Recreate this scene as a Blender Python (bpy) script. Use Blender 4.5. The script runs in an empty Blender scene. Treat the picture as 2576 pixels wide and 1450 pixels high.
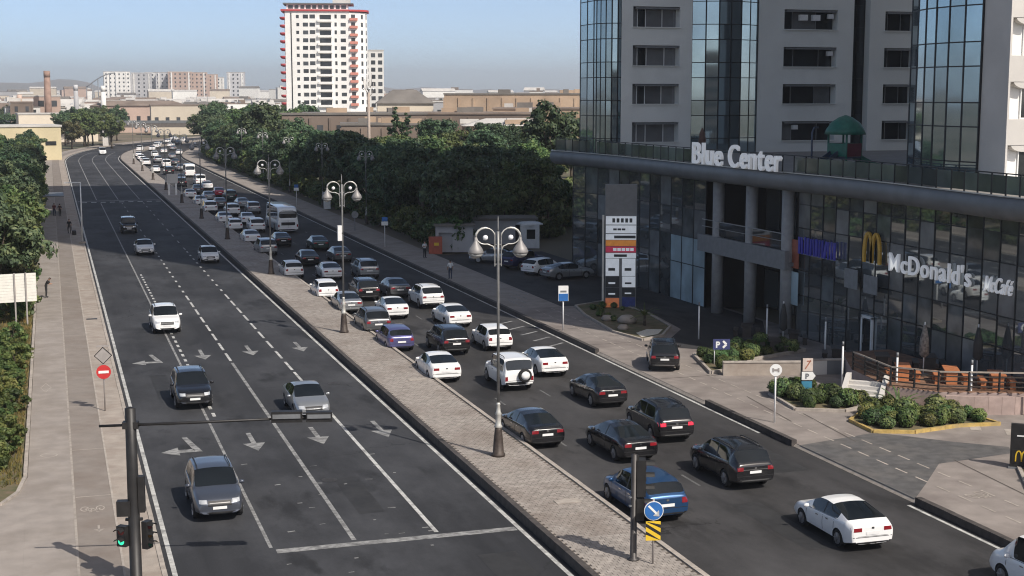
import bpy, bmesh, math, random
from mathutils import Vector, Matrix
from mathutils.bvhtree import BVHTree
R = math.radians
random.seed(7)
scene = bpy.context.scene
C = scene.collection

# ------------------------------------------------------------------ camera, sky, sun, exposure
cam_data = bpy.data.cameras.new('camera')
cam_data.sensor_width = 36.0
cam_data.lens = 36.0 * 3600.0 / 2576.0
cam_data.clip_start = 0.5
cam_data.clip_end = 20000
cam = bpy.data.objects.new('camera', cam_data)
C.objects.link(cam)
cam.location = (0, 0, 16)
cam.rotation_euler = (R(90 - 7.673), 0, R(-17.825))
scene.camera = cam
scene.cycles.filter_width = 1.1

SUN = Vector((0.43, -0.90, 1.02)).normalized()      # towards the sun
world = bpy.data.worlds.new('World')
scene.world = world
world.use_nodes = True
nt = world.node_tree
sky = nt.nodes.new('ShaderNodeTexSky')
sky.sky_type = 'NISHITA'
sky.sun_disc = False
sky.sun_elevation = math.asin(SUN.z)
sky.sun_rotation = math.atan2(SUN.x, SUN.y)
sky.altitude = 40
sky.air_density = 0.29
sky.dust_density = 0.95
sky.ozone_density = 1.5
bg = nt.nodes['Background']
bg.inputs['Strength'].default_value = 0.15
wb = nt.nodes.new('ShaderNodeMix')                  # one even white-balance tint over the whole sky
wb.data_type = 'RGBA'; wb.blend_type = 'MULTIPLY'
wb.inputs['Factor'].default_value = 1.0
wb.inputs['B'].default_value = (1.01, 0.95, 0.80, 1)
nt.links.new(sky.outputs['Color'], wb.inputs['A'])
nt.links.new(wb.outputs['Result'], bg.inputs['Color'])

sun_data = bpy.data.lights.new('sun', 'SUN')
sun_data.energy = 2.75
sun_data.angle = R(0.5)
sun_data.color = (1.0, 0.93, 0.84)
sun = bpy.data.objects.new('sun', sun_data)
C.objects.link(sun)
sun.rotation_euler = SUN.to_track_quat('Z', 'Y').to_euler()

vs = scene.view_settings
vs.view_transform = 'Standard'
vs.look = 'None'
vs.exposure = 0.78
vs.gamma = 1.0
vs.use_curve_mapping = False

# ------------------------------------------------------------------ materials
MATS = {}
def mat(name, col, rough=0.6, metal=0.0, var=0.12, scale=3.0, bump=0.0, bscale=None, spec=0.5,
        col2=None, dirt=None, dscale=0.15, coat=0.0, emit=None, estr=0.0, objrand=0.0, thresh=(0.35, 0.65), ior=1.5):
    """principled material whose colour is broken up by procedural noise"""
    if name in MATS:
        return MATS[name]
    m = bpy.data.materials.new(name)
    m.use_nodes = True
    t = m.node_tree
    N, Lk = t.nodes, t.links
    b = N['Principled BSDF']
    b.inputs['Roughness'].default_value = rough
    b.inputs['Metallic'].default_value = metal
    b.inputs['Specular IOR Level'].default_value = spec
    b.inputs['IOR'].default_value = ior
    if coat:
        b.inputs['Coat Weight'].default_value = coat
        b.inputs['Coat Roughness'].default_value = 0.04
    geo = N.new('ShaderNodeNewGeometry')
    n1 = N.new('ShaderNodeTexNoise')
    n1.inputs['Scale'].default_value = scale
    n1.inputs['Detail'].default_value = 6
    Lk.new(geo.outputs['Position'], n1.inputs['Vector'])
    mp = N.new('ShaderNodeMapRange')
    mp.inputs['From Min'].default_value = thresh[0]
    mp.inputs['From Max'].default_value = thresh[1]
    Lk.new(n1.outputs['Fac'], mp.inputs['Value'])
    mx = N.new('ShaderNodeMix')
    mx.data_type = 'RGBA'
    c2 = col2 if col2 else tuple(max(0, c * (1 + var)) for c in col)
    c1 = col if col2 else tuple(c * (1 - var) for c in col)
    mx.inputs['A'].default_value = (*c1, 1)
    mx.inputs['B'].default_value = (*c2, 1)
    Lk.new(mp.outputs['Result'], mx.inputs['Factor'])
    out = mx.outputs['Result']
    if dirt:
        n2 = N.new('ShaderNodeTexNoise')
        n2.inputs['Scale'].default_value = dscale
        n2.inputs['Detail'].default_value = 8
        n2.inputs['Roughness'].default_value = 0.65
        Lk.new(geo.outputs['Position'], n2.inputs['Vector'])
        m2 = N.new('ShaderNodeMapRange')
        m2.inputs['From Min'].default_value = 0.45
        m2.inputs['From Max'].default_value = 0.75
        Lk.new(n2.outputs['Fac'], m2.inputs['Value'])
        mx2 = N.new('ShaderNodeMix')
        mx2.data_type = 'RGBA'
        mx2.inputs['B'].default_value = (*dirt, 1)
        Lk.new(m2.outputs['Result'], mx2.inputs['Factor'])
        Lk.new(out, mx2.inputs['A'])
        out = mx2.outputs['Result']
    if objrand:
        oi = N.new('ShaderNodeObjectInfo')
        hs = N.new('ShaderNodeHueSaturation')
        mr = N.new('ShaderNodeMapRange')
        mr.inputs['To Min'].default_value = 1 - objrand
        mr.inputs['To Max'].default_value = 1 + objrand
        Lk.new(oi.outputs['Random'], mr.inputs['Value'])
        Lk.new(mr.outputs['Result'], hs.inputs['Value'])
        Lk.new(out, hs.inputs['Color'])
        out = hs.outputs['Color']
    Lk.new(out, b.inputs['Base Color'])
    if bump:
        n3 = N.new('ShaderNodeTexNoise')
        n3.inputs['Scale'].default_value = bscale or scale * 6
        n3.inputs['Detail'].default_value = 5
        Lk.new(geo.outputs['Position'], n3.inputs['Vector'])
        bp = N.new('ShaderNodeBump')
        bp.inputs['Strength'].default_value = bump
        bp.inputs['Distance'].default_value = 0.05
        Lk.new(n3.outputs['Fac'], bp.inputs['Height'])
        Lk.new(bp.outputs['Normal'], b.inputs['Normal'])
    if emit:
        b.inputs['Emission Color'].default_value = (*emit, 1)
        b.inputs['Emission Strength'].default_value = estr
    MATS[name] = m
    return m

def asphalt_mat(name, base, tint, streak_dir=1):
    """asphalt: fine grain, wheel-track wear along the road, tar patches and cracks"""
    m = bpy.data.materials.new(name)
    m.use_nodes = True
    t = m.node_tree
    N, Lk = t.nodes, t.links
    b = N['Principled BSDF']
    b.inputs['Roughness'].default_value = 0.82
    b.inputs['Specular IOR Level'].default_value = 0.35
    geo = N.new('ShaderNodeNewGeometry')
    def noise(scale, detail=6, sx=1, sy=1, rough=0.6):
        mp = N.new('ShaderNodeMapping')
        mp.inputs['Scale'].default_value = (sx, sy, 1)
        Lk.new(geo.outputs['Position'], mp.inputs['Vector'])
        n = N.new('ShaderNodeTexNoise')
        n.inputs['Scale'].default_value = scale
        n.inputs['Detail'].default_value = detail
        n.inputs['Roughness'].default_value = rough
        Lk.new(mp.outputs['Vector'], n.inputs['Vector'])
        return n.outputs['Fac']
    def ramp(v, a, c):
        r = N.new('ShaderNodeMapRange')
        r.inputs['From Min'].default_value = a
        r.inputs['From Max'].default_value = c
        Lk.new(v, r.inputs['Value'])
        return r.outputs['Result']
    def mixc(f, A, B):
        x = N.new('ShaderNodeMix'); x.data_type = 'RGBA'
        if isinstance(f, float): x.inputs['Factor'].default_value = f
        else: Lk.new(f, x.inputs['Factor'])
        for k, v in (('A', A), ('B', B)):
            if isinstance(v, tuple): x.inputs[k].default_value = (*v, 1)
            else: Lk.new(v, x.inputs[k])
        return x.outputs['Result']
    grain = mixc(ramp(noise(9, 8), 0.3, 0.7), tuple(c * 0.88 for c in base), tuple(c * 1.12 for c in base))
    tracks = mixc(ramp(noise(0.9, 5, 1, 0.035), 0.42, 0.68), grain, tint)
    mul = N.new('ShaderNodeMix'); mul.data_type = 'RGBA'; mul.inputs['Factor'].default_value = 0.9
    Lk.new(grain, mul.inputs['A']); Lk.new(tracks, mul.inputs['B'])
    dusty = mixc(ramp(noise(0.16, 9, 1, 0.5, 0.7), 0.44, 0.66), mul.outputs['Result'], tuple(c * 1.75 + 0.006 for c in base))
    dark = mixc(ramp(noise(0.33, 7, 1, 0.4, 0.6), 0.56, 0.64), dusty, tuple(c * 0.62 for c in base))
    vor = N.new('ShaderNodeTexVoronoi')
    vor.feature = 'DISTANCE_TO_EDGE'
    vor.inputs['Scale'].default_value = 0.11
    nz = N.new('ShaderNodeTexNoise'); nz.inputs['Scale'].default_value = 0.6; nz.inputs['Detail'].default_value = 6
    Lk.new(geo.outputs['Position'], nz.inputs['Vector'])
    add = N.new('ShaderNodeVectorMath'); add.operation = 'MULTIPLY_ADD'
    add.inputs[1].default_value = (3, 3, 0)
    Lk.new(nz.outputs['Color'], add.inputs[0]); Lk.new(geo.outputs['Position'], add.inputs[2])
    Lk.new(add.outputs['Vector'], vor.inputs['Vector'])
    lt = N.new('ShaderNodeMath'); lt.operation = 'LESS_THAN'; lt.inputs[1].default_value = 0.0035
    Lk.new(vor.outputs['Distance'], lt.inputs[0])
    msk = N.new('ShaderNodeMath'); msk.operation = 'MULTIPLY'
    Lk.new(lt.outputs[0], msk.inputs[0]); Lk.new(ramp(noise(0.07, 2), 0.5, 0.6), msk.inputs[1])
    fin = mixc(msk.outputs[0], dark, tuple(c * 0.5 for c in base))
    Lk.new(fin, b.inputs['Base Color'])
    bp = N.new('ShaderNodeBump'); bp.inputs['Strength'].default_value = 0.25; bp.inputs['Distance'].default_value = 0.02
    Lk.new(noise(22, 5), bp.inputs['Height']); Lk.new(bp.outputs['Normal'], b.inputs['Normal'])
    MATS[name] = m
    return m

asphalt = asphalt_mat('asphalt', (0.032, 0.033, 0.0365), (0.021, 0.0218, 0.0245))
asphalt2 = asphalt_mat('asphalt_side', (0.033, 0.032, 0.033), (0.022, 0.0215, 0.022))

def leaf_mat(name, c1, c2, c3):
    m = bpy.data.materials.new(name)
    m.use_nodes = True
    t = m.node_tree
    N, Lk = t.nodes, t.links
    b = N['Principled BSDF']
    b.inputs['Roughness'].default_value = 0.55
    b.inputs['Specular IOR Level'].default_value = 0.3
    tc = N.new('ShaderNodeNewGeometry')
    n = N.new('ShaderNodeTexNoise'); n.inputs['Scale'].default_value = 0.55; n.inputs['Detail'].default_value = 5
    Lk.new(tc.outputs['Position'], n.inputs['Vector'])
    n2 = N.new('ShaderNodeTexWhiteNoise'); n2.noise_dimensions = '3D'
    sn = N.new('ShaderNodeVectorMath'); sn.operation = 'SNAP'; sn.inputs[1].default_value = (0.3, 0.3, 0.3)
    Lk.new(tc.outputs['Position'], sn.inputs[0]); Lk.new(sn.outputs['Vector'], n2.inputs['Vector'])
    r = N.new('ShaderNodeValToRGB')
    r.color_ramp.elements[0].position = 0.3; r.color_ramp.elements[0].color = (*c1, 1)
    r.color_ramp.elements[1].position = 0.72; r.color_ramp.elements[1].color = (*c3, 1)
    e = r.color_ramp.elements.new(0.5); e.color = (*c2, 1)
    ad = N.new('ShaderNodeMath'); ad.operation = 'MULTIPLY_ADD'; ad.inputs[1].default_value = 0.34; 
    Lk.new(n2.outputs['Value'], ad.inputs[0])
    sb = N.new('ShaderNodeMath'); sb.operation = 'SUBTRACT'; sb.inputs[1].default_value = 0.17
    Lk.new(n.outputs['Fac'], sb.inputs[0]); Lk.new(sb.outputs[0], ad.inputs[2])
    Lk.new(ad.outputs[0], r.inputs['Fac'])
    oi = N.new('ShaderNodeObjectInfo')
    hs = N.new('ShaderNodeHueSaturation')
    mr = N.new('ShaderNodeMapRange'); mr.inputs['To Min'].default_value = 0.72; mr.inputs['To Max'].default_value = 1.25
    Lk.new(oi.outputs['Random'], mr.inputs['Value']); Lk.new(mr.outputs['Result'], hs.inputs['Value'])
    mh = N.new('ShaderNodeMapRange'); mh.inputs['To Min'].default_value = 0.455; mh.inputs['To Max'].default_value = 0.535
    wn = N.new('ShaderNodeMath'); wn.operation = 'FRACT'
    mu = N.new('ShaderNodeMath'); mu.operation = 'MULTIPLY'; mu.inputs[1].default_value = 17.3
    Lk.new(oi.outputs['Random'], mu.inputs[0]); Lk.new(mu.outputs[0], wn.inputs[0]); Lk.new(wn.outputs[0], mh.inputs['Value'])
    Lk.new(mh.outputs['Result'], hs.inputs['Hue'])
    Lk.new(r.outputs['Color'], hs.inputs['Color'])
    Lk.new(hs.outputs['Color'], b.inputs['Base Color'])
    tr = N.new('ShaderNodeBsdfTranslucent')
    Lk.new(hs.outputs['Color'], tr.inputs['Color'])
    mx = N.new('ShaderNodeMixShader'); mx.inputs['Fac'].default_value = 0.22
    Lk.new(b.outputs[0], mx.inputs[1]); Lk.new(tr.outputs[0], mx.inputs[2])
    Lk.new(mx.outputs[0], N['Material Output'].inputs['Surface'])
    MATS[name] = m
    return m

leaf_a = leaf_mat('leaf_deciduous', (0.0454, 0.0756, 0.0302), (0.0937, 0.1512, 0.0544), (0.1891, 0.2344, 0.0832))
leaf_b = leaf_mat('leaf_dark', (0.0373, 0.0652, 0.0373), (0.0714, 0.1211, 0.0621), (0.1397, 0.1894, 0.0869))
leaf_c = leaf_mat('leaf_olive', (0.0552, 0.0672, 0.0312), (0.1104, 0.1260, 0.0540), (0.1980, 0.1980, 0.0840))
leaf_h = leaf_mat('leaf_hedge', (0.0424, 0.0665, 0.0218), (0.0871, 0.1271, 0.0363), (0.1815, 0.1997, 0.0629))
bark = mat('bark', (0.09, 0.07, 0.052), 0.9, var=0.3, scale=6, bump=0.5)

white_paint = mat('road_paint', (0.50, 0.50, 0.48), 0.7, var=0.12, scale=5, dirt=(0.12, 0.12, 0.12), dscale=1.9)
worn_paint = mat('road_paint_worn', (0.26, 0.26, 0.255), 0.75, var=0.3, scale=5, dirt=(0.045, 0.045, 0.047), dscale=1.6)
paving = mat('paving_beige', (0.295, 0.262, 0.235), 0.85, var=0.10, scale=1.2, bump=0.15, bscale=30, dirt=(0.215, 0.185, 0.158), dscale=0.35)
paving_c = mat('paving_cycle', (0.235, 0.205, 0.180), 0.85, var=0.08, scale=1.4, bump=0.12, bscale=30, dirt=(0.18, 0.145, 0.12), dscale=0.4)
paving_s = mat('paving_strip', (0.345, 0.30, 0.258), 0.85, var=0.12, scale=1.5, bump=0.2, bscale=25, dirt=(0.25, 0.20, 0.165), dscale=0.5)
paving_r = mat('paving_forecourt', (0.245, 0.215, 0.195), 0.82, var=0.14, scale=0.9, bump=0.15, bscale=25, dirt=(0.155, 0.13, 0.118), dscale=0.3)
mortar = mat('mortar', (0.085, 0.072, 0.062), 0.95, var=0.2, scale=8)
brick_m = mat('paver_brick', (0.30, 0.268, 0.24), 0.85, var=0.16, scale=2.2, bump=0.2, bscale=30, objrand=0.13)
brick_far = mat('paver_brick_mass', (0.30, 0.268, 0.24), 0.85, var=0.22, scale=3.0, bump=0.2, bscale=30, dirt=(0.20, 0.165, 0.14), dscale=0.3)
kerb_d = mat('kerb_shade_tone', (0.060, 0.052, 0.048), 0.8, var=0.25, scale=3, bump=0.2, objrand=0.12)  # kerbs facing away from the sun, their shade put into the base colour
kerb_l = mat('kerb_pale', (0.36, 0.32, 0.28), 0.85, var=0.15, scale=3, bump=0.2, objrand=0.10)
kerb_y = mat('kerb_yellow', (0.46, 0.32, 0.10), 0.75, var=0.15, scale=4, dirt=(0.25, 0.2, 0.12), dscale=1.5)
soil = mat('soil', (0.16, 0.12, 0.075), 0.95, var=0.3, scale=1.5, bump=0.4, col2=(0.085, 0.09, 0.04))
ground_m = mat('ground_dust', (0.20, 0.155, 0.115), 0.95, scale=0.02, col2=(0.075, 0.080, 0.045), bump=0.1, bscale=0.5)
steel = mat('steel_grey', (0.30, 0.31, 0.32), 0.45, 0.7, var=0.1)
pole_grey = mat('pole_grey', (0.26, 0.26, 0.255), 0.5, 0.4, var=0.15, scale=4)
black_metal = mat('black_metal', (0.022, 0.021, 0.021), 0.5, 0.2, var=0.2)
brown_iron = mat('brown_iron', (0.055, 0.042, 0.035), 0.6, 0.2, var=0.25, scale=9)
shade_metal = mat('lamp_shade_grey', (0.26, 0.25, 0.245), 0.55, 0.3, var=0.1)
silver_paint = mat('silver_paint', (0.55, 0.54, 0.50), 0.4, 0.3, var=0.1)
white_plastic = mat('white_plastic', (0.75, 0.75, 0.74), 0.4, var=0.05)
globe_m = mat('globe_white', (0.82, 0.82, 0.82), 0.25, var=0.03)
concrete_l = mat('render_pale', (0.58, 0.555, 0.52), 0.85, var=0.06, scale=0.5, bump=0.08, bscale=20, dirt=(0.50, 0.48, 0.45), dscale=0.12)
concrete_t = mat('tower_render', (0.72, 0.73, 0.70), 0.8, var=0.05, scale=0.6, dirt=(0.63, 0.64, 0.61), dscale=0.15)
canopy_m = mat('canopy_metal', (0.15, 0.158, 0.165), 0.5, 0.1, var=0.12, scale=0.7)
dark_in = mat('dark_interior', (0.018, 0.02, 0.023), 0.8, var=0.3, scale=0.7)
frame_dark = mat('frame_dark', (0.02, 0.022, 0.025), 0.45, 0.4, var=0.1)
frame_grey = mat('frame_grey', (0.20, 0.21, 0.22), 0.5, 0.3, var=0.1)
glass_sky = mat('glass_tower', (0.33, 0.42, 0.46), 0.035, 0.8, var=0.10, scale=0.35, spec=0.8, objrand=0.16)
glass_pod = mat('glass_podium', (0.26, 0.285, 0.295), 0.025, 0.72, var=0.15, scale=0.35, spec=0.9, objrand=0.35)
glass_win = mat('glass_window', (0.05, 0.057, 0.063), 0.05, 0.45, var=0.2, scale=0.5, spec=0.8, objrand=0.3)
glass_far = mat('glass_far', (0.055, 0.06, 0.065), 0.2, 0.2, var=0.3, scale=0.3, objrand=0.5)
white_wall = mat('white_render', (0.85, 0.84, 0.81), 0.85, var=0.05, scale=0.3, dirt=(0.78, 0.77, 0.74), dscale=0.1)
red_trim = mat('red_trim', (0.46, 0.05, 0.055), 0.7, var=0.12)
pink_bal = mat('balcony_pink', (0.56, 0.23, 0.18), 0.8, var=0.12)
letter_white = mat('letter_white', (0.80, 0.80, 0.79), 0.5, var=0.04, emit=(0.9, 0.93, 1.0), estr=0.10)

# ------------------------------------------------------------------ mesh helpers
class MB:
    def __init__(s):
        s.v = []; s.f = []; s.m = []; s.cur = 0; s.sm = []; s.smooth = False
    def face(s, idx):
        s.f.append(tuple(idx)); s.m.append(s.cur); s.sm.append(s.smooth)
    def addv(s, p):
        s.v.append(tuple(p)); return len(s.v) - 1
    def poly(s, pts):
        s.face([s.addv(p) for p in pts])
    def box(s, c, d, rz=0.0, rx=0.0, ry=0.0):
        cx, cy, cz = c; sx, sy, sz = d[0] / 2, d[1] / 2, d[2] / 2
        M = Matrix.Rotation(rz, 3, 'Z') @ Matrix.Rotation(ry, 3, 'Y') @ Matrix.Rotation(rx, 3, 'X')
        b = len(s.v)
        for a, q, w in ((-1,-1,-1),(1,-1,-1),(1,1,-1),(-1,1,-1),(-1,-1,1),(1,-1,1),(1,1,1),(-1,1,1)):
            p = M @ Vector((a * sx, q * sy, w * sz))
            s.v.append((cx + p.x, cy + p.y, cz + p.z))
        for f in ((0,3,2,1),(4,5,6,7),(0,1,5,4),(1,2,6,5),(2,3,7,6),(3,0,4,7)):
            s.face([b + i for i in f])
        return s
    def bar(s, p0, p1, w, h):
        """rectangular bar between two points"""
        p0, p1 = Vector(p0), Vector(p1)
        d = (p1 - p0).normalized()
        up = Vector((0, 0, 1)) if abs(d.z) < 0.95 else Vector((1, 0, 0))
        sd = d.cross(up).normalized(); up = sd.cross(d).normalized()
        b = len(s.v)
        for p in (p0, p1):
            for a, q in ((-1,-1),(1,-1),(1,1),(-1,1)):
                s.v.append(tuple(p + sd * (a * w / 2) + up * (q * h / 2)))
        for f in ((0,1,2,3),(7,6,5,4),(0,4,5,1),(1,5,6,2),(2,6,7,3),(3,7,4,0)):
            s.face([b + i for i in f])
        return s
    def tube(s, pts, r, n=8, caps=True):
        pts = [Vector(p) for p in pts]
        rs = r if isinstance(r, (list, tuple)) else [r] * len(pts)
        rings = []
        ref = None
        for i, p in enumerate(pts):
            d = (pts[min(i + 1, len(pts) - 1)] - pts[max(i - 1, 0)]).normalized()
            if ref is None:
                ref = Vector((0, 0, 1)) if abs(d.z) < 0.9 else Vector((1, 0, 0))
            a = d.cross(ref).normalized(); bb = a.cross(d).normalized()
            ref = bb
            ring = [s.addv(p + (a * math.cos(2 * math.pi * k / n) + bb * math.sin(2 * math.pi * k / n)) * rs[i]) for k in range(n)]
            rings.append(ring)
        sm = s.smooth; s.smooth = True
        for i in range(len(rings) - 1):
            for k in range(n):
                s.face((rings[i][k], rings[i][(k + 1) % n], rings[i + 1][(k + 1) % n], rings[i + 1][k]))
        s.smooth = sm
        if caps:
            s.face(rings[0][::-1]); s.face(rings[-1])
        return s
    def lathe(s, prof, c=(0, 0, 0), n=16, axis='Z'):
        rings = []
        for (r, z) in prof:
            ring = []
            for k in range(n):
                a = 2 * math.pi * k / n
                x, y = r * math.cos(a), r * math.sin(a)
                p = (x, y, z) if axis == 'Z' else ((x, z, y) if axis == 'Y' else (z, x, y))
                ring.append(s.addv((c[0] + p[0], c[1] + p[1], c[2] + p[2])))
            rings.append(ring)
        sm = s.smooth; s.smooth = True
        for i in range(len(rings) - 1):
            for k in range(n):
                f = (rings[i][k], rings[i][(k + 1) % n], rings[i + 1][(k + 1) % n], rings[i + 1][k])
                s.face(f if axis != 'Y' else f[::-1])
        s.smooth = sm
        s.face(rings[0][::-1]); s.face(rings[-1])
        return s
    def prism(s, pts, z0, z1):
        n = len(pts)
        area = sum(pts[i][0] * pts[(i + 1) % n][1] - pts[(i + 1) % n][0] * pts[i][1] for i in range(n))
        if area < 0: pts = pts[::-1]
        lo = [s.addv((p[0], p[1], z0)) for p in pts]; hi = [s.addv((p[0], p[1], z1)) for p in pts]
        s.face(lo[::-1]); s.face(hi)
        for i in range(n):
            j = (i + 1) % n
            s.face((lo[i], lo[j], hi[j], hi[i]))
        return s
    def mesh(s, name, mats):
        me = bpy.data.meshes.new(name)
        me.from_pydata(s.v, [], s.f)
        if not isinstance(mats, (list, tuple)): mats = [mats]
        for m in mats: me.materials.append(m)
        me.polygons.foreach_set('material_index', s.m)
        me.polygons.foreach_set('use_smooth', s.sm)
        me.update()
        return me
    def build(s, name, mats, parent=None, loc=None):
        return link(name, s.mesh(name, mats), parent, loc)

def link(name, me, parent=None, loc=None, rot=None, sc=None):
    o = bpy.data.objects.new(name, me)
    C.objects.link(o)
    if parent: o.parent = parent
    if loc: o.location = loc
    if rot: o.rotation_euler = rot
    if sc: o.scale = sc
    return o

def tag(o, label=None, cat=None, group=None, kind=None):
    if label: o['label'] = label
    if cat: o['category'] = cat
    if group: o['group'] = group
    if kind: o['kind'] = kind
    return o

def thing(name, label, cat, loc=(0, 0, 0), rz=0, group=None):
    o = bpy.data.objects.new(name, None)
    C.objects.link(o)
    o.location = loc; o.rotation_euler = (0, 0, rz)
    o.empty_display_size = 0.3
    return tag(o, label, cat, group)

def struct(o):
    o['kind'] = 'structure'; return o

def copy_tree(o, parent=None):
    c = o.copy(); C.objects.link(c); c.parent = parent
    for ch in o.children:
        copy_tree(ch, c)
    return c

UC = MB().box((0, 0, 0), (1, 1, 1)).mesh('unit_box', white_paint)
UNIT = {}
def unit_mesh(m):
    """a unit box carrying material m, shared by all like pieces"""
    if m.name not in UNIT:
        UNIT[m.name] = MB().box((0, 0, 0), (1, 1, 1)).mesh('unit_' + m.name, m)
    return UNIT[m.name]
def ubox(name, m, c, d, rz=0, parent=None, rx=0, ry=0):
    return link(name, unit_mesh(m), parent, c, (rx, ry, rz), d)
# ------------------------------------------------------------------ ground, roads, footpaths
RC = 400.0; S0 = 360.0; XM = 18.0
def rp(off, s, z=0.0):
    """point at sideways offset off and distance s along the road (straight, then bending right)"""
    if s <= S0: return (off, s, z)
    a = (s - S0) / RC
    rho = RC - (off - XM)
    return (XM + RC - rho * math.cos(a), S0 + rho * math.sin(a), z)
def stations(s0, s1):
    out = [s0]
    s = s0
    while s < s1 - 0.01:
        st = 20.0 if s < S0 else 10.0
        s = min(s + st, s1)
        if out[-1] < S0 < s: out.append(S0)
        out.append(s)
    return out
def strip(name, o0, o1, s0, s1, z, m, parent=None):
    b = MB()
    ss = stations(s0, s1)
    L = [b.addv(rp(o0, s, z)) for s in ss]; Rr = [b.addv(rp(o1, s, z)) for s in ss]
    for i in range(len(ss) - 1): b.face((L[i], Rr[i], Rr[i + 1], L[i + 1]))
    return b.build(name, m, parent)
def slab(name, o0, o1, s0, s1, z0, z1, m, parent=None):
    b = MB()
    ss = stations(s0, s1)
    q = [[b.addv(rp(o, s, z)) for s in ss] for o, z in ((o0, z0), (o0, z1), (o1, z1), (o1, z0))]
    for i in range(len(ss) - 1):
        for k in range(3): b.face((q[k][i + 1], q[k][i], q[k + 1][i], q[k + 1][i + 1]))
    b.face([q[k][0] for k in (3, 2, 1, 0)]); b.face([q[k][-1] for k in range(4)])
    return b.build(name, m, parent)
def sheet(name, pts, z, m, parent=None):
    b = MB(); n = len(pts)
    ar = sum(pts[i][0] * pts[(i + 1) % n][1] - pts[(i + 1) % n][0] * pts[i][1] for i in range(n))
    if ar < 0: pts = pts[::-1]
    b.poly([(p[0], p[1], z) for p in pts])
    return b.build(name, m, parent)

g = MB(); g.poly([(-9000, -2500, -0.06), (9000, -2500, -0.06), (9000, 14000, -0.06), (-9000, 14000, -0.06)])
struct(g.build('ground', ground_m))

road_l = struct(strip('road_oncoming', 3.15, 16.4, -40, 600, 0.0, asphalt))
road_r = struct(strip('road_outbound', 20.05, 32.0, -40, 640, 0.0, asphalt2))

ZP = 0.006
def line(name, off, s0, s1, w, m, parent, z=ZP): return strip(name, off - w / 2, off + w / 2, s0, s1, z, m, parent)
line('edge_line', 3.42, -20, 590, 0.17, white_paint, road_l)
line('edge_line', 16.08, -20, 590, 0.17, white_paint, road_l)
line('lane_line', 6.92, 49.6, 152, 0.13, worn_paint, road_l)
line('lane_line', 9.93, 49.6, 86, 0.17, worn_paint, road_l)
line('lane_line', 13.02, 49.6, 82, 0.16, white_paint, road_l)
strip('stop_line', 7.05, 15.95, 48.9, 49.35, ZP, worn_paint, road_l)
dash_me = {}
def dash(x, y, w, l, m, parent, z=ZP):
    k = m.name
    if k not in dash_me:
        b = MB(); b.poly([(-.5, -.5, 0), (.5, -.5, 0), (.5, .5, 0), (-.5, .5, 0)]); dash_me[k] = b.mesh('dash_' + k, m)
    return link('dash', dash_me[k], parent, (x, y, z), None, (w, l, 1))
for X in (9.93, 13.02):
    y = 88.0 if X < 10 else 84.0
    while y < 118: dash(X, y, 0.16, 2.7, white_paint, road_l); y += 3.9
    while y < 152: dash(X, y, 0.17, 1.0, white_paint, road_l); y += 3.4
    while y < 222: dash(X, y, 0.15, 2.4, worn_paint, road_l); y += 7.5
y = 72.0
while y < 133: dash(7.32, y, 0.17, 0.85, white_paint, road_l); y += 1.75
for X in (6.5, 9.7, 12.9): line('lane_line', X, 229, 420, 0.15, worn_paint, road_l)
strip('stop_line', 3.7, 15.9, 226.6, 227.3, ZP, worn_paint, road_l)
for k in range(9): dash(4.6 + k * 1.35, 224.0, 0.75, 1.0, white_paint, road_l)
line('lane_line', 6.9, 152, 222, 0.13, worn_paint, road_l)

def arrow(x, y, turn=False):
    b = MB()
    if not turn:
        P = [(-.11, 3.6), (-.11, 1.5), (-.52, 1.5), (0, 0), (.52, 1.5), (.11, 1.5), (.11, 3.6)]
        b.poly([(p[0], p[1], 0) for p in P][::-1])
    else:
        b.poly([(p[0], p[1], 0) for p in [(.10, 3.9), (.34, 3.9), (.78, .95), (.45, .95)]][::-1])
        b.poly([(p[0], p[1], 0) for p in [(.45, 1.5), (.45, .95), (-.25, .95), (-.25, 1.5)]])
        b.poly([(p[0], p[1], 0) for p in [(-.25, .45), (-1.05, 1.2), (-.25, 2.0)]][::-1])
    return b.build('lane_arrow', worn_paint, road_l, (x, y, ZP))
for x, y, tn in ((5.25, 63.6, 1), (8.45, 63.9, 0), (11.5, 64.2, 0), (14.65, 64.6, 0), (5.2, 86.4, 1), (8.5, 87.6, 0), (11.5, 88.2, 0), (14.7, 88.6, 0)):
    arrow(x, y, tn)

# covers and repairs in the carriageways
for (x, y, p) in ((5.0, 70.6, road_l), (10.6, 58.0, road_l), (14.6, 78.0, road_l), (8.2, 104, road_l), (22.4, 55.0, road_r), (29.2, 63.5, road_r), (28.4, 48.6, road_r), (24.9, 88, road_r)):
    b = MB(); b.poly([(0.34 * math.cos(2 * math.pi * k / 18), 0.34 * math.sin(2 * math.pi * k / 18), 0) for k in range(18)]); b.build('manhole_cover', mat('cast_iron', (0.05, 0.046, 0.043), 0.6, 0.3, var=0.3, scale=9), p, (x, y, 0.007))
tar = mat('tar_patch', (0.021, 0.021, 0.022), 0.75, var=0.2, scale=3, dirt=(0.034, 0.034, 0.035), dscale=0.8)
for (x, y, w, l, p) in ((11.3, 55.5, 1.0, 5.5, road_l), (14.4, 45.0, 1.4, 3.2, road_l), (5.4, 80, 0.9, 7, road_l), (25.6, 46.5, 1.2, 6, road_r), (29.8, 55.5, 1.6, 4.5, road_r), (22.6, 66.5, 1.0, 5, road_r)):
    dash(x, y, w, l, tar, p, 0.0035)
for k in range(26):
    rr_ = random.Random(900 + k)
    dash(rr_.uniform(6.9, 13.5), rr_.uniform(45, 62), rr_.uniform(.1, .35), rr_.uniform(.03, .12), worn_paint, road_l, 0.0065).rotation_euler = (0, 0, rr_.uniform(-.3, .3))
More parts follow.
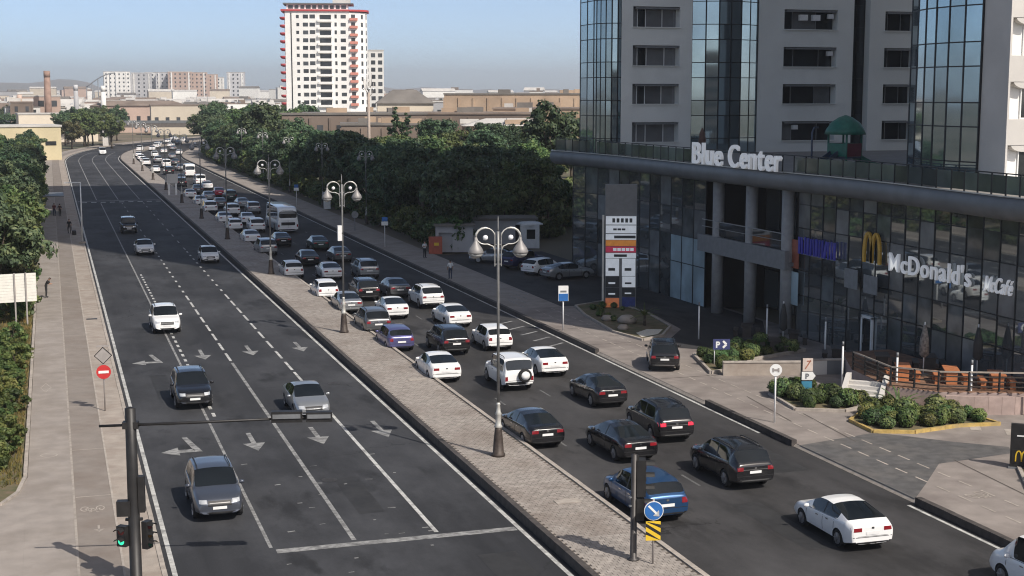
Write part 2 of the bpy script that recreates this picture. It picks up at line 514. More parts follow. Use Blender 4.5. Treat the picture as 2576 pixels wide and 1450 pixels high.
# outbound carriageway markings
line('edge_line', 31.72, 60, 590, 0.15, white_paint, road_r)
line('edge_line', 31.6, 30, 47.3, 0.15, white_paint, road_r)
line('edge_line', 20.28, 60, 590, 0.13, worn_paint, road_r)
faint_paint = mat('road_paint_faint', (0.13, 0.13, 0.13), 0.8, var=0.3, scale=3, dirt=(0.07, 0.07, 0.07), dscale=1.0)
for X in (22.05, 25.0, 28.3):
    y = 52.0
    while y < 330:
        dash(X, y + 1.3 * (X > 23) + 2.2 * (X > 26), 0.11, 1.8, faint_paint, road_r); y += 9.3
for k in range(5):
    dash(30.6 - 0.1 * k, 86 + k * 2.4, 1.9, 0.22, worn_paint, road_r).rotation_euler = (0, 0, R(38))

# ---- median with pavers and kerb stones
slab('x', 0, 1, 0, 1, 0, 1, mortar)   # placeholder removed below
bpy.data.objects.remove(C.objects['x'])
MZ = 0.34
median = struct(slab('median', 16.62, 19.86, -40, 590, 0, MZ - 0.025, mortar))
pb = MB().box((0, 0, 0), (0.226, 0.186, 0.05)).mesh('paver', brick_m)
rest = MB(); cnt = 0
row = 0; y = 41.6
while y < 112:
    x = 16.64 + (0.12 if row % 2 else 0.0)
    while x + 0.23 < 19.85:
        dz = random.uniform(-0.004, 0.004); rz = random.uniform(-0.02, 0.02)
        if cnt < 300:
            link('paver', pb, median, (x + 0.118, y, MZ - 0.025 + dz), (0, 0, rz)); cnt += 1
        else:
            rest.box((x + 0.118, y, MZ - 0.025 + dz), (0.226, 0.186, 0.05), rz)
        x += 0.242
    y += 0.201; row += 1
o = rest.build('paver_field', brick_far, median); o['kind'] = 'stuff'
slab('paver_bed', 16.62, 19.86, 112, 590, MZ - 0.02, MZ, brick_far, median)
slab('paver_bed', 16.62, 19.86, -40, 41.4, MZ - 0.02, MZ, brick_far, median)
kb = {}
def kerb(off, s0, s1, h, m, parent, w=0.24, step=1.0, gap=0.012):
    s = s0
    while s < s1 - 0.01:
        ln = min(step, s1 - s)
        p = rp(off, s + ln / 2); a = 0 if s < S0 else -(s - S0) / RC
        ubox('kerb_stone', m, (p[0] + random.uniform(-.006, .006), p[1], h / 2 + random.uniform(-.004, .004)), (w, ln - gap, h), a, parent)
        s += ln
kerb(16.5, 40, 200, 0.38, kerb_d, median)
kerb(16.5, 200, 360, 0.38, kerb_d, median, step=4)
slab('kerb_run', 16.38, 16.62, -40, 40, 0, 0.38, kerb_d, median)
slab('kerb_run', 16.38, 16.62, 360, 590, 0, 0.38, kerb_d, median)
kerb(19.97, 40, 140, 0.36, kerb_l, median, w=0.2)
slab('kerb_run', 19.87, 20.07, 140, 590, 0, 0.36, kerb_l, median)
slab('kerb_run', 19.87, 20.07, -40, 40, 0, 0.36, kerb_l, median)
# manhole lids on the median
for (x, y) in ((18.6, 50.8), (18.9, 76.0)):
    b = MB().box((0, 0, 0), (1.0, 0.5, 0.02)); b.build('access_cover', kerb_l, median, (x, y, MZ + 0.012))

# ---- left footpath: kerb, paved strip, cycle path, walking path
foot_l = struct(slab('footpath', -1.45, 0.32, -40, 590, 0, 0.135, paving))
slab('cycle_path', 0.36, 1.78, -40, 590, 0, 0.13, paving_c, foot_l)
slab('paved_strip', 1.82, 2.98, -40, 590, 0, 0.132, paving_s, foot_l)
slab('joint_bed', -1.6, 3.0, -40, 590, 0, 0.09, mortar, foot_l)
line('path_line', 0.34, -20, 240, 0.09, kerb_l, foot_l, 0.142)
line('path_line', 1.80, -20, 240, 0.08, kerb_l, foot_l, 0.142)
kerb(3.07, 42, 160, 0.16, kerb_l, foot_l, w=0.17)
slab('kerb_run', 2.985, 3.155, 160, 590, 0, 0.16, kerb_l, foot_l)
slab('kerb_run', 2.985, 3.155, -40, 42, 0, 0.16, kerb_l, foot_l)
kerb(-1.55, 62, 130, 0.2, kerb_l, foot_l, w=0.16)
slab('kerb_run', -1.63, -1.47, 130, 480, 0, 0.2, kerb_l, foot_l)
# plaza where the path widens
struct(sheet('plaza', [(-1.43, -40), (-1.43, 62.0), (-1.75, 59.5), (-2.3, 58.0), (-3.4, 57.0), (-9, 55.5), (-30, 54), (-30, -40)], 0.128, paving))
pts = [(-1.55, 61.8), (-1.8, 59.4), (-2.4, 57.8), (-3.5, 56.8), (-9, 55.3)]
for i in range(len(pts) - 1):
    a, c = pts[i], pts[i + 1]
    ubox('kerb_stone', kerb_l, ((a[0] + c[0]) / 2, (a[1] + c[1]) / 2, 0.1), (math.hypot(c[0] - a[0], c[1] - a[1]), 0.15, 0.2), math.atan2(c[1] - a[1], c[0] - a[0]), foot_l)
# covers, joints and cycle symbol on the path
def ring(b, c, r, w, z, n=20, sx=1.0, sy=1.0):
    for k in range(n):
        a0, a1 = 2 * math.pi * k / n, 2 * math.pi * (k + 1) / n
        b.poly([(c[0] + sx * q * math.cos(a), c[1] + sy * q * math.sin(a), z) for q, a in ((r - w, a0), (r, a0), (r, a1), (r - w, a1))])
def cycle_symbol(x, y, parent, z, s=1.0, rz=0):
    b = MB()
    ring(b, (-0.34, 0), 0.2, 0.05, 0, sy=1.3); ring(b, (0.34, 0), 0.2, 0.05, 0, sy=1.3)
    for p, q in (((-0.34, 0), (-0.1, -0.28)), ((-0.1, -0.28), (0.2, -0.28)), ((0.2, -0.28), (0.34, 0)), ((0.2, -0.28), (0.0, 0.05)), ((0, 0.05), (-0.1, -0.28)), ((0, 0.05), (-0.34, 0)), ((0.14, -0.36), (0.28, -0.36)), ((-0.16, -0.36), (-0.04, -0.36))):
        dx, dy = q[0] - p[0], q[1] - p[1]; l = math.hypot(dx, dy); nx, ny = -dy / l * 0.03, dx / l * 0.03
        b.poly([(p[0] + nx, p[1] + ny, 0), (p[0] - nx, p[1] - ny, 0), (q[0] - nx, q[1] - ny, 0), (q[0] + nx, q[1] + ny, 0)])
    for f in range(len(b.f)): b.f[f] = b.f[f]
    o = b.build('cycle_symbol', kerb_l, parent, (x, y, z)); o.scale = (s, s * 1.5, s); o.rotation_euler = (0, 0, rz)
    return o
cycle_symbol(1.0, 56.2, foot_l, 0.1345, 0.85)
b = MB(); b.poly([(-.04, .9, 0), (-.04, .3, 0), (.04, .3, 0), (.04, .9, 0)]); b.poly([(-.2, .35, 0), (0, 0, 0), (.2, .35, 0)])
b.build('cycle_arrow', kerb_l, foot_l, (1.15, 53.0, 0.1345))
for (x, y, sx, sy) in ((-0.6, 65.4, .75, .8), (-0.75, 81.0, .6, 2.6)):
    b = MB(); ring(b, (0, 0), 0.5, 0.07, 0, 4 if y > 70 else 16, 1.0, 1.0)
    o = b.build('access_cover', kerb_l, foot_l, (x, y, 0.1395)); o.scale = (sx, sy, 1)
for y in (58, 66, 75.5, 86, 98.5, 112, 127): dash(1.08, y, 1.35, 0.07, kerb_l, foot_l, 0.1345)
for (y, x) in ((105.5, 2.35), (122, 2.35), (150, 2.4)):
    ubox('drain_grate', black_metal if y == 105.5 else kerb_l, (x, y, 0.136), (0.75, 0.5, 0.02), 0, foot_l)

# ---- verge on the left
verge = struct(sheet('verge', [(-1.6, 61.6), (-1.95, 59.3), (-2.6, 57.7), (-9, 55.2), (-60, 54), (-60, 480), (-1.64, 480)], 0.05, soil))

# ---- right-hand forecourt
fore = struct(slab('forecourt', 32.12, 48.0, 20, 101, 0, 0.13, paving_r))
foot_r = struct(slab('footpath_right', 32.12, 36.4, 101, 560, 0, 0.13, paving))
court = struct(sheet('car_court', [(36.4, 138), (36.4, 101.2), (37.4, 101.0), (40.9, 103.6), (41.6, 96), (40.6, 88.5), (38.2, 85.0), (37.3, 82.0), (39.2, 80.2), (42.4, 82.6), (45, 84.5), (47.6, 90), (47.6, 138)], 0.136, asphalt2))
sheet('driveway', [(32.1, 56.8), (36.6, 57.9), (37.6, 57.0), (39.2, 55.2), (41.0, 53.6), (40.4, 52.6), (36.2, 52.0), (34.0, 49.6), (32.1, 47.6)], 0.136, mat('driveway_shadow_grey', (0.085, 0.083, 0.083), 0.85, var=0.2, scale=2, dirt=(0.13, 0.12, 0.11), dscale=0.5), fore)  # driveway, with a shadow lying on it put into outline and colour
KZ = 0.30
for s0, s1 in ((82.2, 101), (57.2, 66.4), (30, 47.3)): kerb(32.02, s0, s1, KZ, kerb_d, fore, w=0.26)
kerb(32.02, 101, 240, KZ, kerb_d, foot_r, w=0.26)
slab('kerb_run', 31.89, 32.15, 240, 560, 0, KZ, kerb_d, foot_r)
b = MB()
# low ramp lips where the driveways meet the road
for s0, s1 in ((66.4, 82.2), (47.3, 57.2)):
    b.poly([(31.98, s0, 0.004), (32.14, s0, 0.131), (32.14, s1, 0.131), (31.98, s1, 0.004)][::-1])
b.build('ramp_lip', kerb_l, fore)
y = 44.0
while y < 101:
    dash(34.0, y, 0.09, 0.9, kerb_l, fore, 0.1395)
    dash(35.35, y + 0.4, 0.09, 0.9, kerb_l, fore, 0.1395); y += 1.5
cycle_symbol(34.75, 47.3, fore, 0.1415, 0.9, R(20))
for (x, y) in ((36.9, 49.4), (35.2, 59.6), (34.4, 64.2)): dash(x, y, 0.05, 6.0, mortar, fore, 0.1425).rotation_euler = (0, 0, R(-6))
for y in (73.0, 84.6, 91.0): dash(34.6, y, 4.6, 0.05, mortar, fore, 0.1425)
for (x, y) in ((42.9, 56.0), (43.9, 54.2), (41.9, 57.4)): dash(x, y, 0.5, 1.3, kerb_l, fore, 0.1425).rotation_euler = (0, 0, R(-30))
for k in range(4): dash(33.6 + k * 0.8, 103.5 + k * 2.1, 0.1, 4.2, worn_paint, court, 0.1425)

# planting beds (raised edges)
def bed(name, pts, h, edge_m, label, cat='planting bed'):
    t = thing(name, label, cat)
    bb = MB(); bb.prism(pts, 0.05, h - 0.06); bb.build('soil', soil, t)
    n = len(pts)
    for i in range(n):
        a, c = pts[i], pts[(i + 1) % n]
        L = math.hypot(c[0] - a[0], c[1] - a[1]); k = max(1, int(round(L / 1.0)))
        for j in range(k):
            fx = (j + .5) / k
            ubox('edge_stone', edge_m, (a[0] + (c[0] - a[0]) * fx, a[1] + (c[1] - a[1]) * fx, h / 2 + 0.02), (L / k - 0.01, 0.16, h - 0.02), math.atan2(c[1] - a[1], c[0] - a[0]), t)
    return t
BED1 = [(36.5, 96.2), (35.7, 88.6), (36.3, 85.0), (38.2, 86.2), (40.2, 89.4), (41.2, 96), (40.6, 102.4), (37.4, 100.6)]
BED2 = [(35.6, 73.4), (37.2, 74.0), (40.2, 76.6), (44.4, 78.3), (44.6, 80.2), (41.8, 81.4), (38.6, 79.2), (37.1, 79.0)]
BED3 = [(36.1, 67.3), (35.5, 63.4), (37.7, 62.3), (39.4, 63.0), (39.6, 66.6), (38.2, 69.0)]
BED4 = [(36.8, 60.3), (36.6, 57.9), (38.4, 57.2), (41.2, 57.7), (43.3, 57.4), (43.1, 60.2), (40.5, 62.2), (38.0, 61.4)]
BED5 = [(37.2, 47.3), (39.2, 50.6), (42.5, 51.0), (44, 46), (40, 43)]
bed('planting_bed', BED1, 0.26, kerb_l, 'kerbed planting island around the tall sign board')
bed('planting_bed', BED2, 0.30, kerb_l, 'long planting bed with clipped shrubs beside the small blue parking sign')
bed('planting_bed', BED3, 0.26, kerb_l, 'planting bed at the foot of the outside steps with the stacked parking sign')
bed('planting_bed', BED4, 0.28, kerb_y, 'planting bed edged with yellow painted kerb')
bed('planting_bed', BED5, 0.24, kerb_l, 'small planting bed by the black drive through sign at the right edge')
# ------------------------------------------------------------------ lettering
def glyph_mesh(ch, h, ext, m, bold=0.0):
    cu = bpy.data.curves.new('glyph', 'FONT')
    cu.body = ch; cu.size = h / 0.73; cu.extrude = ext; cu.offset = bold; cu.resolution_u = 4
    ob = bpy.data.objects.new('glyph', cu); C.objects.link(ob)
    dg = bpy.context.evaluated_depsgraph_get()
    me = bpy.data.meshes.new_from_object(ob.evaluated_get(dg))
    bpy.data.objects.remove(ob); bpy.data.curves.remove(cu)
    me.materials.clear(); me.materials.append(m)
    return me
def letters(parent, s, h, ext, m, start=(0, 0), gap=0.12, space=0.45, length=None, bold=0.0, name='letter', z=0.0):
    """row of separate letters along local x, standing on local y=0; stretched to a given length"""
    items = []; x = 0.0
    for ch in s:
        if ch == ' ': x += space * h; continue
        me = glyph_mesh(ch, h, ext, m, bold)
        xs = [v.co.x for v in me.vertices]; mn, mxx = min(xs), max(xs)
        items.append((me, x - mn)); x += (mxx - mn) + gap * h
    tot = x - gap * h
    k = (length / tot) if length else 1.0
    for me, px in items:
        for v in me.vertices: v.co.x *= k
        link(name, me, parent, (start[0] + px * k, start[1], z))
ROT_LEFT = Matrix(((0, 0, -1), (-1, 0, 0), (0, 1, 0))).to_euler()     # text facing -X (towards the road)
ROT_FRONT = Euler = Matrix(((1, 0, 0), (0, 0, -1), (0, 1, 0))).to_euler()   # text facing -Y
def sign_thing(name, label, cat, loc, rot, group=None):
    t = thing(name, label, cat, loc, 0, group); t.rotation_euler = rot; return t

def wall_holes(b, o, ux, w, z0, z1, holes, depth, nrm):
    """wall plane from point o along ux (unit xy) with rectangular holes (a0,a1,z0,z1) and reveals of given depth (inwards = -nrm)"""
    xs = sorted({0, w, *[h[0] for h in holes], *[h[1] for h in holes]})
    zs = sorted({z0, z1, *[h[2] for h in holes], *[h[3] for h in holes]})
    def P(a, z, d=0): return (o[0] + ux[0] * a - nrm[0] * d, o[1] + ux[1] * a - nrm[1] * d, z)
    for i in range(len(xs) - 1):
        for j in range(len(zs) - 1):
            cx, cz = (xs[i] + xs[i + 1]) / 2, (zs[j] + zs[j + 1]) / 2
            if any(h[0] < cx < h[1] and h[2] < cz < h[3] for h in holes): continue
            b.poly([P(xs[i], zs[j]), P(xs[i + 1], zs[j]), P(xs[i + 1], zs[j + 1]), P(xs[i], zs[j + 1])])
    for h in holes:
        a0, a1, c0, c1 = h
        b.poly([P(a0, c0), P(a1, c0), P(a1, c0, depth), P(a0, c0, depth)])
        b.poly([P(a0, c1, depth), P(a1, c1, depth), P(a1, c1), P(a0, c1)])
        b.poly([P(a0, c0), P(a0, c0, depth), P(a0, c1, depth), P(a0, c1)])
        b.poly([P(a1, c0, depth), P(a1, c0), P(a1, c1), P(a1, c1, depth)])

def curtain(parent, pts, zs, m_glass, m_frame, tilt=0.006, fw=0.07, depth=0.1, skip=0.0, special=None):
    """curtain wall over a polyline of facets: one pane object per cell, slim mullions and transoms; outward normal is to the left of travel"""
    fr = MB()
    for i in range(len(pts) - 1):
        a, c = Vector((*pts[i], 0)), Vector((*pts[i + 1], 0))
        d = c - a; L = d.length; d.normalize()
        ang = math.atan2(d.y, d.x)
        nrm = Vector((-d.y, d.x, 0))
        for j in range(len(zs) - 1):
            h = zs[j + 1] - zs[j]
            mid = (a + c) / 2
            mm = m_glass
            if special: mm = special(i, j) or m_glass
            ubox('pane', mm, (mid.x, mid.y, (zs[j] + zs[j + 1]) / 2), (L - fw * 0.6, 0.03, h - fw * 0.6), ang + random.uniform(-tilt, tilt), parent, rx=random.uniform(-tilt, tilt))
        for z in zs:
            p, q = a - nrm * 0.02, c - nrm * 0.02
            fr.bar((p.x, p.y, z), (q.x, q.y, z), depth, fw)
    for p in pts:
        fr.bar((p[0], p[1], zs[0]), (p[0], p[1], zs[-1]), fw * 1.1, depth * 1.05)
    fr.build('mullions', m_frame, parent)

# ------------------------------------------------------------------ podium with canopy
CE = [(44.0, 124.6), (43.5, 123.4), (43.9, 121.7), (44.5, 116.5), (44.85, 111.5), (44.95, 103), (45.0, 96.0), (45.25, 90), (45.5, 84.4), (45.85, 78.9), (45.85, 74.5), (45.7, 70.2), (45.3, 65.5), (45.0, 60.5), (45.0, 58.2), (45.5, 57.2), (46.6, 56.8)]
LOOP = CE + [(103, 56.8), (103, 126), (46, 126)]
pod = thing('podium_building', 'three storey dark glazed shopping podium under a sweeping grey canopy', 'building', (0, 0, 0))
def offset_loop(pts, d):
    n = len(pts); out = []
    for i in range(n):
        p0, p1, p2 = Vector(pts[i - 1]), Vector(pts[i]), Vector(pts[(i + 1) % n])
        d1, d2 = (p1 - p0).normalized(), (p2 - p1).normalized()
        n1, n2 = Vector((d1.y, -d1.x)), Vector((d2.y, -d2.x))
        nn = (n1 + n2)
        nn = nn.normalized() / max(0.5, nn.normalized().dot(n1))
        out.append((p1.x + nn.x * d, p1.y + nn.y * d))
    return out
area = sum(LOOP[i][0] * LOOP[(i + 1) % len(LOOP)][1] - LOOP[(i + 1) % len(LOOP)][0] * LOOP[i][1] for i in range(len(LOOP)))
sgn = 1.0 if area > 0 else -1.0
b = MB(); b.smooth = True
rings = []
for off, z in ((-0.10, 11.0), (0.05, 10.97), (0.16, 10.75), (0.20, 10.45), (0.12, 10.1), (-0.15, 9.85), (-0.7, 9.75)):
    rings.append([b.addv((p[0], p[1], z)) for p in offset_loop(LOOP, off * sgn)])
n = len(LOOP)
for i in range(len(rings) - 1):
    for k in range(n): b.face((rings[i][k], rings[i][(k + 1) % n], rings[i + 1][(k + 1) % n], rings[i + 1][k]))
b.smooth = False
b.face(rings[0][::-1]); b.face(rings[-1])
b.build('canopy', canopy_m, pod)
tr = MB()
e2 = offset_loop(LOOP, 0.0)
for i in range(len(CE) - 1):
    a, c = e2[i], e2[i + 1]
    tr.bar((a[0] - .02, a[1], 11.02), (c[0] - .02, c[1], 11.02), 0.16, 0.05)
tr.build('canopy_trim', silver_paint, pod)
tf = MB(); tf.poly([(p[0], p[1], 11.012) for p in (LOOP if sgn > 0 else LOOP[::-1])]); 
tf.build('terrace_floor', mat('terrace_tiles', (0.22, 0.21, 0.20), 0.8, var=0.12, scale=1.0), pod)

# glass fronts (each travelled so that the outward normal faces the road)
FR = [(46.9, 58.4), (46.9, 59.9), (46.95, 61.4), (47.0, 62.9), (47.02, 64.4), (47.05, 65.9), (47.08, 67.4), (47.1, 68.9), (47.12, 70.4), (47.14, 71.9), (47.14, 73.4), (47.12, 74.9), (47.1, 76.4), (47.05, 77.9), (47.0, 79.4), (46.95, 80.9), (46.9, 82.4), (46.85, 83.9)]
ZS = [0.15, 2.9, 4.55, 7.35, 8.9, 9.74]
glass_lit = mat('glass_podium_lit_tone', (0.10, 0.115, 0.12), 0.06, 0.2, var=0.35, scale=0.8, spec=0.8, objrand=0.4)  # glow of lit shop interiors put into the pane colour
pane_lit_tone = mat('podium_pane_lit_tone', (0.17, 0.18, 0.185), 0.2, 0.1, var=0.2, scale=0.9, objrand=0.4)  # paler panes lighten the dark glass, brightness put into the colour
prr = random.Random(77)
def pod_pick(i, j):
    q = prr.random()
    return pane_lit_tone if q < .09 else glass_lit if q < .28 else None
curtain(pod, FR, ZS, glass_pod, frame_dark, 0.010, special=pod_pick)
FL = [(46.5, 97.2), (46.45, 99.2), (46.4, 101.2), (46.35, 103.2), (46.3, 105.2), (46.25, 107.2), (46.2, 109.2), (46.1, 111.2), (46.0, 113.2), (45.85, 115.2), (45.6, 117.2), (45.2, 119.2), (44.7, 121.0)]
poster = mat('poster_pale', (0.34, 0.44, 0.48), 0.3, var=0.25, scale=0.5)
curtain(pod, FL, [0.15, 3.1, 5.2, 7.4, 9.74], glass_pod, frame_dark, 0.010, special=lambda i, j: poster if (i in (0, 1, 2) and j in (0, 1)) else pod_pick(i, j))
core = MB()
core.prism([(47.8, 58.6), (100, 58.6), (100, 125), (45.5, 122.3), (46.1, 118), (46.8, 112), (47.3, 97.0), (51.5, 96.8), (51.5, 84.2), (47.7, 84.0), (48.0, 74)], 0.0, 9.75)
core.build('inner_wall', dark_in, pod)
# recessed entrance: back glazing, gallery floor, beam, columns
curtain(pod, [(51.2, 84.4), (51.2, 86.9), (51.2, 89.4), (51.2, 91.9), (51.2, 94.4), (51.2, 96.6)], [0.15, 3.0, 4.8, 6.0, 9.74], glass_pod, frame_dark, 0.008)
b = MB(); b.prism([(46.2, 83.95), (51.0, 83.95), (51.0, 97.1), (46.0, 97.1)], 4.75, 5.0); b.build('gallery_floor', canopy_m, pod)
b = MB(); b.bar((46.1, 83.95, 5.15), (45.95, 97.1, 5.15), 0.35, 1.25); b.build('beam', mat('beam_grey', (0.20, 0.205, 0.21), 0.7, var=0.08), pod)
colm = mat('column_grey', (0.30, 0.30, 0.30), 0.7, var=0.1)
for (x, y) in ((46.25, 94.6), (46.35, 89.6), (46.45, 84.6)):
    b = MB().lathe([(0.42, 0), (0.42, 9.7)], (0, 0, 0), 16); b.build('column', colm, pod, (x, y, 0.13))
b = MB().bar((46.05, 84.6, 6.9), (45.9, 96.6, 6.9), 0.06, 0.06); b.bar((46.05, 84.6, 6.4), (45.9, 96.6, 6.4), 0.04, 0.04)
b.build('gallery_rail', steel, pod)
for y0, y1 in ((84.7, 88.9), (90.1, 94.1)):
    ubox('gallery_glass', glass_win, (46.1, (y0 + y1) / 2, 6.35), (0.03, y1 - y0, 1.0), 0, pod)
# entrance doors with pale frames in the glass front
for y in (75.4,):
    d = link('door', MB().box((0, 0, 1.15), (0.06, 0.95, 2.3)).mesh('door', glass_win), pod, (46.98, y, 0.14))
    fr = MB()
    for s in (-1, 1): fr.box((0, s * 0.55, 1.25), (0.14, 0.13, 2.5))
    fr.box((0, 0, 2.46), (0.14, 1.23, 0.14)); fr.build('door_frame', white_plastic, d)
    MB().box((-0.08, 0.3, 1.1), (0.05, 0.04, 0.5)).build('handle', steel, d)
# coloured poster panels on the glass front
for (y, z, h, w, m) in ((84.0, 5.6, 1.9, 0.06, mat('poster_red', (0.33, 0.10, 0.06), 0.5, var=0.15)), (84.0, 3.3, 2.2, 0.06, poster), (76.8, 4.8, 1.2, 0.05, mat('poster_grey', (0.20, 0.21, 0.22), 0.5)), (74.6, 4.7, 1.1, 0.05, mat('poster_grey', (0.2, 0.2, 0.2)))):
    ubox('poster_panel', m, (46.62, y, z), (0.05, 1.5 if y < 80 else 1.3, h), 0, pod)

# signs on the podium
t = sign_thing('roof_letters', 'tall white letters standing on the canopy edge', 'sign', (45.15, 96.8, 11.05), ROT_LEFT)
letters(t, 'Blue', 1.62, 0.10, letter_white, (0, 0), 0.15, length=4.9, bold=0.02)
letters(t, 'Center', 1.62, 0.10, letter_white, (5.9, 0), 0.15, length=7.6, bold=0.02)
bb = MB(); bb.box((6.7, -0.03, -0.16), (13.6, 0.06, 0.06)); bb.build('support_rail', steel, t)
t = sign_thing('restaurant_letters', 'white raised letters across the dark glass above the restaurant terrace', 'sign', (46.92, 73.1, 5.75), ROT_LEFT)
letters(t, "McDonald's", 1.12, 0.06, letter_white, (0, 0), 0.16, length=7.9, bold=0.012)
gold = mat('sign_gold', (0.62, 0.36, 0.05), 0.45, var=0.1)
t = sign_thing('golden_arch_sign', 'tall yellow double arch letter on the dark glass front', 'sign', (46.92, 75.9, 5.95), ROT_LEFT)
def arches(parent, w, h, m, z=0.0, thick=0.05, st=0.16):
    for s in (0, 1):
        b = MB()
        pts = []
        for k in range(13):
            a = math.pi * k / 12
            x = w * 0.25 - w * 0.25 * math.cos(a) * 1.0; y = h * (max(0.0, math.sin(a)) ** 0.62)
            pts.append((x + s * w * 0.5 * 0.98, y, z))
        for i in range(12):
            b.bar(pts[i], pts[i + 1], thick * 2, st) if False else b.bar((pts[i][0], pts[i][1], z), (pts[i + 1][0], pts[i + 1][1], z), st, thick * 2)
        b.build('arch', m, parent)
arches(t, 1.75, 1.75, gold, 0, 0.06, 0.26)
t = sign_thing('cafe_letters', 'white slanted script letters at the right end of the glass front', 'sign', (46.82, 63.9, 5.75), ROT_LEFT)
letters(t, 'McCafé', 0.85, 0.05, letter_white, (0, 0), 0.06, length=2.3, bold=0.012)
for ch in t.children:
    for v in ch.data.vertices: v.co.x += v.co.y * 0.22
t = sign_thing('blue_shop_sign', 'row of blue lit strokes on a shop sign above the entrance corner', 'sign', (46.62, 83.3, 5.7), ROT_LEFT)
bl = mat('sign_blue', (0.03, 0.03, 0.24), 0.4, var=0.2, emit=(0.05, 0.05, 0.5), estr=0.04)
for k in range(13):
    ubox('letter_stroke', bl, (k * 0.37, 0.55 + random.uniform(-.03, .03), 0), (0.13 + 0.1 * (k % 3 == 0), 1.1, 0.08), random.uniform(-0.25, 0.25) if k % 4 == 1 else 0, t)
ubox('backing_rail', frame_grey, (2.3, 0.0, -0.05), (5.0, 0.08, 0.05), 0, t)

# ---- terrace railing
rail = thing('terrace_railing', 'glass panel railing with dark posts along the canopy edge', 'railing', (0, 0, 0))
inner = offset_loop(LOOP, -0.35 * sgn)[:len(CE)]
path = []
for i in range(1, len(inner) - 2):
    a, c = Vector(inner[i]), Vector(inner[i + 1]); L = (c - a).length; k = max(1, round(L / 1.35))
    for j in range(k): path.append(a.lerp(c, j / k))
path.append(Vector(inner[-2]))
post = MB().box((0, 0, 0.55), (0.07, 0.07, 1.1)).mesh('post', frame_dark)
rb = MB()
gl_rail = mat('rail_glass', (0.16, 0.19, 0.19), 0.06, 0.5, var=0.2, scale=0.6, objrand=0.45)
for i, p in enumerate(path):
    link('post', post, rail, (p.x, p.y, 11.012))
    if i + 1 < len(path):
        q = path[i + 1]; d = q - p
        rb.bar((p.x, p.y, 12.12), (q.x, q.y, 12.12), 0.07, 0.06)
        mid = (p + q) / 2
        if not (83.2 < mid.y < 97.0):
            ubox('glass_panel', gl_rail, (mid.x, mid.y, 11.56), (d.length - 0.12, 0.02, 0.92), math.atan2(d.y, d.x), rail)
rb.build('top_rail', frame_dark, rail)

# ------------------------------------------------------------------ left office tower
tl = thing('office_tower', 'grey office tower with rounded glass corner and bowed glass bay on the terrace', 'building', (0, 0, 0))
HT = 142.0
YF = 114.3
def floors(z): return [z + 3.25 * k for k in range(5)]
WZ = [(11.95, 13.70), (15.2, 16.97), (18.45, 20.22), (21.7, 23.48), (24.95, 26.7), (28.2, 29.95)]
wA, wB, wC = (47.55, 51.9), (61.9, 67.2), (72.05, 75.2)
b = MB()
wall_holes(b, (46.5, YF), (1, 0), 53.06 - 46.5, 11.0, 31.0, [(wA[0] - 46.5, wA[1] - 46.5, z0, z1) for z0, z1 in WZ], 1.0, (0, -1))
wall_holes(b, (59.43, YF), (1, 0), 68.85 - 59.43, 11.0, 31.0, [(wB[0] - 59.43, wB[1] - 59.43, z0, z1) for z0, z1 in WZ], 1.0, (0, -1))
wall_holes(b, (70.5, YF), (1, 0), 77.0 - 70.5, 11.0, 31.0, [(wC[0] - 70.5, wC[1] - 70.5, z0, z1) for z0, z1 in WZ], 1.0, (0, -1))
# returns at the bay edges
for x, s in ((53.06, 1), (59.43, -1), (68.85, 1), (70.5, -1)):
    pts = [(x, YF, 11), (x, YF + 1.2, 11), (x, YF + 1.2, 31), (x, YF, 31)]
    b.poly(pts if s > 0 else pts[::-1])
b.build('wall', concrete_t, tl)
up = MB(); up.prism([(46.5, YF), (77, YF), (77, 140), (55.8, 140), (47.2, 119.6), (46.5, 119.6)], 31, HT); up.build('upper_wall', concrete_t, tl)  # unseen upper part, height set so its shadow reaches across the road
b = MB(); b.poly([(47.55, 119.65, 11), (55.95, 140.05, 11), (55.95, 140.05, 31), (47.55, 119.65, 31)][::-1]); b.build('side_wall', concrete_t, tl)
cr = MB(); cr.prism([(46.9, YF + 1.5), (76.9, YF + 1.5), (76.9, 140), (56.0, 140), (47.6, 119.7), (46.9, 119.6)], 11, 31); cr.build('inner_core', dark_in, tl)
blind_m = mat('window_blind', (0.20, 0.205, 0.21), 0.25, 0.1, var=0.1, scale=1.0, objrand=0.35)
